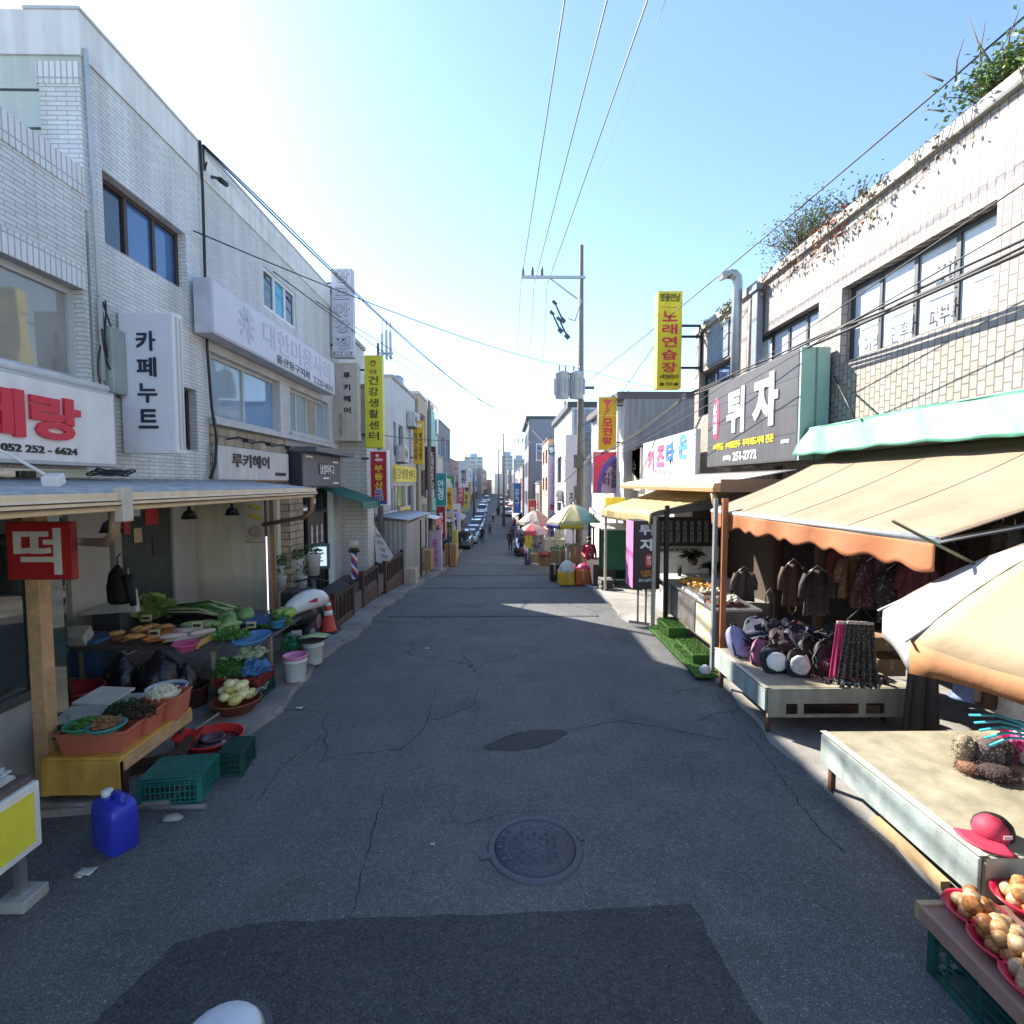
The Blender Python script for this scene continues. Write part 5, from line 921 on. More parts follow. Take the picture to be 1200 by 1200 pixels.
leafheap('leafy vegetables in clear bags heaped on the crates', (-3.2, 6.02, .34), .24, .2, .2, 260, .09, GRN); leafheap('blue plastic bag stuffed beside the bagged greens', (-2.96, 5.98, .36), .11, .12, .16, 60, .12, [M((.1, .22, .45), .3)] * 3, 'bag', 'bag', wd=.9)
leafheap('pale bagged cabbage leaves over the crates', (-3.05, 6.1, .52), .16, .14, .08, 60, .1, [M((.4, .45, .3), .4)] * 3, wd=.8)
BAG = M((.012, .012, .014), .25, .2, 9, .5, 12)
for k, (x, y, z, r, h, lb) in enumerate(((-3.9, 5.72, .42, .25, .3, 'bulging black plastic bag hanging under the table front'), (-4.35, 5.75, .34, .22, .34, 'second black plastic bag slumped beside the bulging one'), (-3.62, 5.75, .36, .14, .2, 'small black plastic bag of produce under the pink bowl'))):
    MB().lathe((x, y, z), [(.02, -h), (r * .7, -h * .98), (r * 1.05, -h * .5), (r, 0), (r * .7, h * .5), (r * .25, h * .85), (.03, h)], 22, 1, .75, wob=.06).build('plastic_bag', BAG, None, loc=(x, y, z - h), label=lb, cat='bag', group='black bags under the table')
basin('dark brown tub under the pink bowl', (-3.62, 5.8, .06), .19, .22, M((.08, .03, .02), .5), 'tub', 'tub', .85)
MB().lathe((-4.0, 5.5, .06), [(.02, 0), (.08, .005), (.05, .12), (.015, .22), (.03, .25)], 12, wob=.1).build('plastic_bag', M((.25, .25, .25), .3), None, loc=(-4.0, 5.5, .06), label='small grey tied plastic bag on the ground under the table', cat='bag')
bk = T('tub', 'tall dark red tub standing in the shop doorway', 'tub', (-4.55, 5.35, .06)); MB().lathe((-4.55, 5.35, .06), [(.2, 0), (.21, .01), (.25, .34), (.27, .36), (.27, .38), (.24, .38), (.21, .05), (0, .05)], 28).build('body', M((.25, .02, .03), .4), bk); MB().tube([(-4.3, 5.25, .42), (-4.22, 5.2, .25), (-4.25, 5.15, .1)], .012, 6).build('handle', RED, bk)
t = T('tub', 'blue plastic bin with newspapers at the table end', 'bin', (-5.0, 6.2, .06)); MB().box(-5.2, -4.82, 6.0, 6.4, .3, .74).build('body', M((.05, .12, .24), .45), t, bev=.02); MB().obox((-5.08, 6.0, .8), (.3, .2, .14), .2, .5).build('newspaper', M((.45, .48, .46), .6, .3, 20), t)
# hanging things
mb = MB(); mb.lathe((-4.42, 5.85, 1.22), [(.10, 0), (.13, .04), (.12, .2), (.09, .36), (.04, .42), (.02, .45)], 14, 1, .5, wob=.1).tube([(-4.32, 5.85, 1.55), (-4.27, 5.83, 1.4), (-4.24, 5.83, 1.2)], [.06, .05, .03], 8); mb.tube([(-4.42, 5.85, 1.66), (-4.42, 5.85, 1.75), (-4.38, 5.85, 1.8)], .008, 5)
mb.build('jacket', M((.01, .01, .012), .7), None, loc=(-4.9, 5.85, 1.2), label='black jacket hanging in the vegetable shop', cat='jacket')
t = T('carrier_bag', 'white carrier bag hanging beside the green leafy pile', 'bag', (-4.65, 6.3, 1.1)); mb = MB(); mb.prism([(-4.8, 6.3, 1.0), (-4.55, 6.3, 1.0), (-4.58, 6.3, 1.28), (-4.68, 6.3, 1.36), (-4.78, 6.3, 1.24)], (0, .08, 0)).build('sack', M((.5, .5, .48), .5), t, bev=.015); MB().tube([(-4.66, 6.34, 1.35), (-4.66, 6.34, 1.55)], .006, 5).build('string', WHITE, t)
for (px, py, y) in ((131, 618, 5.3), (222, 604, 7.4), (272, 600, 8.3)):
    p = PY(px, py, y); t = T('pendant_lamp', {131: 'dark pendant work lamp nearest the red square sign', 222: 'dark pendant work lamp over the green onions', 272: 'dark pendant work lamp by the food picture board'}[px], 'lamp', p, 0, 'pendant lamps under the canopy')
    MB().lathe(p, [(.1, -.04), (.11, -.05), (.07, .05), (.025, .08), (.02, .13), (0, .13)], 16).build('shade', BLACK, t); MB().lathe(p, [(0, -.06), (.05, -.06), (.06, -.04), (0, -.02)], 12).build('bulb', WHITE, t); MB().tube([p + Vector((0, 0, .12)), (p.x, p.y, 2.52)], .006, 5).build('cord', BLACK, t)
t, c = signbox('hanging picture board of yellow rice rolls under the canopy end', -4.28, -3.95, 8.45, 8.53, 1.62, 2.32, 'y-', M((.5, .44, .36), .5), BLACK, fr=.01); mb = MB()
for z, a in ((2.2, .05), (2.05, .03)): mb.ell((-4.1, 8.442, z), (.13, .004, .05), 14, 8, (0, .25, 0))
mb.build('picture', M((.6, .42, .1), .5, .3, 25), t); MB().ell((-4.1, 8.438, 1.8), (.12, .004, .1), 14, 8).build('picture', M((.4, .3, .26), .5, .3, 40), t)
t = T('post', 'brown steel post with a bright strip of light at the shop corner', 'post', (-3.93, 8.55, .06)); MB().box(-3.9, -3.83, 8.5, 8.57, .05, 2.44).build('post', M((.25, .15, .08), .5), t); MB().box(-3.95, -3.935, 8.46, 8.475, .3, 1.72).build('light_strip', M((.85, .72, .9), .4, .02, emit=.55), t)
t = T('low_cabinet', 'dark slatted cabinet against the tiled base behind the onions', 'cabinet', (-3.65, 8.6, .06)); MB().box(-3.8, -3.4, 8.62, 9.1, .05, .75).build('body', M((.07, .065, .06), .6), t); mb = MB(); [mb.box(-3.8 + .04 * k, -3.785 + .04 * k, 8.6, 8.619, .1, .72) for k in range(10)]; mb.build('slat', DGREY, t)
# parked scooter seen from behind
S = Vector((-3.02, 7.75, 0)); t = T('scooter', 'parked delivery scooter with a white rear cowl and red mark behind the stall', 'scooter', S)
mb = MB(); mb.tube([S + Vector((-.23, -.42, .62)), S + Vector((-.12, -.3, .78)), S + Vector((.06, -.12, .86)), S + Vector((.16, .1, .84)), S + Vector((.2, .3, .74))], [.04, .125, .165, .15, .05], 18); mb.build('cowl', M((.62, .64, .66), .3, .05, coat=.3), t, sub=1)
mb = MB(); mb.prism([S + Vector((.12, -.275, .85)), S + Vector((.2, -.2, .89)), S + Vector((.2, -.19, .83))], (.025, .025, 0)).build('red_mark', M((.45, .02, .06), .4), t)
mb = MB(); mb.tube([S + Vector((-.18, -.36, .58)), S + Vector((.0, -.1, .6)), S + Vector((-.1, .3, .55)), S + Vector((-.2, .8, .45))], [.06, .14, .12, .06], 12); mb.build('body', BLACK, t)
for k, q in (((-.05), (-.18)), ((.42), (1.0))):
    w0 = S + Vector((q * .25 + .05, k + .1, .24)) if k < 0 else S + Vector((-.22, .95, .24)); f = MB().tube([w0 - Vector((.05, 0, 0)), w0 + Vector((.05, 0, 0))], .23, 22).build('wheel', M((.015, .015, .016), .8), t); MB().tube([w0 - Vector((.055, 0, 0)), w0 + Vector((.055, 0, 0))], .12, 16).build('rim', STEEL, f)
MB().obox(S + Vector((-.02, -.36, .4)), (.14, .012, .12), .3, .3).build('plate', M((.6, .62, .64), .4), t); MB().tube([S + Vector((-.5, .8, .95)), S + Vector((-.22, .83, 1.0)), S + Vector((.06, .8, .95))], .016, 6).build('handlebar', BLACK, t); MB().tube([S + Vector((-.22, .83, 1.0)), S + Vector((-.22, .95, .3))], .04, 8).build('fork', DGREY, t)
# traffic cone
p = PZ(385, 740, .0); t = T('traffic_cone', 'orange traffic cone with white bands beside the deck rail', 'cone', (p.x, p.y, 0)); mb = MB(); mb.lathe((p.x, p.y, .0), [(.15, .02), (.14, .04), (.12, .06), (.03, .6), (.02, .62), (0, .62)], 20).build('body', M((.5, .04, .02), .45, .1), t); MB().box(p.x - .19, p.x + .19, p.y - .19, p.y + .19, .0, .03).build('base', BLACK, t, bev=.02)
for z0, z1 in ((.3, .38), (.46, .52)): r0 = .12 - .09 * (z0 - .06) / .54 + .003; r1 = .12 - .09 * (z1 - .06) / .54 + .003; MB().lathe((p.x, p.y, 0), [(r0, z0), (r1, z1)], 20).build('band', WHITE, t)
# pots by the stone pillar
def pot(label, c, r, h, mat, n, size, lm=LEAF, group=None, spread=1.3, tall=.3):
    t = T('potted_plant', label, 'plant', c, 0, group); c = Vector(c); mb = MB(); mb.lathe(c, [(r * .75, 0), (r, h * .94), (r * 1.06, h), (r * .9, h), (r * .88, h * .9), (0, h * .88)], 20).build('pot', mat, t); mb = MB()
    for k in range(n):
        a = rnd.random() * 6.283; q = rnd.random(); mb.leaf(c + Vector((r * q * spread * .6 * math.cos(a), r * q * spread * .6 * math.sin(a), h + tall * rnd.random())), (math.cos(a), math.sin(a), rnd.uniform(.2, 1.3)), size * rnd.uniform(.7, 1.3), size * .4, rnd.randrange(3))
    mb.build('foliage', lm, t); return t
WPOT = M((.5, .51, .5), .5, .12)
for lb, px, py, y, r, h in (('white pot plant nearest the brown light strip post', 328, 682, 9.2, .1, .4), ('tall white pot plant before the stone pillar', 348, 676, 9.6, .12, .44), ('round pale pot with a bushy plant at the pillar foot', 368, 668, 9.9, .13, .42)):
    q = PY(px, py, y); pot(lb, (q.x, y, q.z - .1), r, h, WPOT, 70, .1, spread=1.6, tall=.16, group='pots at the stone pillar')
for k in range(2): q = PY(330 + 24 * k, 688, 9.0); pot(('small white pot in front of the light strip post', 'second small white pot in front of the tall white one')[k], (q.x, 9.0, q.z - .06), .09, .26, WPOT, 30, .08, group='small pots at the stone pillar')
# barber deck: platform, rails, menu screen, pole
BRW = M((.1, .045, .03), .6, .25, 6, streak=.2); 
t = T('deck', 'brown timber deck platform before the barber shop', 'deck', (-3.5, 10.5, G(10.5))); MB().box(-4.0, -3.1, 8.95, 13.0, -.15, .3).build('platform', M((.14, .12, .12), .7, .2), t); mb = MB(); [mb.box(-4.0, -3.1, 9 + .2 * k, 9.012 + .2 * k, .3, .304) for k in range(20)]; mb.build('board_gap', BLACK, t)
def rail(label, y0, y1, x, z0, h, box=True):
    t = T('deck_rail', label, 'railing', (x, y0, z0), 0, 'brown deck rails along the shaded side'); hb = h * .48 if box else .12
    MB().box(x - .2, x + .02, y0, y1, z0, z0 + hb).build('planter', BRW, t, bev=.01)
    for y in (y0 + .04, y1 - .04): MB().box(x - .06, x + .03, y - .045, y + .045, z0, z0 + h + .06).build('post', DWOOD, t)
    MB().box(x - .05, x + .025, y0 + .085, y1 - .085, z0 + h - .06, z0 + h).build('top_rail', DWOOD, t)
    n = max(3, int((y1 - y0) / .2))
    for k in range(1, n): y = y0 + (y1 - y0) * k / n; MB().box(x - .035, x + .005, y - .03, y + .03, z0 + hb, z0 + h - .06).build('baluster', DWOOD, t)
rail('low brown deck rail beside the traffic cone', 9.0, 10.2, -3.05, -.03, .62, False); rail('brown planter rail below the barber pole', 11.0, 12.35, -3.1, -.22, .85); rail('farther brown planter rail beside the white sail banner', 13.0, 15.3, -3.08, -.45, 1.0)
q = PY(373, 652, 10.1); t = T('menu_screen', 'lit pale menu screen standing on the deck by the barber shop', 'screen', (q.x, 10.1, .3)); MB().obox((q.x, 10.12, q.z), (.42, .05, .5), .25).build('frame', M((.05, .08, .14), .5), t); MB().obox((q.x - .0, 10.085, q.z), (.32, .01, .38), .25).build('screen', M((.5, .6, .72), .3, .1, emit=.35), t); mb = MB(); [mb.obox((q.x + .0, 10.076, q.z + .12 - .07 * k), (.2 - .03 * (k % 3), .004, .025), .25) for k in range(4)]; mb.build('lettering', M((.1, .15, .25), .5), t); MB().box(q.x - .03, q.x + .03, 10.1, 10.14, .3, q.z - .2).build('stand', BLACK, t)
t = T('poster_board', 'black wall board with three pale figure shapes by the barber door', 'board', (-3.95, 10.6, 1.1)); MB().box(-4.0, -3.94, 10.25, 11.15, 1.15, 2.0).build('board', BLACK, t); 
for k in range(3): MB().lathe((-3.93, 10.42 + .28 * k, 1.35), [(.07, 0), (.05, .03), (.03, .1), (.06, .2), (.04, .27), (.05, .33), (0, .4)], 12, .25, 1).build('figure', M((.55, .53, .5), .5), t)
t = T('shop_awning', 'dark green fabric awning over the barber shop entrance', 'awning', (-3.4, 11.8, 2.3)); p0, p1, p2, p3 = (-4.0, 11.0, 2.5), (-4.0, 12.65, 2.5), (-3.05, 12.65, 2.18), (-3.05, 11.0, 2.18)
MB().add([p0, p1, p2, p3], [(0, 1, 2, 3)]).build('cloth', M((.01, .14, .11), .6, .15), t, solid=.01); MB().add([(-3.05, 11.0, 2.18), (-3.05, 12.65, 2.18), (-3.05, 12.65, 2.02), (-3.05, 11.0, 2.02)], [(0, 1, 2, 3)]).build('valance', M((.012, .16, .12), .6, .1), t, solid=.008); MB().tube([(-3.06, 11.0, 2.17), (-3.06, 12.65, 2.17)], .015, 6).build('bar', LGREY, t)
q = Vector((-3.55, 12.0, .35)); t = T('barber_pole', 'red and white striped barber pole with a round lamp on the planter rail', 'barber pole', (q.x, q.y, -.2)); mb = MB()
for k in range(14):
    for j in range(12):
        a0, a1 = 2 * math.pi * j / 12, 2 * math.pi * (j + 1) / 12; z0, z1 = q.z + k * .045, q.z + k * .045 + .045
        mb.add([(q.x + .075 * math.cos(a0), q.y + .075 * math.sin(a0), z0), (q.x + .075 * math.cos(a1), q.y + .075 * math.sin(a1), z0), (q.x + .075 * math.cos(a1), q.y + .075 * math.sin(a1), z1), (q.x + .075 * math.cos(a0), q.y + .075 * math.sin(a0), z1)], [(0, 1, 2, 3)], ((j + k) // 2) % 3, True)
mb.build('striped_tube', [RED, WHITE, BLUE], t); MB().lathe((q.x, q.y, q.z - .5), [(.15, -.05), (.15, .05), (.08, .1), (.08, .45), (.13, .5)], 16).build('stand', BLACK, t); MB().lathe((q.x, q.y, q.z + .63), [(.13, 0), (.13, .07), (.05, .1)], 16).build('collar', BLACK, t); MB().ell((q.x, q.y, q.z + .82), .11, 14, 10).build('globe', M((.6, .55, .42), .4), t)
# sail banner, shack, boxes
t = T('sail_banner', 'white triangular sail banner with grey lettering leaning on the deck rail', 'banner', (-3.3, 13.4, -.3)); a = PY(437, 612, 13.4); b = PY(441, 658, 13.4); c_ = PY(461, 652, 13.4); mb = MB(); mb.prism([a, b, PY(452, 663, 13.4), c_], (0, .02, 0)).build('cloth', M((.62, .6, .6), .6, .1), t)
for k in range(4): text(t, '자연'[k % 2] + '식당'[k // 2], PY(443 + 2.5 * k, 628 + 8 * k, 13.38), .14 + .02 * k, .09, 'y-', M((.2, .2, .24)), .01, rot=-.3)
MB().tube([a, (a.x - .02, 13.42, -.35)], .015, 6).build('pole', LGREY, t)
t = T('shack', 'grey metal roofed lean-to shack with pale curtained front', 'shack', (-3.4, 15.5, -.5)); mb = MB(); mb.grid(lambda u, v: (-3.95 + 1.05 * u, 15.35 + 4.8 * v, 1.62 - .14 * u - .06 * v + .01 * math.sin(v * 170)), 2, 150).build('roof', M((.34, .38, .42), .5, .12, metal=.2), t, solid=.03)
MB().box(-3.95, -3.0, 15.5, 15.55, G(15.5), 1.45).build('end_wall', brick((.42, .42, .38), (.36, .36, .33), (.2, .2, .19), .14, 3, .02, 0, bump=.6), t); MB().box(-3.05, -3.0, 15.56, 19.9, G(17.8) - .2, 1.36).build('front_wall', brick((.4, .4, .38), (.3, .3, .29), (.15, .15, .15), .22, 3, .03, 0, bump=.8), t)
mb = MB(); mb.box(-2.995, -2.96, 18.0, 18.06, -1, 1.3).box(-2.995, -2.96, 19.2, 19.26, -1, 1.3).box(-2.995, -2.965, 18.06, 19.2, .2, .26).build('frame', BLACK, t)
t = T('shop_awning', 'short faded red and white awning beyond the shack roof', 'awning', (-3, 21, 1.2)); MB().add([(-3.8, 20.5, 1.4), (-3.8, 22.6, 1.35), (-2.8, 22.6, 1.1), (-2.8, 20.5, 1.15)], [(0, 1, 2, 3)]).build('cloth', WHITE, t, solid=.02); MB().add([(-2.8, 20.5, 1.15), (-2.8, 22.6, 1.1), (-2.8, 22.6, .8), (-2.8, 20.5, .85)], [(0, 1, 2, 3)]).build('valance', M((.42, .06, .08), .6), t, solid=.015)
def carton(label, px0, px1, py0, py1, y, dp, mat, name='cardboard_box', cat='box', rz=.0, group=None):
    a, b = PY(px0, py1, y), PY(px1, py0, y); g = G(y + dp / 2) + .05; z0 = a.z if a.z > g + .25 else g
    t = T(name, label, cat, ((a.x + b.x) / 2, y + dp / 2, z0), rz, group); MB().box(a.x, b.x, y, y + dp, z0, b.z).build('carton', mat, t, bev=.01); m_ = (a.x + b.x) / 2; MB().box(m_ - .03, m_ + .03, y - .003, y + dp + .003, z0 + .4 * (b.z - z0), b.z + .003).build('tape', M((.45, .33, .18), .35), t); return t
KR = M((.32, .2, .1), .75, .15, 6); carton('orange cardboard box standing at the shack end', 488, 505, 645, 668, 18.2, .8, M((.36, .21, .1), .7)); carton('flattened white cardboard on the road edge before the shack', 473, 487, 667, 679, 15.4, .5, M((.5, .42, .33), .7))
t, c = signbox('lavender upright standing sign with pink lettering at the road edge', -3.2, -2.68, 21.4, 21.7, G(21.4) + .05, .6, 'y-', M((.6, .45, .6), .5, .1), M((.5, .4, .5)), fr=.02, name='standing_sign'); text(t, '옷\n수\n선', (-2.94, 21.38, -.3), .24, 1.1, 'y-', M((.5, .1, .3)), .02)
carton('orange display boxes beyond the lavender standing sign', 521, 534, 638, 659, 25, .8, M((.36, .19, .08), .6)); t, c = signbox('blue stall canopy sign far on the shaded side', -4.2, -2.9, 30, 32, .2, .8, 'y-', M((.03, .1, .4), .5), BLUE, fr=.03)
carton('yellow upright box beside the orange display boxes', 530, 536, 622, 655, 26.5, .4, M((.6, .5, .1), .6)); t = T('stall_canopy', 'grey market canopy on thin posts before the tan building', 'canopy', (-3.2, 26, .8)); MB().add([(-3.8, 24.8, .95), (-3.8, 29, .85), (-2.7, 29, .6), (-2.7, 24.8, .7)], [(0, 1, 2, 3)]).build('cloth', M((.4, .36, .36), .7), t, solid=.02); [MB().cyl((-2.75, y, G(y)), (-2.75, y, .66), .03).build('post', DGREY, t) for y in (25, 28.8)]
t = T('round_sign', 'round white disc sign on a pole far on the shaded side', 'sign', (-4.4, 45, G(45))); MB().cyl((-4.4, 45, G(45)), (-4.4, 45, -.3), .04).build('pole', DGREY, t); MB().tube([(-4.4, 44.9, -.2), (-4.4, 44.96, -.2)], .3, 18).build('disc', WHITE, t)
# ================================================================ right side: awnings, stall tables, shop goods
ORG = M((.62, .34, .17), .75, .08, 3, trans=.3); ORG2 = M((.55, .22, .1), .7, .2, 2.5, .35, 9, trans=.3); TARP = M((.075, .27, .18), .5, .25, 2, .6, 5, streak=.15, trans=.1)
t = T('fabric_awning', 'faded orange fabric awning with scalloped valance over the bag shop', 'awning', (3.9, 5.4, 2.3))
ya, yb, xf, xw = 3.42, 7.2, 2.93, 4.95
def aw(u, v): # u from wall to front, v along street
    y = ya + (yb - ya) * v; s_ = .05 * math.sin(math.pi * u); return (xw + (xf - xw) * u, y + (1 - u) * .5 * (v - .2), 3.06 + (2.22 - 3.06) * u - s_ + .012 * math.sin(v * 40) * u)
mb = MB(); mb.grid(aw, 16, 60).build('cloth', M((.4, .295, .2), .75, .14, 1.3, .45, 7, streak=.06, trans=.15), t, solid=.006)
mb = MB(); mb.grid(lambda u, v: (xf - .012 - .03 * math.sin(v * 31) * u, ya + (yb - ya) * v, 2.2 - u * (.2 + .022 * math.sin(v * 62))), 6, 150).build('valance', ORG2, t, solid=.004)
for v in (.0, .26, .52, .78, 1.0): MB().tube([Vector(aw(i / 12, v)) + Vector((0, 0, .004)) for i in range(13)], .006, 5).build('seam', M((.33, .25, .19), .8), t)
MB().tube([(xf, ya, 2.21), (xf, yb, 2.21)], .026, 8).build('front_bar', LGREY, t)
for y in (ya + .1, yb - .1): MB().tube([(xf + .02, y, 2.18), (3.9, y + .25, 2.28), (4.95, y + .1, 2.5)], .02, 6).build('folding_arm', STEEL, t)
MB().tube([(4.92, 3.0, 3.1), (4.92, 7.6, 3.1)], .06, 10).build('roller', LGREY, t)
t = T('tarp', 'mint green tarpaulin stretched along the wall above the orange awning', 'tarp', (4.9, 5, 3.2))
mb = MB(); mb.grid(lambda u, v: (4.6 - .2 * u - .012 * math.sin(v * 37 + 3 * u) - .02 * math.sin(v * 11) * u, 2.6 + 5.25 * v, 3.44 - .42 * u + .012 * math.sin(v * 13) + .01 * math.sin(v * 51) * u), 10, 90).build('sheet', TARP, t, solid=.004)
MB().tube([(4.6, 2.6, 3.425), (4.6, 5.2, 3.43), (4.6, 7.85, 3.42)], .012, 6).build('rope', M((.2, .45, .36), .6), t); MB().add([(4.6, 2.6, 3.42), (4.98, 2.6, 3.5), (4.98, 7.85, 3.5), (4.6, 7.85, 3.42)], [(0, 1, 2, 3)]).build('top_sheet', TARP, t, solid=.004)
MB().tube([(4.96, 7.75, 4.2), (4.5, 6.6, 3.45)], .015, 6).build('brace_rod', BLACK, t)
t = T('prop_pole', 'thin olive pole propping the near awning corner', 'pole', PY(1045, 610, 3.5)); MB().tube([PY(1045, 610, 3.5), PY(1098, 638, 3.4), PY(1150, 665, 3.3)], .012, 6).build('rod', M((.12, .12, .06), .5), t)
for i, (x, y, m_) in enumerate(((2.86, 6.62, M((.36, .13, .05), .6)), (2.78, 6.72, M((.22, .25, .26), .5)))):
    tt = T('post', ['rust brown square post at the end of the bag table', 'thin grey steel post beside the rust brown one'][i], 'post', (x, y, 0)); MB().box(x - (.035, .022)[i], x + (.035, .022)[i], y - .03, y + .03, 0, 2.4).build('post', m_, tt)
t = T('lamp', 'round white lamp on the brown shop beam', 'lamp', PX(1163, 600, 4.88)); q = PX(1163, 600, 4.88); MB().lathe(q, [(.0, -.03), (.06, -.02), (.06, .02), (0, .03)], 16).build('bulb', WHITE, t); MB().cyl(q, q + Vector((.1, 0, 0)), .02).build('base', DGREY, t)
PALEB = M((.4, .47, .455), .65, .12, 4, .2, 20, streak=.3); TOPW = M((.37, .335, .24), .6, .3, 3, .2, 12, streak=.2); ENDW = M((.36, .36, .29), .65, .2, 4, streak=.25)
def stall_bench(label, x0, x1, y0, y1, zt, hh, legs):
    t = T('display_bench', label, 'bench', ((x0 + x1) / 2, (y0 + y1) / 2, .05)); mb = MB()
    mb.box(x0, x1, y0, y1, zt - .02, zt).build('top', TOPW, t, bev=.006)
    MB().box(x0 - .012, x0 + .01, y0, y1, zt - hh, zt - .022).build('side_panel', PALEB, t, bev=.004)
    MB().box(x0 - .02, x0 + .03, y0 - .01, y1, zt + .001, zt + .006).build('edge_trim', M((.62, .58, .46), .6, .2), t)
    mb = MB(); mb.box(x0 + .012, x1, y0 - .02, y0, zt - .16, zt - .005).box(x0 + .012, x0 + .2, y0 - .018, y0, zt - .3, zt - .161).box(x0 + .32, x0 + .38, y0 - .018, y0, zt - .27, zt - .161).box(x0 + .95, x0 + 1.02, y0 - .018, y0, zt - .27, zt - .161).box(x1 - .25, x1, y0 - .018, y0, zt - .27, zt - .161).box(x0 + .2, x1 - .05, y0 - .016, y0 - .002, zt - .305, zt - .271); mb.build('end_frame', ENDW, t)
    MB().box(x0 + .2, x1 - .02, y0 + .02, y1 - .02, zt - .2, zt - .19).build('shelf', DWOOD, t)
    for lx, ly in legs: MB().box(lx - .02, lx + .02, ly - .02, ly + .02, .04, zt - .03).build('leg', BROWN, t)
    return t
c1 = PZ(898, 806, .52)
stall_bench('pale blue green painted bench piled with backpacks under the awning', c1.x, 4.12, c1.y, 6.32, .52, .24, [(c1.x + .05, c1.y + .04), (c1.x + .05, 6.25), (4.05, 5.3), (4.05, 6.25)])
c2 = PZ(1160, 1002, .52); c3 = PZ(964, 857, .52)
stall_bench('empty weathered bench in the sun below the big umbrella', c3.x, 4.2, c2.y, c3.y, .52, .26, [(c3.x + .06, c3.y - .05), (c3.x + .06, c2.y + .08), (4.1, c3.y - .05), (4.1, c2.y + .08)])
k0 = PZ(1022, 964, .06); k1 = PZ(1102, 1042, .06); t = T('timber_plank', 'pale raw timber plank lying along the kerb below the sunny bench', 'plank', k0); mb = MB(); mb.prism([k0, k0 + Vector((.06, 0, 0)), k0 + Vector((.06, 0, .05)), k0 + Vector((0, 0, .05))], k1 - k0).build('plank', PLY, t)
# backpacks
def pack(label, c, w_, d, h, mats, rz=0, lean=0.25, group='backpacks heaped on the painted bench'):
    t = T('backpack', label, 'backpack', c, rz, group); x, y, z = c; n = 22; rl = rnd.uniform(-.28, .28); cr = [rnd.uniform(-1, 1) for _ in range(8)]
    def ring(s_, zz, dd, i): return [(x + rl * zz + (1 + .05 * cr[i] + .05 * math.sin(3 * a + cr[1] * 4)) * math.copysign(abs(math.cos(a)) ** .7, math.cos(a)) * w_ / 2 * s_, y + lean * zz + (1 + .07 * math.sin(4 * a + cr[2] * 4 + zz * 20)) * math.copysign(abs(math.sin(a)) ** .7, math.sin(a)) * dd / 2 * s_, z + zz + .012 * math.sin(2 * a + cr[3] * 5)) for a in [2 * math.pi * k / n for k in range(n)]]
    mb = MB(); prof = [(.8, 0, d), (1.02, .08 * h, d), (1.04, .4 * h, d * 1.05), (.96, .7 * h, d * .85), (.82, .88 * h, d * .6), (.5, .98 * h, d * .4), (.15, h, d * .2)]; v = []
    for i, p_ in enumerate(prof): v += ring(*p_, i)
    k_ = len(prof); mb.add(v, [(i * n + j, i * n + (j + 1) % n, (i + 1) * n + (j + 1) % n, (i + 1) * n + j) for i in range(k_ - 1) for j in range(n)] + [tuple(range((k_ - 1) * n, k_ * n))], 0, True); mb.build('body', mats[0], t, sub=1)
    big = mats[1] is not mats[0] and 'white' in label
    mb = MB(); mb.ell((x + rl * .35 * h, y - d * .44 + lean * .4 * h, z + h * (.48 if big else .32)), (w_ * (.42 if big else .36), d * .2, h * (.42 if big else .24)), 16, 10, (-.2, rl, 0), .04).build('front_pocket', mats[1], t)
    MB().tube([(x + rl * h - .04, y + lean * h, z + h * .96), (x + rl * h - .03, y + lean * h, z + h * 1.06), (x + rl * h + .03, y + lean * h, z + h * 1.06), (x + rl * h + .04, y + lean * h, z + h * .96)], .009, 6).build('handle', BLACK, t)
    for s_ in (-1, 1): MB().tube([(x + s_ * w_ * .3 + rl * h * .85, y - d * .2 + lean * h * .85, z + .86 * h), (x + s_ * w_ * .52, y - d * .3 + lean * h * .5, z + .5 * h), (x + s_ * w_ * .5, y - d * .4, z + .12 * h), (x + s_ * w_ * .3, y - d * .6, z + .03)], .011, 6).build('strap', BLACK, t)
    return t
def spotted(a, b, sc):
    m, t, bb, N, L = nodes('patterned_cloth'); tc = N('TexCoord'); v = N('TexVoronoi'); v.inputs['Scale'].default_value = sc; L(tc.outputs['Object'], v.inputs['Vector']); r = N('ValToRGB'); r.color_ramp.interpolation = 'CONSTANT'
    r.color_ramp.elements[0].color = c4(b); r.color_ramp.elements[1].position = .32; r.color_ramp.elements[1].color = c4(a); L(v.outputs['Distance'], r.inputs[0]); L(r.outputs[0], bb.inputs['Base Color']); bb.inputs['Roughness'].default_value = .75; return m
NAVY = M((.02, .025, .06), .7, .2, 20, .2, 60); BLK = M((.012, .012, .014), .6, .2, 20, .2, 60); PLUM = M((.08, .02, .03), .7, .2, 20); LAV = M((.3, .3, .5), .7, .15, 10, .2, 60); DPK = M((.38, .12, .2), .7, .15, 10, .2, 60)
zz_ = {}
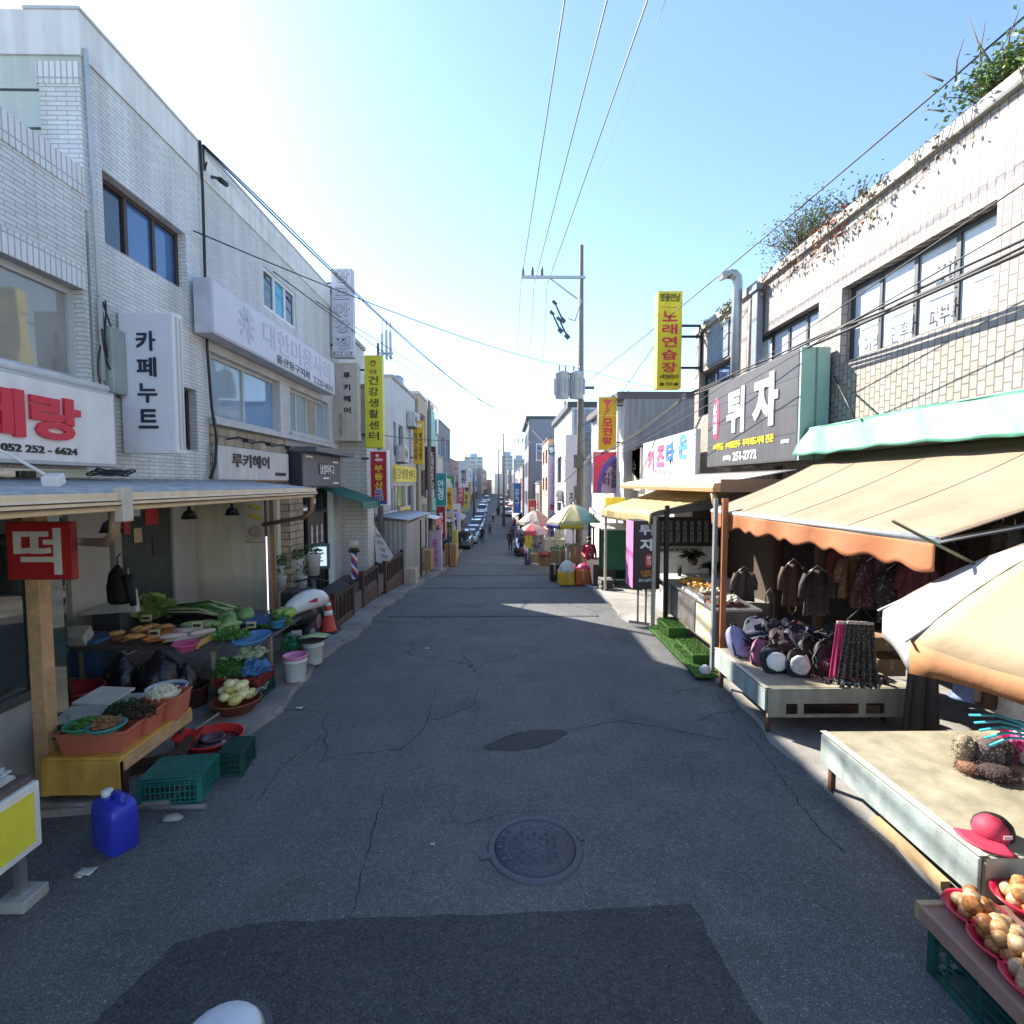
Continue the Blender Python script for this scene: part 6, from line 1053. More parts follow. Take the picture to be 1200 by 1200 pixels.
for lb, px, py, w_, h, mats, y, ln in (('lavender blue backpack at the street end of the heap', 870, 772, .26, .34, (LAV, M((.26, .26, .46), .7)), 6.0, .3), ('dusty pink backpack beside the lavender one', 889, 778, .2, .27, (DPK, M((.34, .1, .18), .7)), 5.72, .3),
    ('black backpack with a white front panel nearest the street', 909, 792, .27, .25, (BLK, WHITE), 5.5, .35), ('grey and white striped backpack at the bench edge', 936, 800, .24, .25, (BLK, M((.5, .5, .48), .6, .4, 30)), 5.38, .35), ('navy floral backpack behind the pink one', 920, 760, .32, .3, (spotted((.02, .02, .05), (.4, .38, .5), 30), NAVY), 5.95, .2),
    ('maroon backpack between the pink and floral ones', 905, 765, .24, .3, (PLUM, PLUM), 6.08, .2), ('black backpack with pink piping next to the hanging skirt', 968, 795, .28, .34, (BLK, M((.12, .02, .05), .6)), 5.42, .25), ('dark blue flat backpack at the back of the heap', 945, 750, .34, .3, (NAVY, NAVY), 6.12, .15), ('speckled dark backpack behind the black ones', 962, 757, .34, .32, (spotted((.015, .015, .02), (.25, .25, .3), 40), BLK), 5.9, .15), ('brown and black backpack in the middle of the heap', 938, 775, .28, .3, (M((.09, .045, .035), .7, .3, 12), BLK), 5.72, .25), ('plain black backpack behind the striped one', 952, 785, .3, .32, (BLK, BLK), 5.6, .2)):
    q = PY(px, py, y); pack(lb, (q.x, y, zz_.get(lb, .525)), w_, w_ * .62, h, mats, rnd.uniform(-.35, .35), ln)
for i, (x, y, z, mm, lb) in enumerate(((3.05, 6.05, .72, NAVY, 'navy bag lying on top of the backpack heap near the lavender one'), (3.3, 6.0, .74, BLK, 'black bag lying on top of the backpack heap'), (3.55, 5.95, .7, PLUM, 'plum coloured bag on top of the heap behind the skirts'), (3.42, 5.7, .7, spotted((.02, .02, .03), (.2, .18, .22), 45), 'dark speckled bag resting on the heap middle'), (3.8, 5.85, .6, BLK, 'black bag at the shop side of the backpack heap'), (3.2, 5.75, .68, M((.05, .03, .03), .7, .3, 14), 'dark brown bag resting on the heap beside the floral one'))):
    pack(lb, (x, y, z), .3, .24, .22, (mm, mm), rnd.uniform(-.8, .8), .6)
mb = MB()
for k, (x, y) in enumerate(((3.33, 5.18), (3.45, 5.17), (3.78, 5.17), (3.95, 5.18))): mb.tube([(x, y + .06, .56), (x - .01, y - .02, .54), (x, y - .035, .36), (x + .04, y - .035, .33), (x + .07, y - .03, .4), (x + .06, y - .0, .55)], [.012] * 6, 5)
mb.build('bag_straps', BLK, None, loc=(3.6, 5.18, .4), label='black bag straps dangling over the painted bench edge', cat='straps')
for (x, y, z, rx, ry, h, n, mm, lb) in ((3.3, 5.95, .62, .5, .3, .3, 150, [NAVY, BLK, spotted((.02, .02, .04), (.22, .2, .3), 50)], 'crumpled dark bags and straps piled over the back of the heap'), (3.62, 5.55, .56, .3, .22, .26, 110, [BLK, PLUM, spotted((.03, .02, .025), (.3, .2, .22), 50)], 'tangled straps and soft bags behind the hanging skirts')):
    leafheap(lb, (x, y, z), rx, ry, h, n, .17, mm, 'bag_heap', 'bags', wd=.7)
for i, (px, py, y, h, wd, mm, lb) in enumerate(((1028, 655, 5.55, .55, .3, spotted((.1, .05, .06), (.25, .2, .2), 30), 'dark red speckled blouse hanging under the awning'), (1052, 665, 5.35, .6, .3, spotted((.04, .035, .035), (.28, .25, .24), 24), 'black and grey checked blouse hanging under the awning'), (1074, 655, 5.2, .5, .28, M((.12, .03, .04), .8, .5, 20), 'wine coloured knit top hanging near the awning corner'), (1000, 650, 5.75, .5, .26, spotted((.16, .1, .05), (.32, .25, .18), 40), 'brown flower print top hanging under the awning'), (958, 668, 6.6, .6, .3, M((.06, .05, .06), .8, .5, 16), 'charcoal jumper hanging at the shop entrance'), (930, 660, 7.0, .6, .26, M((.09, .06, .05), .8, .5, 16), 'dark brown jumper hanging at the shop entrance'), (872, 668, 7.9, .5, .26, M((.1, .07, .06), .8, .5, 16), 'faded brown cloth hanging by the rust brown post'))):
    q = PY(px, py, y); t = T('blouse', lb, 'garment', (q.x, y, q.z - h)); MB().grid(lambda u, v: (q.x + (u - .5) * wd * (1 + .25 * v), y + .03 * math.sin(u * 11 + i) + .012 * math.sin(u * 31) * v, q.z - h * v - .1 * abs(u - .5) * (1 - v)), 20, 10).build('cloth', mm, t, solid=.015)
    for sd in (-1, 1): MB().tube([(q.x + sd * wd * .45, y, q.z - .06), (q.x + sd * wd * .66, y - .01, q.z - .2), (q.x + sd * wd * .7, y, q.z - h * .62)], [.05, .045, .035], 8).build('sleeve', mm, t)
    MB().tube([(q.x - wd * .4, y, q.z - .03), (q.x, y, q.z + .06), (q.x + wd * .4, y, q.z - .03)], .007, 5).build('hanger', STEEL, t)
# patterned skirts on a hanger
def skirt(label, c, w0, w1, h, mat, hem=None):
    t = T('hanging_skirt', label, 'skirt', c, R(-12), 'skirts on the wire hanger'); mb = MB()
    mb.grid(lambda u, v: (c[0] + (u - .5) * (w0 + (w1 - w0) * v), c[1] + .025 * math.sin(u * 38) * (.3 + v), c[2] - h * v + .02 * math.sin(u * 5) * v), 60, 12).build('cloth', mat, t, solid=.006)
    MB().grid(lambda u, v: (c[0] + (u - .5) * w0, c[1] - .012, c[2] - .03 * v), 12, 2).build('waistband', M((.5, .48, .46), .6, .5, 40), t, solid=.012)
    if hem: MB().grid(lambda u, v: (c[0] + (u - .5) * w1, c[1] - .012 + .025 * math.sin(u * 38), c[2] - h + .005 - .06 * v), 60, 2).build('hem', hem, t, solid=.006)
    return t
q = PY(1008, 728, 5.05); PAT = spotted((.03, .028, .028), (.22, .2, .18), 55)
skirt('dark patterned skirt with white hem hanging over the bench', (q.x, 5.05, q.z), .24, .38, .62, PAT, spotted((.05, .05, .05), (.6, .6, .58), 40)); skirt('hot pink trimmed skirt behind the dark patterned one', (q.x - .08, 5.12, q.z - .02), .2, .3, .6, M((.55, .05, .17), .6))
t = T('coat_hanger', 'dark wire hanger holding the patterned skirts', 'hanger', (q.x, 5.06, q.z)); mb = MB(); mb.tube([(q.x - .13, 5.06, q.z + .01), (q.x + .02, 5.06, q.z + .14), (q.x + .14, 5.06, q.z + .01)], .008, 5); mb.tube([(q.x + .02, 5.06, q.z + .14), (q.x + .02, 5.06, q.z + .19), (q.x + .05, 5.06, q.z + .21)], .006, 5).build('wire', BLACK, t); MB().tube([(q.x + .03, 5.06, q.z + .2), (q.x + .03, 5.1, 2.2)], .006, 5).build('hook_cord', BLACK, t)
# dark shop interior: hanging clothes, bags, fan, boxes
HC = [M((.05, .02, .02), .7, .5, 14), M((.03, .03, .05), .7, .5, 14), M((.12, .06, .04), .7, .4, 14), M((.1, .1, .1), .7, .5, 18), M((.16, .02, .03), .7, .4, 14), M((.22, .18, .16), .7, .5, 22)]
nm = ['dark maroon', 'navy', 'brown', 'charcoal', 'crimson', 'pale checked']
for k in range(18):
    x = 5.0 + .2 * (k % 6) * .6; y = 4.5 + .26 * k % 4.2; z = 1.9 + .25 * (k % 2) ; y = 4.4 + (k * .23); h = rnd.uniform(.55, .95); x = 5.15 + .5 * ((k * 7) % 3) / 3
    t = T('hanging_garment', f'{nm[k % 6]} garment hanging in the dark bag shop', 'garment', (x, y, z - h), 0, f'{nm[k % 6]} garments in the dark shop')
    mb = MB(); w0 = rnd.uniform(.16, .24); mb.grid(lambda u, v: (x + .05 * math.sin(u * 9) + .02 * math.sin(u * 30), y + (u - .5) * (w0 * 1.1 + .1 * v), z - h * v - .05 * abs(u - .5) * (1 - v)), 16, 8).build('cloth', HC[k % 6], t, solid=.02); MB().tube([(x, y, z), (x, y, z + .08), (x, y + .03, z + .1)], .006, 5).build('hook', STEEL, t)
for k, (px, py, y, lb, mm) in enumerate(((985, 655, 5.9, 'red handled bag hanging at the shop front', M((.14, .025, .02), .7)), (1012, 690, 5.7, 'brown printed bag hanging beside the red handled one', M((.13, .1, .07), .7, .5, 30)), (1068, 700, 5.3, 'dark red bag hanging deep under the awning', M((.1, .012, .02), .7)), (1040, 662, 5.5, 'striped dark bag hanging behind the patterned skirts', M((.1, .07, .08), .6, .6, 40)))):
    q = PY(px, py, y); t = T('hanging_bag', lb, 'bag', (q.x, y, q.z - .2)); MB().lathe((q.x, y, q.z - .22), [(.13, 0), (.16, .05), (.15, .25), (.11, .33), (0, .34)], 14, 1, .45).build('body', mm, t); MB().tube([(q.x - .09, y, q.z + .1), (q.x - .05, y, q.z + .32), (q.x + .05, y, q.z + .32), (q.x + .09, y, q.z + .1)], .01, 6).build('strap', RED if k == 0 else BLACK, t)
for lb, px, py, y, w_, h in (('brown cardboard box stacked behind the skirts', 1045, 783, 5.75, .34, .2), ('wide cardboard box on top of the lower one', 1040, 755, 5.8, .4, .16)):
    q = PY(px, py, y); t = T('cardboard_box', lb, 'box', (q.x, y, q.z - h / 2)); MB().box(q.x - w_ / 2, q.x + w_ / 2, y, y + .3, q.z - h / 2 + (.0 if h < .2 else .0), q.z + h / 2).build('carton', M((.3, .17, .09), .7, .2), t, bev=.008); MB().box(q.x - .02, q.x + .02, y - .002, y + .302, q.z - .02, q.z + h / 2 + .002).build('tape', M((.4, .3, .18), .4), t)
for lb, px, py0, py1, y, mm in (('coil of yellow hose hanging on the shop wall', 928, 690, 720, 7.4, M((.3, .2, .04), .6)), ('grey hanging strap by the yellow hose', 902, 690, 740, 7.6, M((.16, .16, .15), .7))):
    a = PY(px, py0, y); b = PY(px, py1, y); MB().tube([a, a + Vector((-.06, 0, -.1)), b + Vector((-.05, 0, .06)), b, b + Vector((.06, 0, .06)), a + Vector((.07, 0, -.1)), a + Vector((.01, 0, 0))], .009, 6).build('hose' if 'hose' in lb else 'strap', mm, None, loc=b, label=lb, cat='hose' if 'hose' in lb else 'strap')
t = T('plastic_bag', 'pale round bundle tied in a bag on the ground behind the sunny bench', 'bag', (4.3, 4.75, .06)); MB().lathe((4.15, 4.72, .05), [(.1, 0), (.19, .04), (.17, .13), (.07, .17), (0, .16)], 18, 1.2, .8, wob=.05).build('bundle', M((.42, .4, .38), .6, .2), t)
# hanging dark coat by the umbrella
t = T('hanging_coat', 'long dark coat hanging between the two benches', 'coat', PY(1085, 830, 4.75)); q = PY(1085, 755, 4.75); mb = MB(); mb.grid(lambda u, v: (q.x + (u - .5) * (.22 + .12 * v), 4.75 + .03 * math.sin(u * 14), q.z - .85 * v), 20, 8).build('cloth', M((.03, .025, .028), .8, .3, 10), t, solid=.05); MB().ell((q.x, 4.75, q.z + .02), (.1, .06, .14), 14, 8).build('collar', M((.07, .05, .05), .8), t)
# big market umbrella
def umbrella(label, c, r, zr, ztop, cols, n=8, val=.16, pole=None, scal=True, vcols=None, off=.2):
    t = T('market_umbrella', label, 'umbrella', (c[0], c[1], pole if pole is not None else 0)); mats = cols; mb = MB(); vb = MB(); K = 7; W_ = 6
    for s_ in range(n):
        a0 = 2 * math.pi * s_ / n + off; a1 = 2 * math.pi * (s_ + 1) / n + off
        def fn(u, v):
            p = Vector((math.cos(a0), math.sin(a0), 0)).lerp(Vector((math.cos(a1), math.sin(a1), 0)), u); rr = r * v; sag = .06 * math.sin(math.pi * u) * v * r * .5
            return (c[0] + p.x * rr, c[1] + p.y * rr, zr + (ztop - zr) * (1 - v ** 1.5) - sag)
        mb.grid(fn, W_, K, s_ % len(mats))
        def fv(u, v):
            x, y, z = fn(u, 1); return (x, y, z - v * val * (1 - .35 * (math.sin(u * math.pi) if scal else 0)))
        vb.grid(fv, W_, 2, s_ % len(vcols or mats))
    mb.build('canopy', mats, t, solid=.004); vb.build('valance', vcols or mats, t, solid=.003)
    MB().tube([(c[0], c[1], pole or 0), (c[0], c[1], ztop + .08)], .022, 8).build('pole', LGREY, t); mb = MB()
    for s_ in range(n): a0 = 2 * math.pi * s_ / n + off; mb.tube([(c[0], c[1], ztop - .03), (c[0] + r * .5 * math.cos(a0), c[1] + r * .5 * math.sin(a0), zr + (ztop - zr) * (1 - .5 ** 1.5) - .02), (c[0] + r * 1.03 * math.cos(a0), c[1] + r * 1.03 * math.sin(a0), zr - .008)], .008, 5)
    mb.build('rib', LGREY, t); mb = MB()
    for s_ in range(n): a0 = 2 * math.pi * s_ / n + off; mb.tube([(c[0] + r * k_ / 6 * math.cos(a0), c[1] + r * k_ / 6 * math.sin(a0), zr + (ztop - zr) * (1 - (k_ / 6) ** 1.5) + .004) for k_ in range(7)], .004, 4)
    mb.build('seam', M((.4, .33, .26), .8), t); return t
UW = M((.6, .6, .6), .7, .14, 2, .3, 9, trans=.25); UO = M((.6, .3, .14), .7, .15, 3, .3, 9, trans=.3); UC = M((.58, .44, .28), .7, .14, 2, .3, 9, trans=.3)
umbrella('large white and orange market umbrella tilted over the sunny bench', (3.476, 2.89), 1.06, 1.66, 2.34, [UW, UC], 8, .2, vcols=[UW, UO], off=.703)
# hats, hangers and caps at the sunny bench
HATS = [((1137, 802, 3.35), 'blue patterned cap hanging under the umbrella edge', M((.15, .2, .4), .7, .5, 30)), ((1155, 806, 3.3), 'tan felt hat hanging under the umbrella edge', M((.4, .28, .2), .75)), ((1172, 812, 3.2), 'dark brown hat hanging behind the tan one', M((.09, .05, .035), .75)), ((1192, 820, 3.1), 'pale grey knitted hat hanging at the umbrella edge', M((.5, .5, .5), .8, .3, 40))]
for (px, py, y), lb, mm in HATS:
    q = PY(px, py, y); t = T('hat', lb, 'hat', q, 0, None); MB().lathe(q, [(.13, -.09), (.1, -.08), (.095, .02), (.06, .07), (0, .08)], 18, 1, .8).build('crown', mm, t); MB().tube([q + Vector((0, 0, .08)), q + Vector((0, 0, .45))], .004, 4).build('string', BLACK, t)
q = PZ(1150, 885, .52); FUR = [M((.3, .24, .17), .9, .4, 30, 1, 50), M((.13, .1, .1), .9, .4, 30, 1, 50), M((.05, .03, .03), .9, .4, 30, 1, 50), M((.22, .11, .07), .9, .4, 30, 1, 50)]
for k, (px, py, sx, sz, m_) in enumerate(((1130, 890, .07, .18, 0), (1158, 895, .1, .18, 1), (1136, 905, .08, .06, 3), (1168, 912, .12, .08, 2), (1172, 893, .09, .17, 2))):
    q = PZ(px, py, .52); mb = MB(); mb.lathe((q.x, q.y, .525), [(sx * .8, 0), (sx, sz * .3), (sx * .95, sz * .7), (sx * .5, sz * .97), (0, sz)], 16, 1, .8, wob=.06)
    lm = MB(); o = mb.build('fur_hat', FUR[m_], None, loc=(q.x, q.y, .525), label=['tall fawn furry hat standing on the sunny bench', 'grey brown furry hat beside the fawn one', 'small reddish brown furry hat at the front of the hats', 'low dark furry hat nearest the red cap', 'tall dark furry hat behind the low one'][k], cat='hat', group='furry hats on the sunny bench')
    for i in range(220):
        a, b_ = rnd.random() * 6.28, rnd.random(); p_ = (q.x + sx * math.cos(a), q.y + sx * .8 * math.sin(a), .53 + sz * b_ * .9); lm.leaf(p_, (math.cos(a), math.sin(a), rnd.uniform(-.3, .6)), .022, .006)
    lm.build('fur_tuft', FUR[m_], o); 
for o in [o for o in COL.objects if o.name.startswith('fur_tuft')]: o.location = (0, 0, 0)
TQ = M((.04, .35, .45), .35); 
for k in range(5):
    a = PY(1136 + 6 * k, 838 + 9 * k, 3.4 - .05 * k); b = PY(1205, 850 + 4 * k, 3.1); MB().tube([a, a.lerp(b, .5) + Vector((0, 0, .03)), b], .009, 6).build('plastic_hanger', TQ, None, loc=b, label=f'turquoise plastic clothes hanger in the bunch by the furry hats', cat='hanger', group='turquoise hangers by the furry hats')
t = T('clothes_pile', 'bright pink and white clothes under the turquoise hangers', 'clothes', PZ(1195, 880, .52)); q = PZ(1200, 890, .52); leafheap('bright pink cloth bundle under the turquoise hangers', (q.x, q.y, .53), .14, .12, .2, 60, .12, [M((.65, .08, .28), .6), M((.6, .2, .35), .6), M((.7, .4, .5), .6)], 'cloth_bundle', 'clothes', wd=.9); MB().box(q.x - .1, q.x + .3, q.y - .3, q.y - .05, .53, .62).build('folded_cloth', WHITE, t, bev=.02)
q = PZ(1165, 985, .52); t = T('cap', 'red and black baseball cap lying on the sunny bench corner', 'cap', (q.x, q.y, .525)); CR = M((.5, .03, .07), .65); x, y = q.x + .02, q.y + .04
MB().lathe((x + .02, y + .012, .526), [(.095, 0), (.1, .03), (.09, .066), (.06, .098), (0, .11)], 22, 1.05, .95).build('crown', BLK, t); MB().lathe((x - .014, y - .01, .528), [(.088, .0), (.092, .03), (.082, .07), (.052, .104), (0, .116)], 22, .9, .98).build('front_panel', CR, t)
mb = MB(); mb.grid(lambda u, v: (x - .02 + (.07 + .115 * v) * math.cos(R(150 + 115 * u)) * 1.0, y - .03 + (.07 + .1 * v) * math.sin(R(150 + 115 * u)), .545 - .012 * v), 12, 4).build('brim', CR, t, solid=.005); panel(t, 'badge', (x - .01, y - .108, .585), .05, .022, 'y-', M((.7, .5, .5)), .003)
# onions
t = T('onion_stand', 'low plank shelf on an upturned green crate holding red onion bowls', 'stand', (2.55, 2.2, 0)); 
a = PZ(1080, 1062, .33); MB().box(a.x, a.x + 1.2, .6, a.y, .3, .33).build('shelf', M((.36, .2, .15), .6, .2), t); MB().box(a.x - .012, a.x + .012, .6, a.y, .255, .332).build('edge_board', M((.4, .24, .18), .5, .2), t); MB().box(a.x - .01, a.x + .4, a.y, a.y + .03, .25, .34).build('end_board', PLY, t)
crate('dark green plastic crate propping the onion shelf', (a.x + .24, a.y - .36, .0), .42, .62, .25, M((.012, .09, .085), .45, .2), 0, False, nb=5)
MB().box(a.x + .35, a.x + 1.2, a.y - .02, a.y + .2, .05, .25).build('crate', M((.2, .1, .06), .6), None, loc=(a.x + .7, a.y, .05), label='brown wooden box behind the onion bowls', cat='box')
PLR = M((.5, .012, .05), .3, .08, coat=.2); 
def onion_skin(c1, c2):
    m, t_, bb, N, L_ = nodes('onion_skin'); tc = N('TexCoord'); mp = N('Mapping'); mp.inputs['Scale'].default_value = (90, 90, 9); L_(tc.outputs['Object'], mp.inputs[0]); n1 = N('TexNoise'); n1.inputs['Scale'].default_value = 1; n1.inputs['Detail'].default_value = 3; L_(mp.outputs[0], n1.inputs['Vector'])
    n2 = N('TexNoise'); n2.inputs['Scale'].default_value = 28; n2.inputs['Detail'].default_value = 4; L_(tc.outputs['Object'], n2.inputs['Vector']); ad = N('Math'); ad.operation = 'MULTIPLY'; L_(n1.outputs[0], ad.inputs[0]); L_(n2.outputs[0], ad.inputs[1])
    r = N('ValToRGB'); r.color_ramp.elements[0].position = .14; r.color_ramp.elements[1].position = .36; r.color_ramp.elements[0].color = c4(c1); r.color_ramp.elements[1].color = c4(c2); L_(ad.outputs[0], r.inputs[0]); L_(r.outputs[0], bb.inputs['Base Color']); bb.inputs['Roughness'].default_value = .45
    bp = N('Bump'); bp.inputs['Strength'].default_value = .4; bp.inputs['Distance'].default_value = .003; L_(n1.outputs[0], bp.inputs['Height']); L_(bp.outputs[0], bb.inputs['Normal']); return m
ON = [onion_skin((.26, .1, .03), (.52, .33, .14)), onion_skin((.2, .06, .02), (.44, .2, .06)), onion_skin((.34, .18, .07), (.56, .42, .24))]
def onion_mesh(mi, k):
    mb = MB(); mb.lathe((0, 0, 0), [(.006, -.034), (.022, -.032), (.038, -.016), (.042, .002), (.036, .02), (.02, .033), (.009, .038), (.004, .043), (0, .043)], 16, 1, 1, wob=.02); return mb
protos = []
for mi in range(3):
    o = onion_mesh(mi, 0).build('onion', ON[mi], None); protos.append(o)
used = [False] * 3
def onion(p, lb, gp):
    k = rnd.randrange(3); o = protos[k]
    if used[k]: o = o.copy(); COL.objects.link(o)
    used[k] = True; o.location = p; o.rotation_euler = (rnd.uniform(-1.4, 1.4), rnd.uniform(-1.4, 1.4), rnd.uniform(0, 6)); s_ = rnd.uniform(.85, 1.15); o.scale = (s_, s_, s_); tag(o, lb, 'onion', gp)
for (px, py, lb, n, nm_) in ((1143, 1078, 'red plastic bowl of onions nearest the sunny bench', 13, 'the red bowl nearest the bench'), (1176, 1118, 'middle red plastic bowl heaped with onions', 17, 'the middle red bowl'), (1200, 1064, 'red plastic bowl of onions at the picture edge by the bench', 14, 'the red bowl by the wooden box'), (1218, 1165, 'red plastic bowl of onions nearest the road', 13, 'the red bowl nearest the road')):
    q = PZ(px, py, .34); basin(lb, (q.x, q.y, .335), .125, .06, PLR, 'bowl', 'bowl', .62)
    for k in range(n):
        a_ = k * 2.4; rr = .085 * math.sqrt((k % 9 + .3) / 9); onion((q.x + rr * math.cos(a_), q.y + rr * math.sin(a_), .335 + .05 + (.058 if k >= 9 else 0) + .008 * (k % 2)), 'pale brown onion heaped in ' + nm_, 'onions in ' + nm_)
# ---- fried food stall
t = T('stall_roof', 'pale corrugated stall roof with orange gutter along the food stall', 'canopy', (3.9, 11, 2.5)); mb = MB(); mb.grid(lambda u, v: (3.3 + 1.2 * u, 7.85 + 6.2 * v, 2.6 + .2 * u + .012 * math.sin(v * 250)), 2, 300).build('roof_sheet', M((.66, .62, .58), .5, .08), t, solid=.012)
OG = M((.6, .3, .14), .5, .1); MB().prism([(3.3, 7.8, 2.46), (3.18, 7.8, 2.46), (3.17, 7.8, 2.52), (3.2, 7.8, 2.6), (3.3, 7.8, 2.6)], (0, 6.3, 0)).build('gutter', OG, t, bev=.006); MB().tube([(3.24, 7.95, 2.48), (3.26, 7.93, 2.3), (3.4, 7.9, 2.1), (3.44, 7.9, 1.75)], .045, 8).build('downpipe', M((.55, .36, .22), .5), t); MB().box(3.3, 4.5, 7.8, 7.84, 2.46, 2.66).build('end_fascia', M((.3, .17, .1), .6), t)
t = T('fabric_awning', 'cream yellow fabric awning over the fried food stall', 'awning', (3.6, 11.4, 2.1)); CY = M((.5, .41, .21), .7, .18, 2, .4, 8, trans=.25)
MB().grid(lambda u, v: (4.3 - 1.7 * u, 9.1 + 4.7 * v, 2.5 - (.42 + .14 * v) * u - .04 * math.sin(math.pi * u) + .012 * math.sin(v * 44) * u), 8, 60).build('cloth', CY, t, solid=.006); MB().grid(lambda u, v: (2.595 - .012 * math.sin(v * 60) * u, 9.1 + 4.7 * v, 2.075 - .14 * v - .25 * u), 3, 60).build('valance', CY, t, solid=.005); text(t, '튀자', (2.58, 12.6, 1.86), .9, .14, 'x-', M((.45, .36, .16)), .01)
for y in (13.6, 9.15): MB().box(2.66, 2.72, y, y + .06, G(y), 2.0).build('post', M((.5, .45, .36), .5), t)
MB().add([(4.3, 9.12, 2.48), (2.62, 9.12, 2.07), (2.62, 9.12, 2.0), (4.3, 9.12, 2.2)], [(0, 1, 2, 3)]).build('end_flap', M((.12, .11, .1), .7), t, solid=.01)
a = PY(743, 617, 9.2); b = PY(773, 690, 9.2); t = T('standing_sign', 'black upright fried food sign with pink side on two steel legs', 'sign', (a.x, 9.2, 0)); MB().box(a.x, b.x, 9.2, 9.75, b.z, a.z + .1).build('casing', BLACK, t); MB().box(a.x - .012, a.x, 9.21, 9.74, b.z + .01, a.z + .09).build('pink_side', M((.75, .22, .5), .5, .1, 6), t)
cx, cz = (a.x + b.x) / 2, a.z; panel(t, 'sign_face', (cx, 9.198, (b.z + a.z) / 2 + .04), b.x - a.x - .03, a.z - b.z + .1, 'y-', M((.05, .035, .05), .5), .004)
text(t, '튀', (cx - .02, 9.19, cz - .06), .26, .2, 'y-', M((.75, .72, .76)), .022); text(t, '자', (cx, 9.19, cz - .33), .27, .22, 'y-', TXW, .04); MB().ell((cx + .03, 9.19, cz - .62), (.07, .006, .13), 16, 10).build('red_oval', M((.75, .04, .05), .5), t); text(t, '분\n식', (cx + .03, 9.178, cz - .62), .08, .18, 'y-', TXW, .02); text(t, '수제튀김\n왕만두', (cx + .0, 9.19, cz - .86), .24, .13, 'y-', M((.7, .25, .05)), .03); text(t, '251-2772', (cx - .02, 9.19, cz - .98), .26, .05, 'y-', TXW, .02)
for x in (cx - .1, cx + .05): MB().cyl((x, 9.4, 0), (x, 9.4, b.z), .02, n=8).build('leg', STEEL, t)
t = T('post', 'black square post beside the black upright sign', 'post', (b.x + .06, 9.1, 0)); MB().box(b.x + .04, b.x + .11, 9.05, 9.12, 0, 2.2).build('post', BLACK, t)
a = PY(772, 606, 10.6); b = PY(842, 640, 10.6); t = T('menu_board', 'long black menu board with rows of white lettering above the stall', 'menu board', (a.x, 10.6, b.z)); MB().box(a.x, b.x + .2, 10.6, 10.66, b.z, a.z).build('board', BLACK, t)
for k in range(8):
    text(t, '튀김\n만두\n오뎅\n순대', (a.x + .1 + .15 * k, 10.595, (a.z + b.z) / 2), .08, (a.z - b.z) * .75, 'y-', M((.5, .5, .48)), .0, .002)
t = T('stall_backdrop', 'white tiled stall back wall with a narrow lettered strip behind the plants', 'wall', (3.6, 10.9, 0)); MB().box(2.95, 4.55, 10.8, 10.86, .3, b.z - .02).build('panel', M((.6, .6, .58), .5, .08), t); MB().box(3.0, 4.2, 10.78, 10.799, b.z - .16, b.z - .05).build('strip', M((.4, .36, .3), .5), t); text(t, '튀김은 바로 튀겨야 제맛', (3.6, 10.775, b.z - .105), 1.0, .06, 'y-', TXB, .02)
ca = PX(785, 690, 2.95); cb = PX(842, 722, 2.95); t = T('food_counter', 'grey steel food counter with picture panels along its front', 'counter', (3.2, 8, .1)); MB().box(2.95, 3.55, 7.05, 9.0, .26, .8).build('body', M((.2, .17, .15), .5, .3, 5, streak=.2), t); MB().box(2.92, 3.6, 7.03, 9.02, .8, .83).build('top', STEEL, t)
MB().box(2.935, 2.949, 7.1, 7.75, .3, .76).build('picture_panel', spotted((.45, .43, .38), (.5, .42, .08), 9), t); MB().box(2.935, 2.949, 7.8, 8.95, .3, .76).build('picture_panel', M((.16, .15, .14), .35, .5, 4), t)
FRY = M((.6, .28, .04), .6, .35, 25, .6, 40)
for k, (y, mm, lb) in enumerate(((8.6, FRY, 'tray of golden fritters at the far end of the food counter'), (8.2, M((.56, .3, .06), .6, .3, 25, .6, 40), 'second tray of golden fritters on the food counter'), (7.85, M((.6, .52, .36), .6, .2, 20), 'tray of pale dumplings on the food counter'), (7.35, M((.55, .5, .42), .6), 'brown bowl of fish cakes at the near counter end'))):
    tt = T('food_tray', lb, 'tray', (3.2, y, .83)); MB().box(2.98, 3.42, y - .16, y + .16, .83, .87).build('tray', STEEL if k != 3 else M((.14, .04, .025), .5), tt); mb = MB()
    for i in range(26): mb.ell((3.2 + rnd.uniform(-.18, .18), y + rnd.uniform(-.13, .13), .89 + .05 * rnd.random() + .02 * (k < 2)), (.05, .035, .028), 8, 5, (rnd.random(), rnd.random(), rnd.random() * 3), .12)
    mb.build('fritters', mm, tt)
t = T('steel_pan', 'square steel frying pan with dark oil on the counter front', 'pan', (3.15, 7.62, .83)); MB().box(2.95, 3.3, 7.5, 7.72, .831, .93).build('pan', STEEL, t, bev=.01); MB().box(2.97, 3.28, 7.52, 7.7, .925, .934).build('oil', M((.05, .02, .01), .1), t)
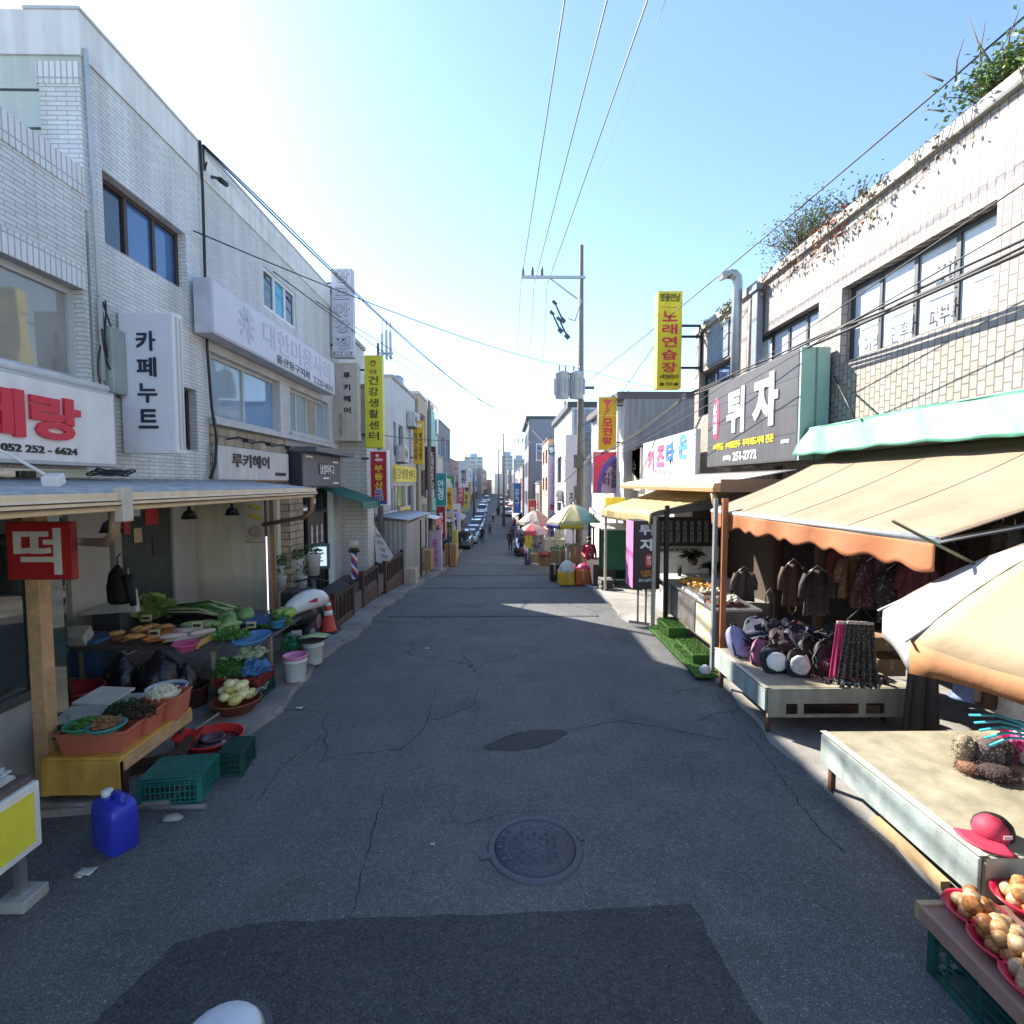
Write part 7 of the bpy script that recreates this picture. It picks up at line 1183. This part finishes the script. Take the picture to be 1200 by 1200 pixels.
for lb, px, py, h_, lm in (('dark leafy potted plant on the stall nearest the black post', 779, 688, .16, 30), ('snake plant in a brown pot on the stall counter', 796, 682, .16, 0), ('broad palm plant hanging before the white stall wall', 812, 655, .12, 60), ('small dark plant at the stall end by the grey post', 836, 668, .12, 36)):
    q = PY(px, py, 9.9); t = T('potted_plant', lb, 'plant', (q.x, 9.9, q.z - h_)); MB().lathe((q.x, 9.9, q.z - h_), [(.07, 0), (.1, h_), (.08, h_), (0, h_ * .9)], 16).build('pot', M((.1, .06, .05), .5), t); mb = MB()
    for k in range(lm or 9): a_ = rnd.random() * 6.28; mb.leaf((q.x, 9.9, q.z), (math.cos(a_) * (.9 if lm else .15), math.sin(a_) * (.9 if lm else .15), rnd.uniform(.3, 1.4)), .34 if lm else .36, .06 if lm else .05, rnd.randrange(3), .35 if lm else 0)
    mb.build('foliage', [M((.012, .03, .012), .5), M((.02, .05, .015), .5), M((.01, .025, .012), .5)], t)
MB().box(3.05, 4.3, 9.6, 10.2, .1, .78).build('side_counter', M((.5, .5, .48), .5), None, loc=(3.6, 9.9, .1), label='white side counter carrying the potted plants', cat='counter')
# turf mats
TURF = M((.06, .16, .018), .8, .4, 40, .8, 120)
def turf(label, x0, x1, y0, y1, z):
    t = T('turf_mat', label, 'mat', ((x0 + x1) / 2, (y0 + y1) / 2, .05)); MB().box(x0, x1, y0, y1, .04, z).build('step', TURF, t, bev=.015); mb = MB()
    for k in range(1800): mb.leaf((rnd.uniform(x0, x1), rnd.uniform(y0, y1), z), (rnd.uniform(-.5, .5), rnd.uniform(-.5, .5), 1), .028, .006, 0, 0)
    for k in range(500): mb.leaf((x0, rnd.uniform(y0, y1), rnd.uniform(.06, z)), (-1, rnd.uniform(-.5, .5), .6), .025, .006, 0, 0)
    o = mb.build('turf_blades', TURF, t); o['kind'] = 'stuff'
turf('low green artificial turf mat along the food counter foot', 2.5, 2.92, 6.55, 8.9, .075); turf('raised turf covered step near the brown post', 2.62, 2.95, 7.0, 7.75, .2); turf('raised turf covered step by the black upright sign', 2.66, 2.96, 8.2, 8.8, .24)
MB().lathe((2.66, 6.66, .06), [(.05, 0), (.08, .03), (.06, .09), (.02, .12), (0, .12)], 10, wob=.1).build('plastic_bag', M((.65, .65, .62), .4), None, loc=(2.66, 6.66, .06), label='small white plastic bag beside the bench post on the turf', cat='bag')
MB().box(2.6, 2.95, 13.7, 14.2, G(14), G(14) + .35).build('milk_crate', spotted((.05, .05, .05), (.6, .6, .58), 14), None, loc=(2.75, 13.9, G(14)), label='black bottle crate with white caps at the awning post foot', cat='crate')
# ---- stalls further down the sunny side
t = T('stall_hut', 'green tarpaulin sided stall hut with a dark counter beyond the awning', 'stall', (3.6, 15.5, G(15))); g = G(15.5); MB().box(3.2, 4.5, 16.4, 16.45, g, 1.3).build('back_sheet', M((.02, .12, .07), .6, .2, trans=.1), t); MB().box(2.75, 4.5, 14.6, 14.64, .1, 1.25).build('end_sheet', M((.02, .15, .09), .6, .2, trans=.15), t)
MB().box(2.75, 4.5, 14.55, 16.6, 1.25, 1.3).build('roof', M((.6, .6, .58), .5), t); MB().box(2.55, 3.2, 14.7, 16.2, g, g + .75).build('counter', M((.05, .035, .03), .6), t)
for x, y in ((2.7, 14.6), (2.7, 16.5)): MB().box(x, x + .06, y, y + .06, g - .1, 1.3).build('post', BLACK, t)
t = T('stall_roof', 'flat pale stall roof edge behind the cream awning', 'canopy', (3.7, 17, 1.6)); MB().box(2.9, 4.5, 14.2, 17.5, 1.68, 1.76).build('roof', M((.6, .55, .5), .5), t); MB().box(2.88, 2.9, 14.2, 17.5, 1.6, 1.76).build('fascia', LGREY, t); [MB().cyl((x, 17.3, G(17)), (x, 17.3, 1.68), .03).build('post', DGREY, t) for x in (3.0, 4.4)]
def umb(label, px, py, y, r, rise, cols, vc=None): q = PY(px, py, y); umbrella(label, (q.x, y), r, q.z, q.z + rise, cols, 8, .18, G(y), vcols=vc)
UP_ = [M(c, .7, .08, 3, trans=.3) for c in ((.7, .6, .5), (.62, .6, .3), (.1, .4, .36), (.5, .03, .05), (.1, .08, .3), (.65, .55, .05), (.7, .7, .7), (.7, .4, .25))]
umb('rainbow panelled market umbrella beside the utility pole', 672, 612, 17.5, .98, .62, [M(c, .7, .12, 3, trans=.3) for c in ((.66, .6, .5), (.62, .58, .3), (.3, .52, .46), (.66, .66, .66))], UP_); umb('faded pink market umbrella beyond the rainbow one', 627, 612, 26, .92, .6, [M((.7, .35, .3), .7, .08, trans=.3), M((.55, .5, .42), .7, trans=.3), M((.72, .6, .55), .7, trans=.3)]); umb('low red and grey umbrella under the pink one', 624, 622, 24, .75, .35, [M((.4, .3, .32), .7), M((.55, .08, .1), .7)])
umb('far orange parasol on the sunny side', 606, 592, 75, 1.6, .8, [M((.7, .3, .2), .7), M((.75, .6, .5), .7)])
carton('yellow plastic box under a white bag at the pavement edge', 655, 673, 671, 687, 15.2, .55, M((.7, .4, .02), .4), 'storage_box', 'box'); carton('red and orange box beside the yellow one', 675, 692, 668, 687, 15.2, .5, M((.6, .12, .02), .4), 'storage_box', 'box')
q = PY(665, 671, 15.4); MB().lathe((q.x, 15.45, q.z), [(.24, 0), (.27, .1), (.2, .26), (.07, .36), (0, .38)], 18, wob=.07).build('sack', M((.66, .64, .6), .5), None, loc=(q.x, 15.45, q.z), label='white sack resting on the yellow box', cat='sack'); q = PY(684, 668, 15.4); MB().lathe((q.x, 15.45, q.z), [(.2, 0), (.22, .06), (.12, .17), (0, .2)], 18, wob=.07).build('sack', M((.62, .05, .16), .4), None, loc=(q.x, 15.45, q.z), label='red and pink bag resting on the orange box', cat='sack')
carton('big brown cardboard box under the rainbow umbrella', 648, 664, 645, 668, 17.6, .8, KR); carton('open cardboard box left of the big brown one', 633, 647, 650, 664, 19.5, .8, KR); carton('tall brown box on the stall beside the woman', 668, 680, 640, 660, 16.6, .5, KR); carton('dark crate on the road edge before the boxes', 645, 655, 662, 679, 16.4, .4, BLACK, 'crate', 'crate'); carton('small cardboard box further along the pavement', 622, 634, 650, 660, 22.5, .7, KR); carton('white foam box at the stall end', 663, 668, 640, 668, 16.8, .2, WHITE, 'foam_box', 'box'); carton('yellow upright stall banner past the umbrellas', 615, 624, 620, 642, 27, .2, M((.72, .58, .02), .5), 'stall_banner', 'banner'); carton('pale draped stall table past the brown boxes', 638, 662, 632, 648, 20.4, .9, M((.55, .48, .36), .7), 'stall_table', 'table'); carton('blue bundle on the ground past the small box', 615, 622, 648, 656, 26, .5, M((.05, .06, .2), .6), 'bundle', 'bundle'); carton('green rubbish bin by the yellow stall banner', 619, 625, 635, 650, 27.6, .5, M((.12, .2, .12), .5), 'bin', 'bin'); carton('tall grey rack of goods beyond the draped table', 624, 638, 618, 650, 24.5, .8, M((.2, .22, .24), .5, .5, 6), 'goods_rack', 'rack'); carton('white upright goods stand behind the rainbow umbrella', 650, 662, 615, 640, 21, .4, M((.55, .52, .5), .5, .3, 6), 'goods_rack', 'rack')
for px, py, y, rx, h, mm, lb in ((640, 651, 19.4, .3, .12, [M((.5, .1, .05), .5, .4, 20)] * 3, 'heap of red peppers on an open cardboard box'), (656, 645, 18, .3, .14, [M((.1, .25, .05), .6, .4, 20), M((.16, .32, .08), .6), M((.3, .4, .15), .6)], 'heap of green vegetables on the big brown box'), (648, 634, 20.8, .4, .14, [M((.6, .45, .2), .6, .4, 20), M((.5, .3, .1), .6), M((.6, .2, .1), .6)], 'heap of orange fruit on the draped stall table'), (628, 652, 22.7, .26, .12, [M((.45, .38, .2), .6, .4, 20)] * 3, 'heap of pale roots on the small cardboard box'), (672, 642, 16.8, .22, .12, [M((.5, .48, .4), .6, .4, 20), M((.3, .4, .15), .6), M((.55, .5, .4), .6)], 'heap of pale cabbage on the tall brown box'), (632, 640, 24, .35, .2, [M((.2, .22, .26), .5, .4, 20), M((.4, .1, .12), .5), M((.5, .5, .5), .5)], 'jumbled bright goods on the stall under the pink umbrella')):
    q = PY(px, py, y); leafheap(lb, (q.x, y, q.z), rx, rx * .8, h, 90, .12, mm, 'goods_heap', 'goods', wd=.8)
# white dome by the camera: top of the capture vehicle, its post added
q = PZ(270, 1197, .3); t = T('vehicle_dome', 'white rounded dome with a dark rim at the very bottom of the street view', 'vehicle_part', (q.x, q.y - .05, 0)); MB().lathe((q.x, q.y - .06, 0), [(.14, 0), (.14, .22), (.19, .26), (.19, .27)], 24).build('dark_rim', DGREY, t); MB().lathe((q.x - .016, q.y - .06, .27), [(.172, 0), (.15, .03), (.09, .055), (0, .064)], 24).build('dome', M((.62, .66, .7), .4, .05), t)
# ================================================================ cars and people
TYRE = M((.012, .012, .013), .8); CGL = glass((.02, .03, .035), .04, 1.8)
def car(label, x, y, rz, col, kind='sedan', scale=1.0):
    """rear of the car faces the camera when rz = 0"""
    g = G(y); t = T('parked_car', label, 'car', (x, y, g), 0, 'cars parked down the street'); pm = M(col, .3, .04, coat=.6)
    ln, wd, ht = (4.4, 1.75, 1.45) if kind == 'sedan' else (4.6, 1.8, 1.75) if kind == 'van' else (4.3, 1.8, 1.65); cs, sn = math.cos(rz), math.sin(rz)
    def P(l, w_, z): l -= ln / 2; return (x + w_ * cs - l * sn, y + w_ * sn + l * cs, g + z)
    if kind == 'sedan': low = [(0, .45, .8), (.1, .3, .92), (.9, .22, .95), (1.4, .22, .93), (3.0, .22, .9), (3.9, .24, .78), (4.3, .3, .66), (4.4, .4, .55)]; top_ = [(.75, .95, .62), (1.2, 1.4, .55), (2.0, 1.45, .56), (2.6, 1.38, .56), (3.3, .92, .64)]
    else: low = [(0, .45, .95), (.06, .3, 1.0), (1.4, .22, 1.0), (3.2, .22, .98), (4.0, .24, .88), (ln - .1, .3, .75), (ln, .4, .6)]; top_ = [(.08, .98, .64), (.3, ht - .08, .56), (1.5, ht, .57), (2.6, ht - .05, .57), (3.4, .98, .64)]
    mb = MB(); v = []
    for l, a, b in low:
        k = .9 if l in (0, ln) else 1; w2 = wd / 2 * k; v += [P(l, -w2, a), P(l, -w2 * 1.0, (a + b) / 2), P(l, -w2 * .94, b), P(l, w2 * .94, b), P(l, w2, (a + b) / 2), P(l, w2, a)]
    n = len(low); mb.add(v, [(i * 6 + j, i * 6 + (j + 1) % 6, i * 6 + 6 + (j + 1) % 6, i * 6 + 6 + j) for i in range(n - 1) for j in range(6)] + [(5, 4, 3, 2, 1, 0), tuple((n - 1) * 6 + j for j in range(6))], 0, True); mb.build('body', pm, t, bev=.03)
    mb = MB(); v = []
    for l, z, hw in top_: v += [P(l, -hw - .12, z) if z < 1.05 else P(l, -hw, z), P(l, hw + .12, z) if z < 1.05 else P(l, hw, z), P(l, hw + .18, .9), P(l, -hw - .18, .9)]
    n = len(top_); mb.add(v, [(i * 4 + j, i * 4 + (j + 1) % 4, i * 4 + 4 + (j + 1) % 4, i * 4 + 4 + j) for i in range(n - 1) for j in range(4)]); mb.build('windows', CGL, t)
    mb = MB(); (l0, z0, h0), (l1, z1, h1), (l2, z2, h2) = top_[1], top_[2], top_[3]
    for (la, za, ha), (lb_, zb_, hb) in (((l0 - .05, z0 - .02, h0), (l1, z1, h1)), ((l1, z1, h1), (l2 + .08, z2 - .02, h2))): mb.add([P(la, -ha - .02, za + .015), P(la, ha + .02, za + .015), P(lb_, hb + .02, zb_ + .015), P(lb_, -hb - .02, zb_ + .015), P(la, -ha - .03, za - .05), P(la, ha + .03, za - .05), P(lb_, hb + .03, zb_ - .05), P(lb_, -hb - .03, zb_ - .05)], [(0, 1, 2, 3), (0, 4, 5, 1), (1, 5, 6, 2), (2, 6, 7, 3), (3, 7, 4, 0)])
    mb.build('roof', pm, t)
    for s_ in (-1, 1):
        for l in (.85, ln - .85): a = Vector(P(l, s_ * (wd / 2 - .2), .31)); b = Vector(P(l, s_ * (wd / 2 + .01), .31)); f = MB().tube([a, b], .31, 18).build('wheel', TYRE, t); MB().tube([b, b + (b - a).normalized() * .01], .19, 14).build('rim', STEEL, f)
        mb = MB(); mb.add([P(-.012, s_ * .5, .62), P(-.012, s_ * .82, .62), P(-.012, s_ * .82, .82), P(-.012, s_ * .5, .82)], [(0, 1, 2, 3)]); mb.build('tail_light', M((.4, .02, .02), .3), t); mb = MB(); mb.add([P(ln - .08, s_ * .5, .5), P(ln - .08, s_ * .82, .5), P(ln - .16, s_ * .82, .68), P(ln - .16, s_ * .5, .68)], [(0, 1, 2, 3)]); mb.build('headlight', M((.6, .62, .64), .2), t)
        a = Vector(P(3.0, s_ * (wd / 2 + .1), 1.0)); MB().ell(a, (.09, .08, .07), 8, 6).build('mirror', pm, t)
    mb = MB(); mb.add([P(-.02, -.26, .5), P(-.02, .26, .5), P(-.02, .26, .62), P(-.02, -.26, .62)], [(0, 1, 2, 3)]); mb.build('number_plate', WHITE, t)
    MB().obox(P(-.02, 0, .4), (wd * .92, .1, .14), rz).build('bumper', M((.04, .04, .045), .5), t); return t
PI = math.pi
for lb, px, y, col, k in (('dark car nearest the camera on the shaded side with a raised boot', 541, 46, (.05, .06, .06), 'suv'), ('pale green grey car behind the dark one', 550, 53, (.35, .4, .4), 'sedan'), ('light blue grey car in the parked row', 555, 60, (.4, .5, .6), 'sedan'), ('white car in the middle of the parked row', 558, 67, (.6, .64, .66), 'suv'), ('blue grey car further along the parked row', 561, 75, (.25, .35, .45), 'sedan'), ('dark teal car further along the parked row', 563, 84, (.08, .14, .17), 'sedan'), ('white van parked far along the shaded side', 565, 97, (.68, .7, .72), 'van'), ('silver car near the end of the parked row', 567, 112, (.5, .52, .54), 'sedan'), ('small pale car at the end of the parked row', 570, 135, (.66, .68, .7), 'van')):
    p = PY(px, 600, y); car(lb, p.x, y, PI, col, k)
for lb, px, y, col, k in (('silver car parked on the sunny side facing up the street', 594, 92, (.5, .52, .55), 'suv'), ('white box van far on the sunny side', 588, 125, (.7, .7, .7), 'van'), ('grey car beyond the silver one on the sunny side', 595, 108, (.3, .32, .35), 'suv')):
    p = PY(px, 590, y); car(lb, p.x, y, PI, col, k)
car('pale blue small truck parked behind the umbrellas', PY(619, 640, 36).x, 37, PI, (.5, .55, .62), 'van')
SKIN = M((.42, .24, .17), .5, .08); HAIR = M((.012, .01, .009), .5)
def person(label, x, y, h, top_c, leg_c, face=0, walk=.0, extra=None, arms=(0.1, .1), seated=0):
    g = G(y) + .0; t = T('person', label, 'person', (x, y, g), face); s_ = h / 1.7; mats = [SKIN, M(top_c, .8, .2, 12), M(leg_c, .8, .2, 10), HAIR, BLACK]
    J = {}; J['pel'] = (0, 0, .92); J['waist'] = (0, 0, 1.08); J['chest'] = (0, .01, 1.3); J['neck'] = (0, 0, 1.45); J['head0'] = (0, -.01, 1.54); J['head1'] = (0, -.01, 1.66)
    for sd, nm_ in ((-1, 'l'), (1, 'r')):
        w_ = walk * sd; J[nm_ + 'hip'] = (sd * .09, 0, .88); J[nm_ + 'knee'] = (sd * .1, -.12 * abs(walk) - w_ * .12, .48); J[nm_ + 'ank'] = (sd * .1, -w_ * .28 + .04, .09); J[nm_ + 'toe'] = (sd * .11, -w_ * .28 - .13, .04)
        ar = arms[0 if sd < 0 else 1]; J[nm_ + 'sh'] = (sd * .19, .01, 1.38); J[nm_ + 'el'] = (sd * .25, .02 - ar * .25 + w_ * .1, 1.11); J[nm_ + 'wr'] = (sd * .22, -.03 - ar * 1.0 + w_ * .2, .88 + ar * .6); J[nm_ + 'hand'] = (sd * .21, -.06 - ar * 1.2 + w_ * .22, .8 + ar * .65)
    E = [('pel', 'waist', 2), ('waist', 'chest', 1), ('chest', 'neck', 1), ('neck', 'head0', 0), ('head0', 'head1', 0)]
    for q in 'lr': E += [('pel', q + 'hip', 2), (q + 'hip', q + 'knee', 2), (q + 'knee', q + 'ank', 2), (q + 'ank', q + 'toe', 4), ('chest', q + 'sh', 1), (q + 'sh', q + 'el', 1), (q + 'el', q + 'wr', 1), (q + 'wr', q + 'hand', 0)]
    rad = dict(pel=.15, waist=.14, chest=.165, neck=.06, head0=.085, head1=.095); rad.update({q + k: v for q in 'lr' for k, v in dict(hip=.1, knee=.065, ank=.045, toe=.035, sh=.075, el=.05, wr=.035, hand=.04).items()})
    names = list(J); me = bpy.data.meshes.new('body'); me.from_pydata([Vector(J[n_]) * s_ for n_ in names], [(names.index(a), names.index(b)) for a, b, _ in E], []); o = bpy.data.objects.new('body', me); COL.objects.link(o)
    m = o.modifiers.new('skin', 'SKIN'); m.use_smooth_shade = True
    for i, n_ in enumerate(names): r = rad[n_] * s_; me.skin_vertices[0].data[i].radius = (r, r * (.75 if n_ in ('chest', 'waist', 'pel') else 1)); me.skin_vertices[0].data[i].use_root = n_ == 'pel'
    q = o.modifiers.new('sub', 'SUBSURF'); q.levels = 2; q.render_levels = 2
    bpy.context.view_layer.update(); me2 = bpy.data.meshes.new_from_object(o.evaluated_get(bpy.context.evaluated_depsgraph_get())); o.modifiers.clear(); o.data = me2; o.parent = t
    for mm in mats: me2.materials.append(mm)
    def dist(p, a, b): a, b = Vector(J[a]) * s_, Vector(J[b]) * s_; d = b - a; k = max(0, min(1, (p - a).dot(d) / d.length_squared)); return (p - (a + d * k)).length
    for f in me2.polygons:
        k = min(E, key=lambda e: dist(f.center, e[0], e[1]))[2]; f.material_index = k; f.use_smooth = True
    hm = MB(); L_ = Vector((x, y, g)); H = L_ + Vector((0, .012, 1.625 * s_)); hm.ell(H + Vector((0, .02, .01)) * s_, (.098 * s_, .108 * s_, .11 * s_), 14, 10); v2 = [(a, b, c if not (b < H.y - .06 * s_ and c < H.z + .05 * s_) else c) for a, b, c in hm.v]; hm.v = v2; hm.build('hair', HAIR, t)
    MB().ell(H + Vector((0, -.112, -.03)) * s_, (.014 * s_, .02 * s_, .022 * s_), 8, 6).build('nose', SKIN, t)
    for sd in (-1, 1): MB().ell(H + Vector((sd * .035, -.098, .0)) * s_, (.014 * s_, .01 * s_, .008 * s_), 8, 6).build('eye', BLACK, t)
    return t
p = PY(690, 660, 16.1); tv = person('woman stall keeper in a red and white patterned vest standing behind the boxes', p.x, 16.1, 1.44, (.5, .03, .05), (.1, .1, .12), 0, 0, arms=(.35, .2)); 
g = G(16.1); mb = MB(); mb.lathe((p.x, 16.09, g), [(.17, .55), (.165, .75), (.165, .95), (.17, 1.1), (.12, 1.21)], 18, 1, .74).build('vest', spotted((.55, .03, .06), (.7, .6, .6), 14), tv)
p = PY(598, 632, 41); person('person in dark clothes walking alone down the middle of the road', p.x, 41, 1.68, (.02, .02, .025), (.02, .02, .025), PI, .8)
p = PY(611, 640, 33.5); tb = person('woman in a dark coat carrying bags along the sunny side of the road', p.x, 33.5, 1.55, (.05, .02, .03), (.02, .02, .025), PI, .6)
for dx, lb, mm in ((-.32, 'black shopping bag carried by the walking woman', BLACK), (.0, 'dark red shopping bag carried by the walking woman', M((.25, .03, .06), .6))): b = Vector((p.x + dx, 33.3, G(33.5) + .5)); tt = T('shopping_bag', lb, 'bag', b); MB().lathe(b, [(.15, -.2), (.2, -.1), (.18, .1), (.08, .2), (0, .2)], 14, 1, .7).build('sack', mm, tt); MB().tube([b + Vector((-.06, 0, .2)), b + Vector((0, 0, .34)), b + Vector((.06, 0, .2))], .012, 5).build('handle', BLACK, tt)
for px, y, lb in ((538, 44, 'person in black standing by the dark car'), (544, 44.5, 'second person in black beside the dark car'), (565, 52, 'person in dark clothes standing beside the pale parked car'), (578, 80, 'distant person in pale clothes crossing the far road')):
    p = PY(px, 615, y); person(lb, p.x, y, 1.68, (.02, .02, .025) if y < 70 else (.5, .5, .52), (.02, .022, .03), PI if px > 560 else .4, .3)
# ================================================================ clutter further down the street
k = 0
for lb, side, y, z0, z1, wd, cm, tx in (('far teal blade sign on the shaded row', -1, 30.5, 1.2, 3.2, .7, (.02, .3, .3), '안\n경'), ('far white blade sign above the blue stall sign', -1, 34.5, 1.4, 2.9, .8, (.7, .7, .7), '미\n용'), ('far green blade sign on the slate block', -1, 40.5, .2, 3.2, .8, (.05, .35, .1), '약\n국'), ('far brown blade sign on the brown brick building', -1, 48, -.4, 2.6, .8, (.2, .08, .04), '다\n방'), ('far pink blade sign on the brown brick building', -1, 51, -1, 1.4, .7, (.6, .2, .35), '꽃\n집'),
    ('far blue blade sign on the reddish building', -1, 58, -.6, 2.8, .9, (.04, .15, .5), '은\n행'), ('far cream blade sign on the reddish building', -1, 64, -1, 1.8, .9, (.65, .58, .4), '의\n원'), ('far red blade sign on the pinkish building', -1, 70, -.8, 2.6, 1.0, (.6, .04, .04), '갈\n비'), ('far dark blade sign on the pinkish building', -1, 77, -1, 2, 1.0, (.06, .06, .08), '호\n프'), ('far orange blade sign near the end of the shaded row', -1, 88, -.6, 2.8, 1.2, (.7, .3, .03), '마\n트'),
    ('far red blade sign on the sunny row', 1, 43, -1.6, 1.2, .7, (.6, .06, .05), '정\n육'), ('far blue blade sign on the brick red building', 1, 61, -1, 2.6, .9, (.06, .2, .55), '문\n구'), ('far yellow blade sign on the brick red building', 1, 66, -1.6, 1.6, .9, (.7, .55, .05), '분\n식'), ('far white blade sign on the far white building', 1, 75, -1.2, 2.2, 1.0, (.7, .7, .7), '치\n과'), ('far green blade sign near the end of the sunny row', 1, 90, -1, 2.4, 1.1, (.08, .4, .15), '약\n국'), ('far pink blade sign near the end of the sunny row', 1, 98, -.8, 2.6, 1.2, (.65, .3, .4), '화\n장')):
    xf = {True: {30.5: -4.3, 34.5: -4.6, 40.5: -4.9, 48: -5.6, 51: -5.6, 58: -6, 64: -6, 70: -6.6, 77: -6.6, 88: -7.2}, False: {43: 2.75, 61: 2.0, 66: 2.0, 75: 2.2, 90: 2.3, 98: 2.3}}[side < 0][y]
    a, b = sorted((xf - side * .12, xf - side * (.12 + wd)))
    t, c = signbox(lb, a, b, y, y + .2, z0, z1, 'y-', M(cm, .5, .12, 2, streak=.15), LGREY, fr=.03, bracket=xf); text(t, tx, ((a + b) / 2, y - .012, (z0 + z1) / 2), wd * .55, (z1 - z0) * .6, 'y-', TXW if sum(cm) < 1 else TXB, .02)
for lb, side, y0, y1, xf, cm in (('far faded blue shop awning on the shaded row', -1, 34, 37.4, -4.6, (.1, .2, .4)), ('far dull red shop awning on the shaded row', -1, 47, 53, -5.6, (.35, .06, .05)), ('far white shop awning on the shaded row', -1, 56, 64, -6, (.55, .55, .53)), ('far striped green shop awning on the shaded row', -1, 68, 78, -6.6, (.06, .25, .12)), ('far tan shop awning on the sunny row', 1, 41.5, 46, 2.75, (.5, .36, .22)), ('far pale blue shop awning on the sunny row', 1, 60, 68, 2.0, (.3, .4, .5)), ('far orange shop awning on the sunny row', 1, 72, 82, 2.2, (.6, .26, .08))):
    g = G((y0 + y1) / 2); t = T('shop_awning', lb, 'awning', (xf, (y0 + y1) / 2, g + 2.4)); x1 = xf - side * 1.1
    MB().add([(xf, y0, g + 2.9), (xf, y1, g + 2.9), (x1, y1, g + 2.35), (x1, y0, g + 2.35)], [(0, 1, 2, 3)]).build('cloth', M(cm, .7, .2, 2), t, solid=.03); MB().add([(x1, y0, g + 2.35), (x1, y1, g + 2.35), (x1, y1, g + 2.1), (x1, y0, g + 2.1)], [(0, 1, 2, 3)]).build('valance', M(cm, .7, .2, 2), t, solid=.02)
def acunit(label, x, y, z, nx):
    t = T('air_conditioner', label, 'air conditioner', (x, y, z)); MB().box(x - .16, x + .16, y - .4, y + .4, z, z + .6).build('casing', M((.52, .52, .5), .5, .15, 4, streak=.2), t, bev=.015); xf = x + nx * .162; mb = MB()
    for r in (.08, .15, .22): mb.tube([(xf, y - .1 + r * math.cos(a), z + .3 + r * math.sin(a)) for a in [i * .45 for i in range(15)]], .008, 4)
    mb.build('fan_grille', DGREY, t); MB().box(x - .15, x + .15, y - .36, y + .36, z - .05, z - .002).build('bracket', DGREY, t)
acunit('air conditioner unit on the wall beside the amber upright sign', -3.82, 19.2, 2.62 + .75, 1); acunit('air conditioner unit high on the pale plaster building', -3.82, 21.4, 4.9, 1); acunit('air conditioner unit on the tan building', -3.72, 24.6, 1.0, 1); acunit('air conditioner unit on the white stair tower building', 3.15, 29.8, 1.6, -1); acunit('air conditioner unit on the grey box building wall', 3.93, 21, 4.2, -1)
for px, y, lb, tc in ((574, 62, 'distant shopper in a grey coat on the shaded side', (.2, .2, .22)), (583, 90, 'distant shopper in a dark coat in the road', (.03, .03, .04)), (603, 70, 'distant shopper in a red coat on the sunny side', (.4, .05, .05)), (601, 58, 'distant shopper in a blue coat on the sunny side', (.08, .12, .3))): p = PY(px, 615, y); person(lb, p.x, y, 1.65, tc, (.03, .03, .04), PI if px > 580 else 0, .5)
# price cards and small stall clutter on the vegetable table
for i, (x, y, z) in enumerate(((-4.1, 5.95, .8), (-3.75, 6.2, .82), (-3.25, 6.5, .74), (-4.5, 6.4, .86))):
    t = T('price_card', ['cardboard price card among the sweet potatoes and carrots', 'cardboard price card by the radish roots', 'cardboard price card on the side shelf greens', 'cardboard price card at the market table middle'][i], 'price card', (x, y, z)); MB().obox((x, y, z + .05), (.12, .006, .08), .1, -.2).build('card', M((.5, .42, .28), .7, .2), t); text(t, ('2000', '3000', '1000', '5000')[i], (x, y - .012, z + .05), .09, .035, 'y-', TXB, .02)

for px, y, h, lb, tc in ((652, 22, 1.58, 'shopper in a pale jacket by the draped stall table', (.5, .47, .42)), (632, 27, 1.6, 'shopper in a purple jacket under the pink umbrella', (.2, .07, .2))):
    p = PY(px, 640, y); person(lb, p.x, y, h, tc, (.04, .04, .05), .6, .2, arms=(.3, .2))
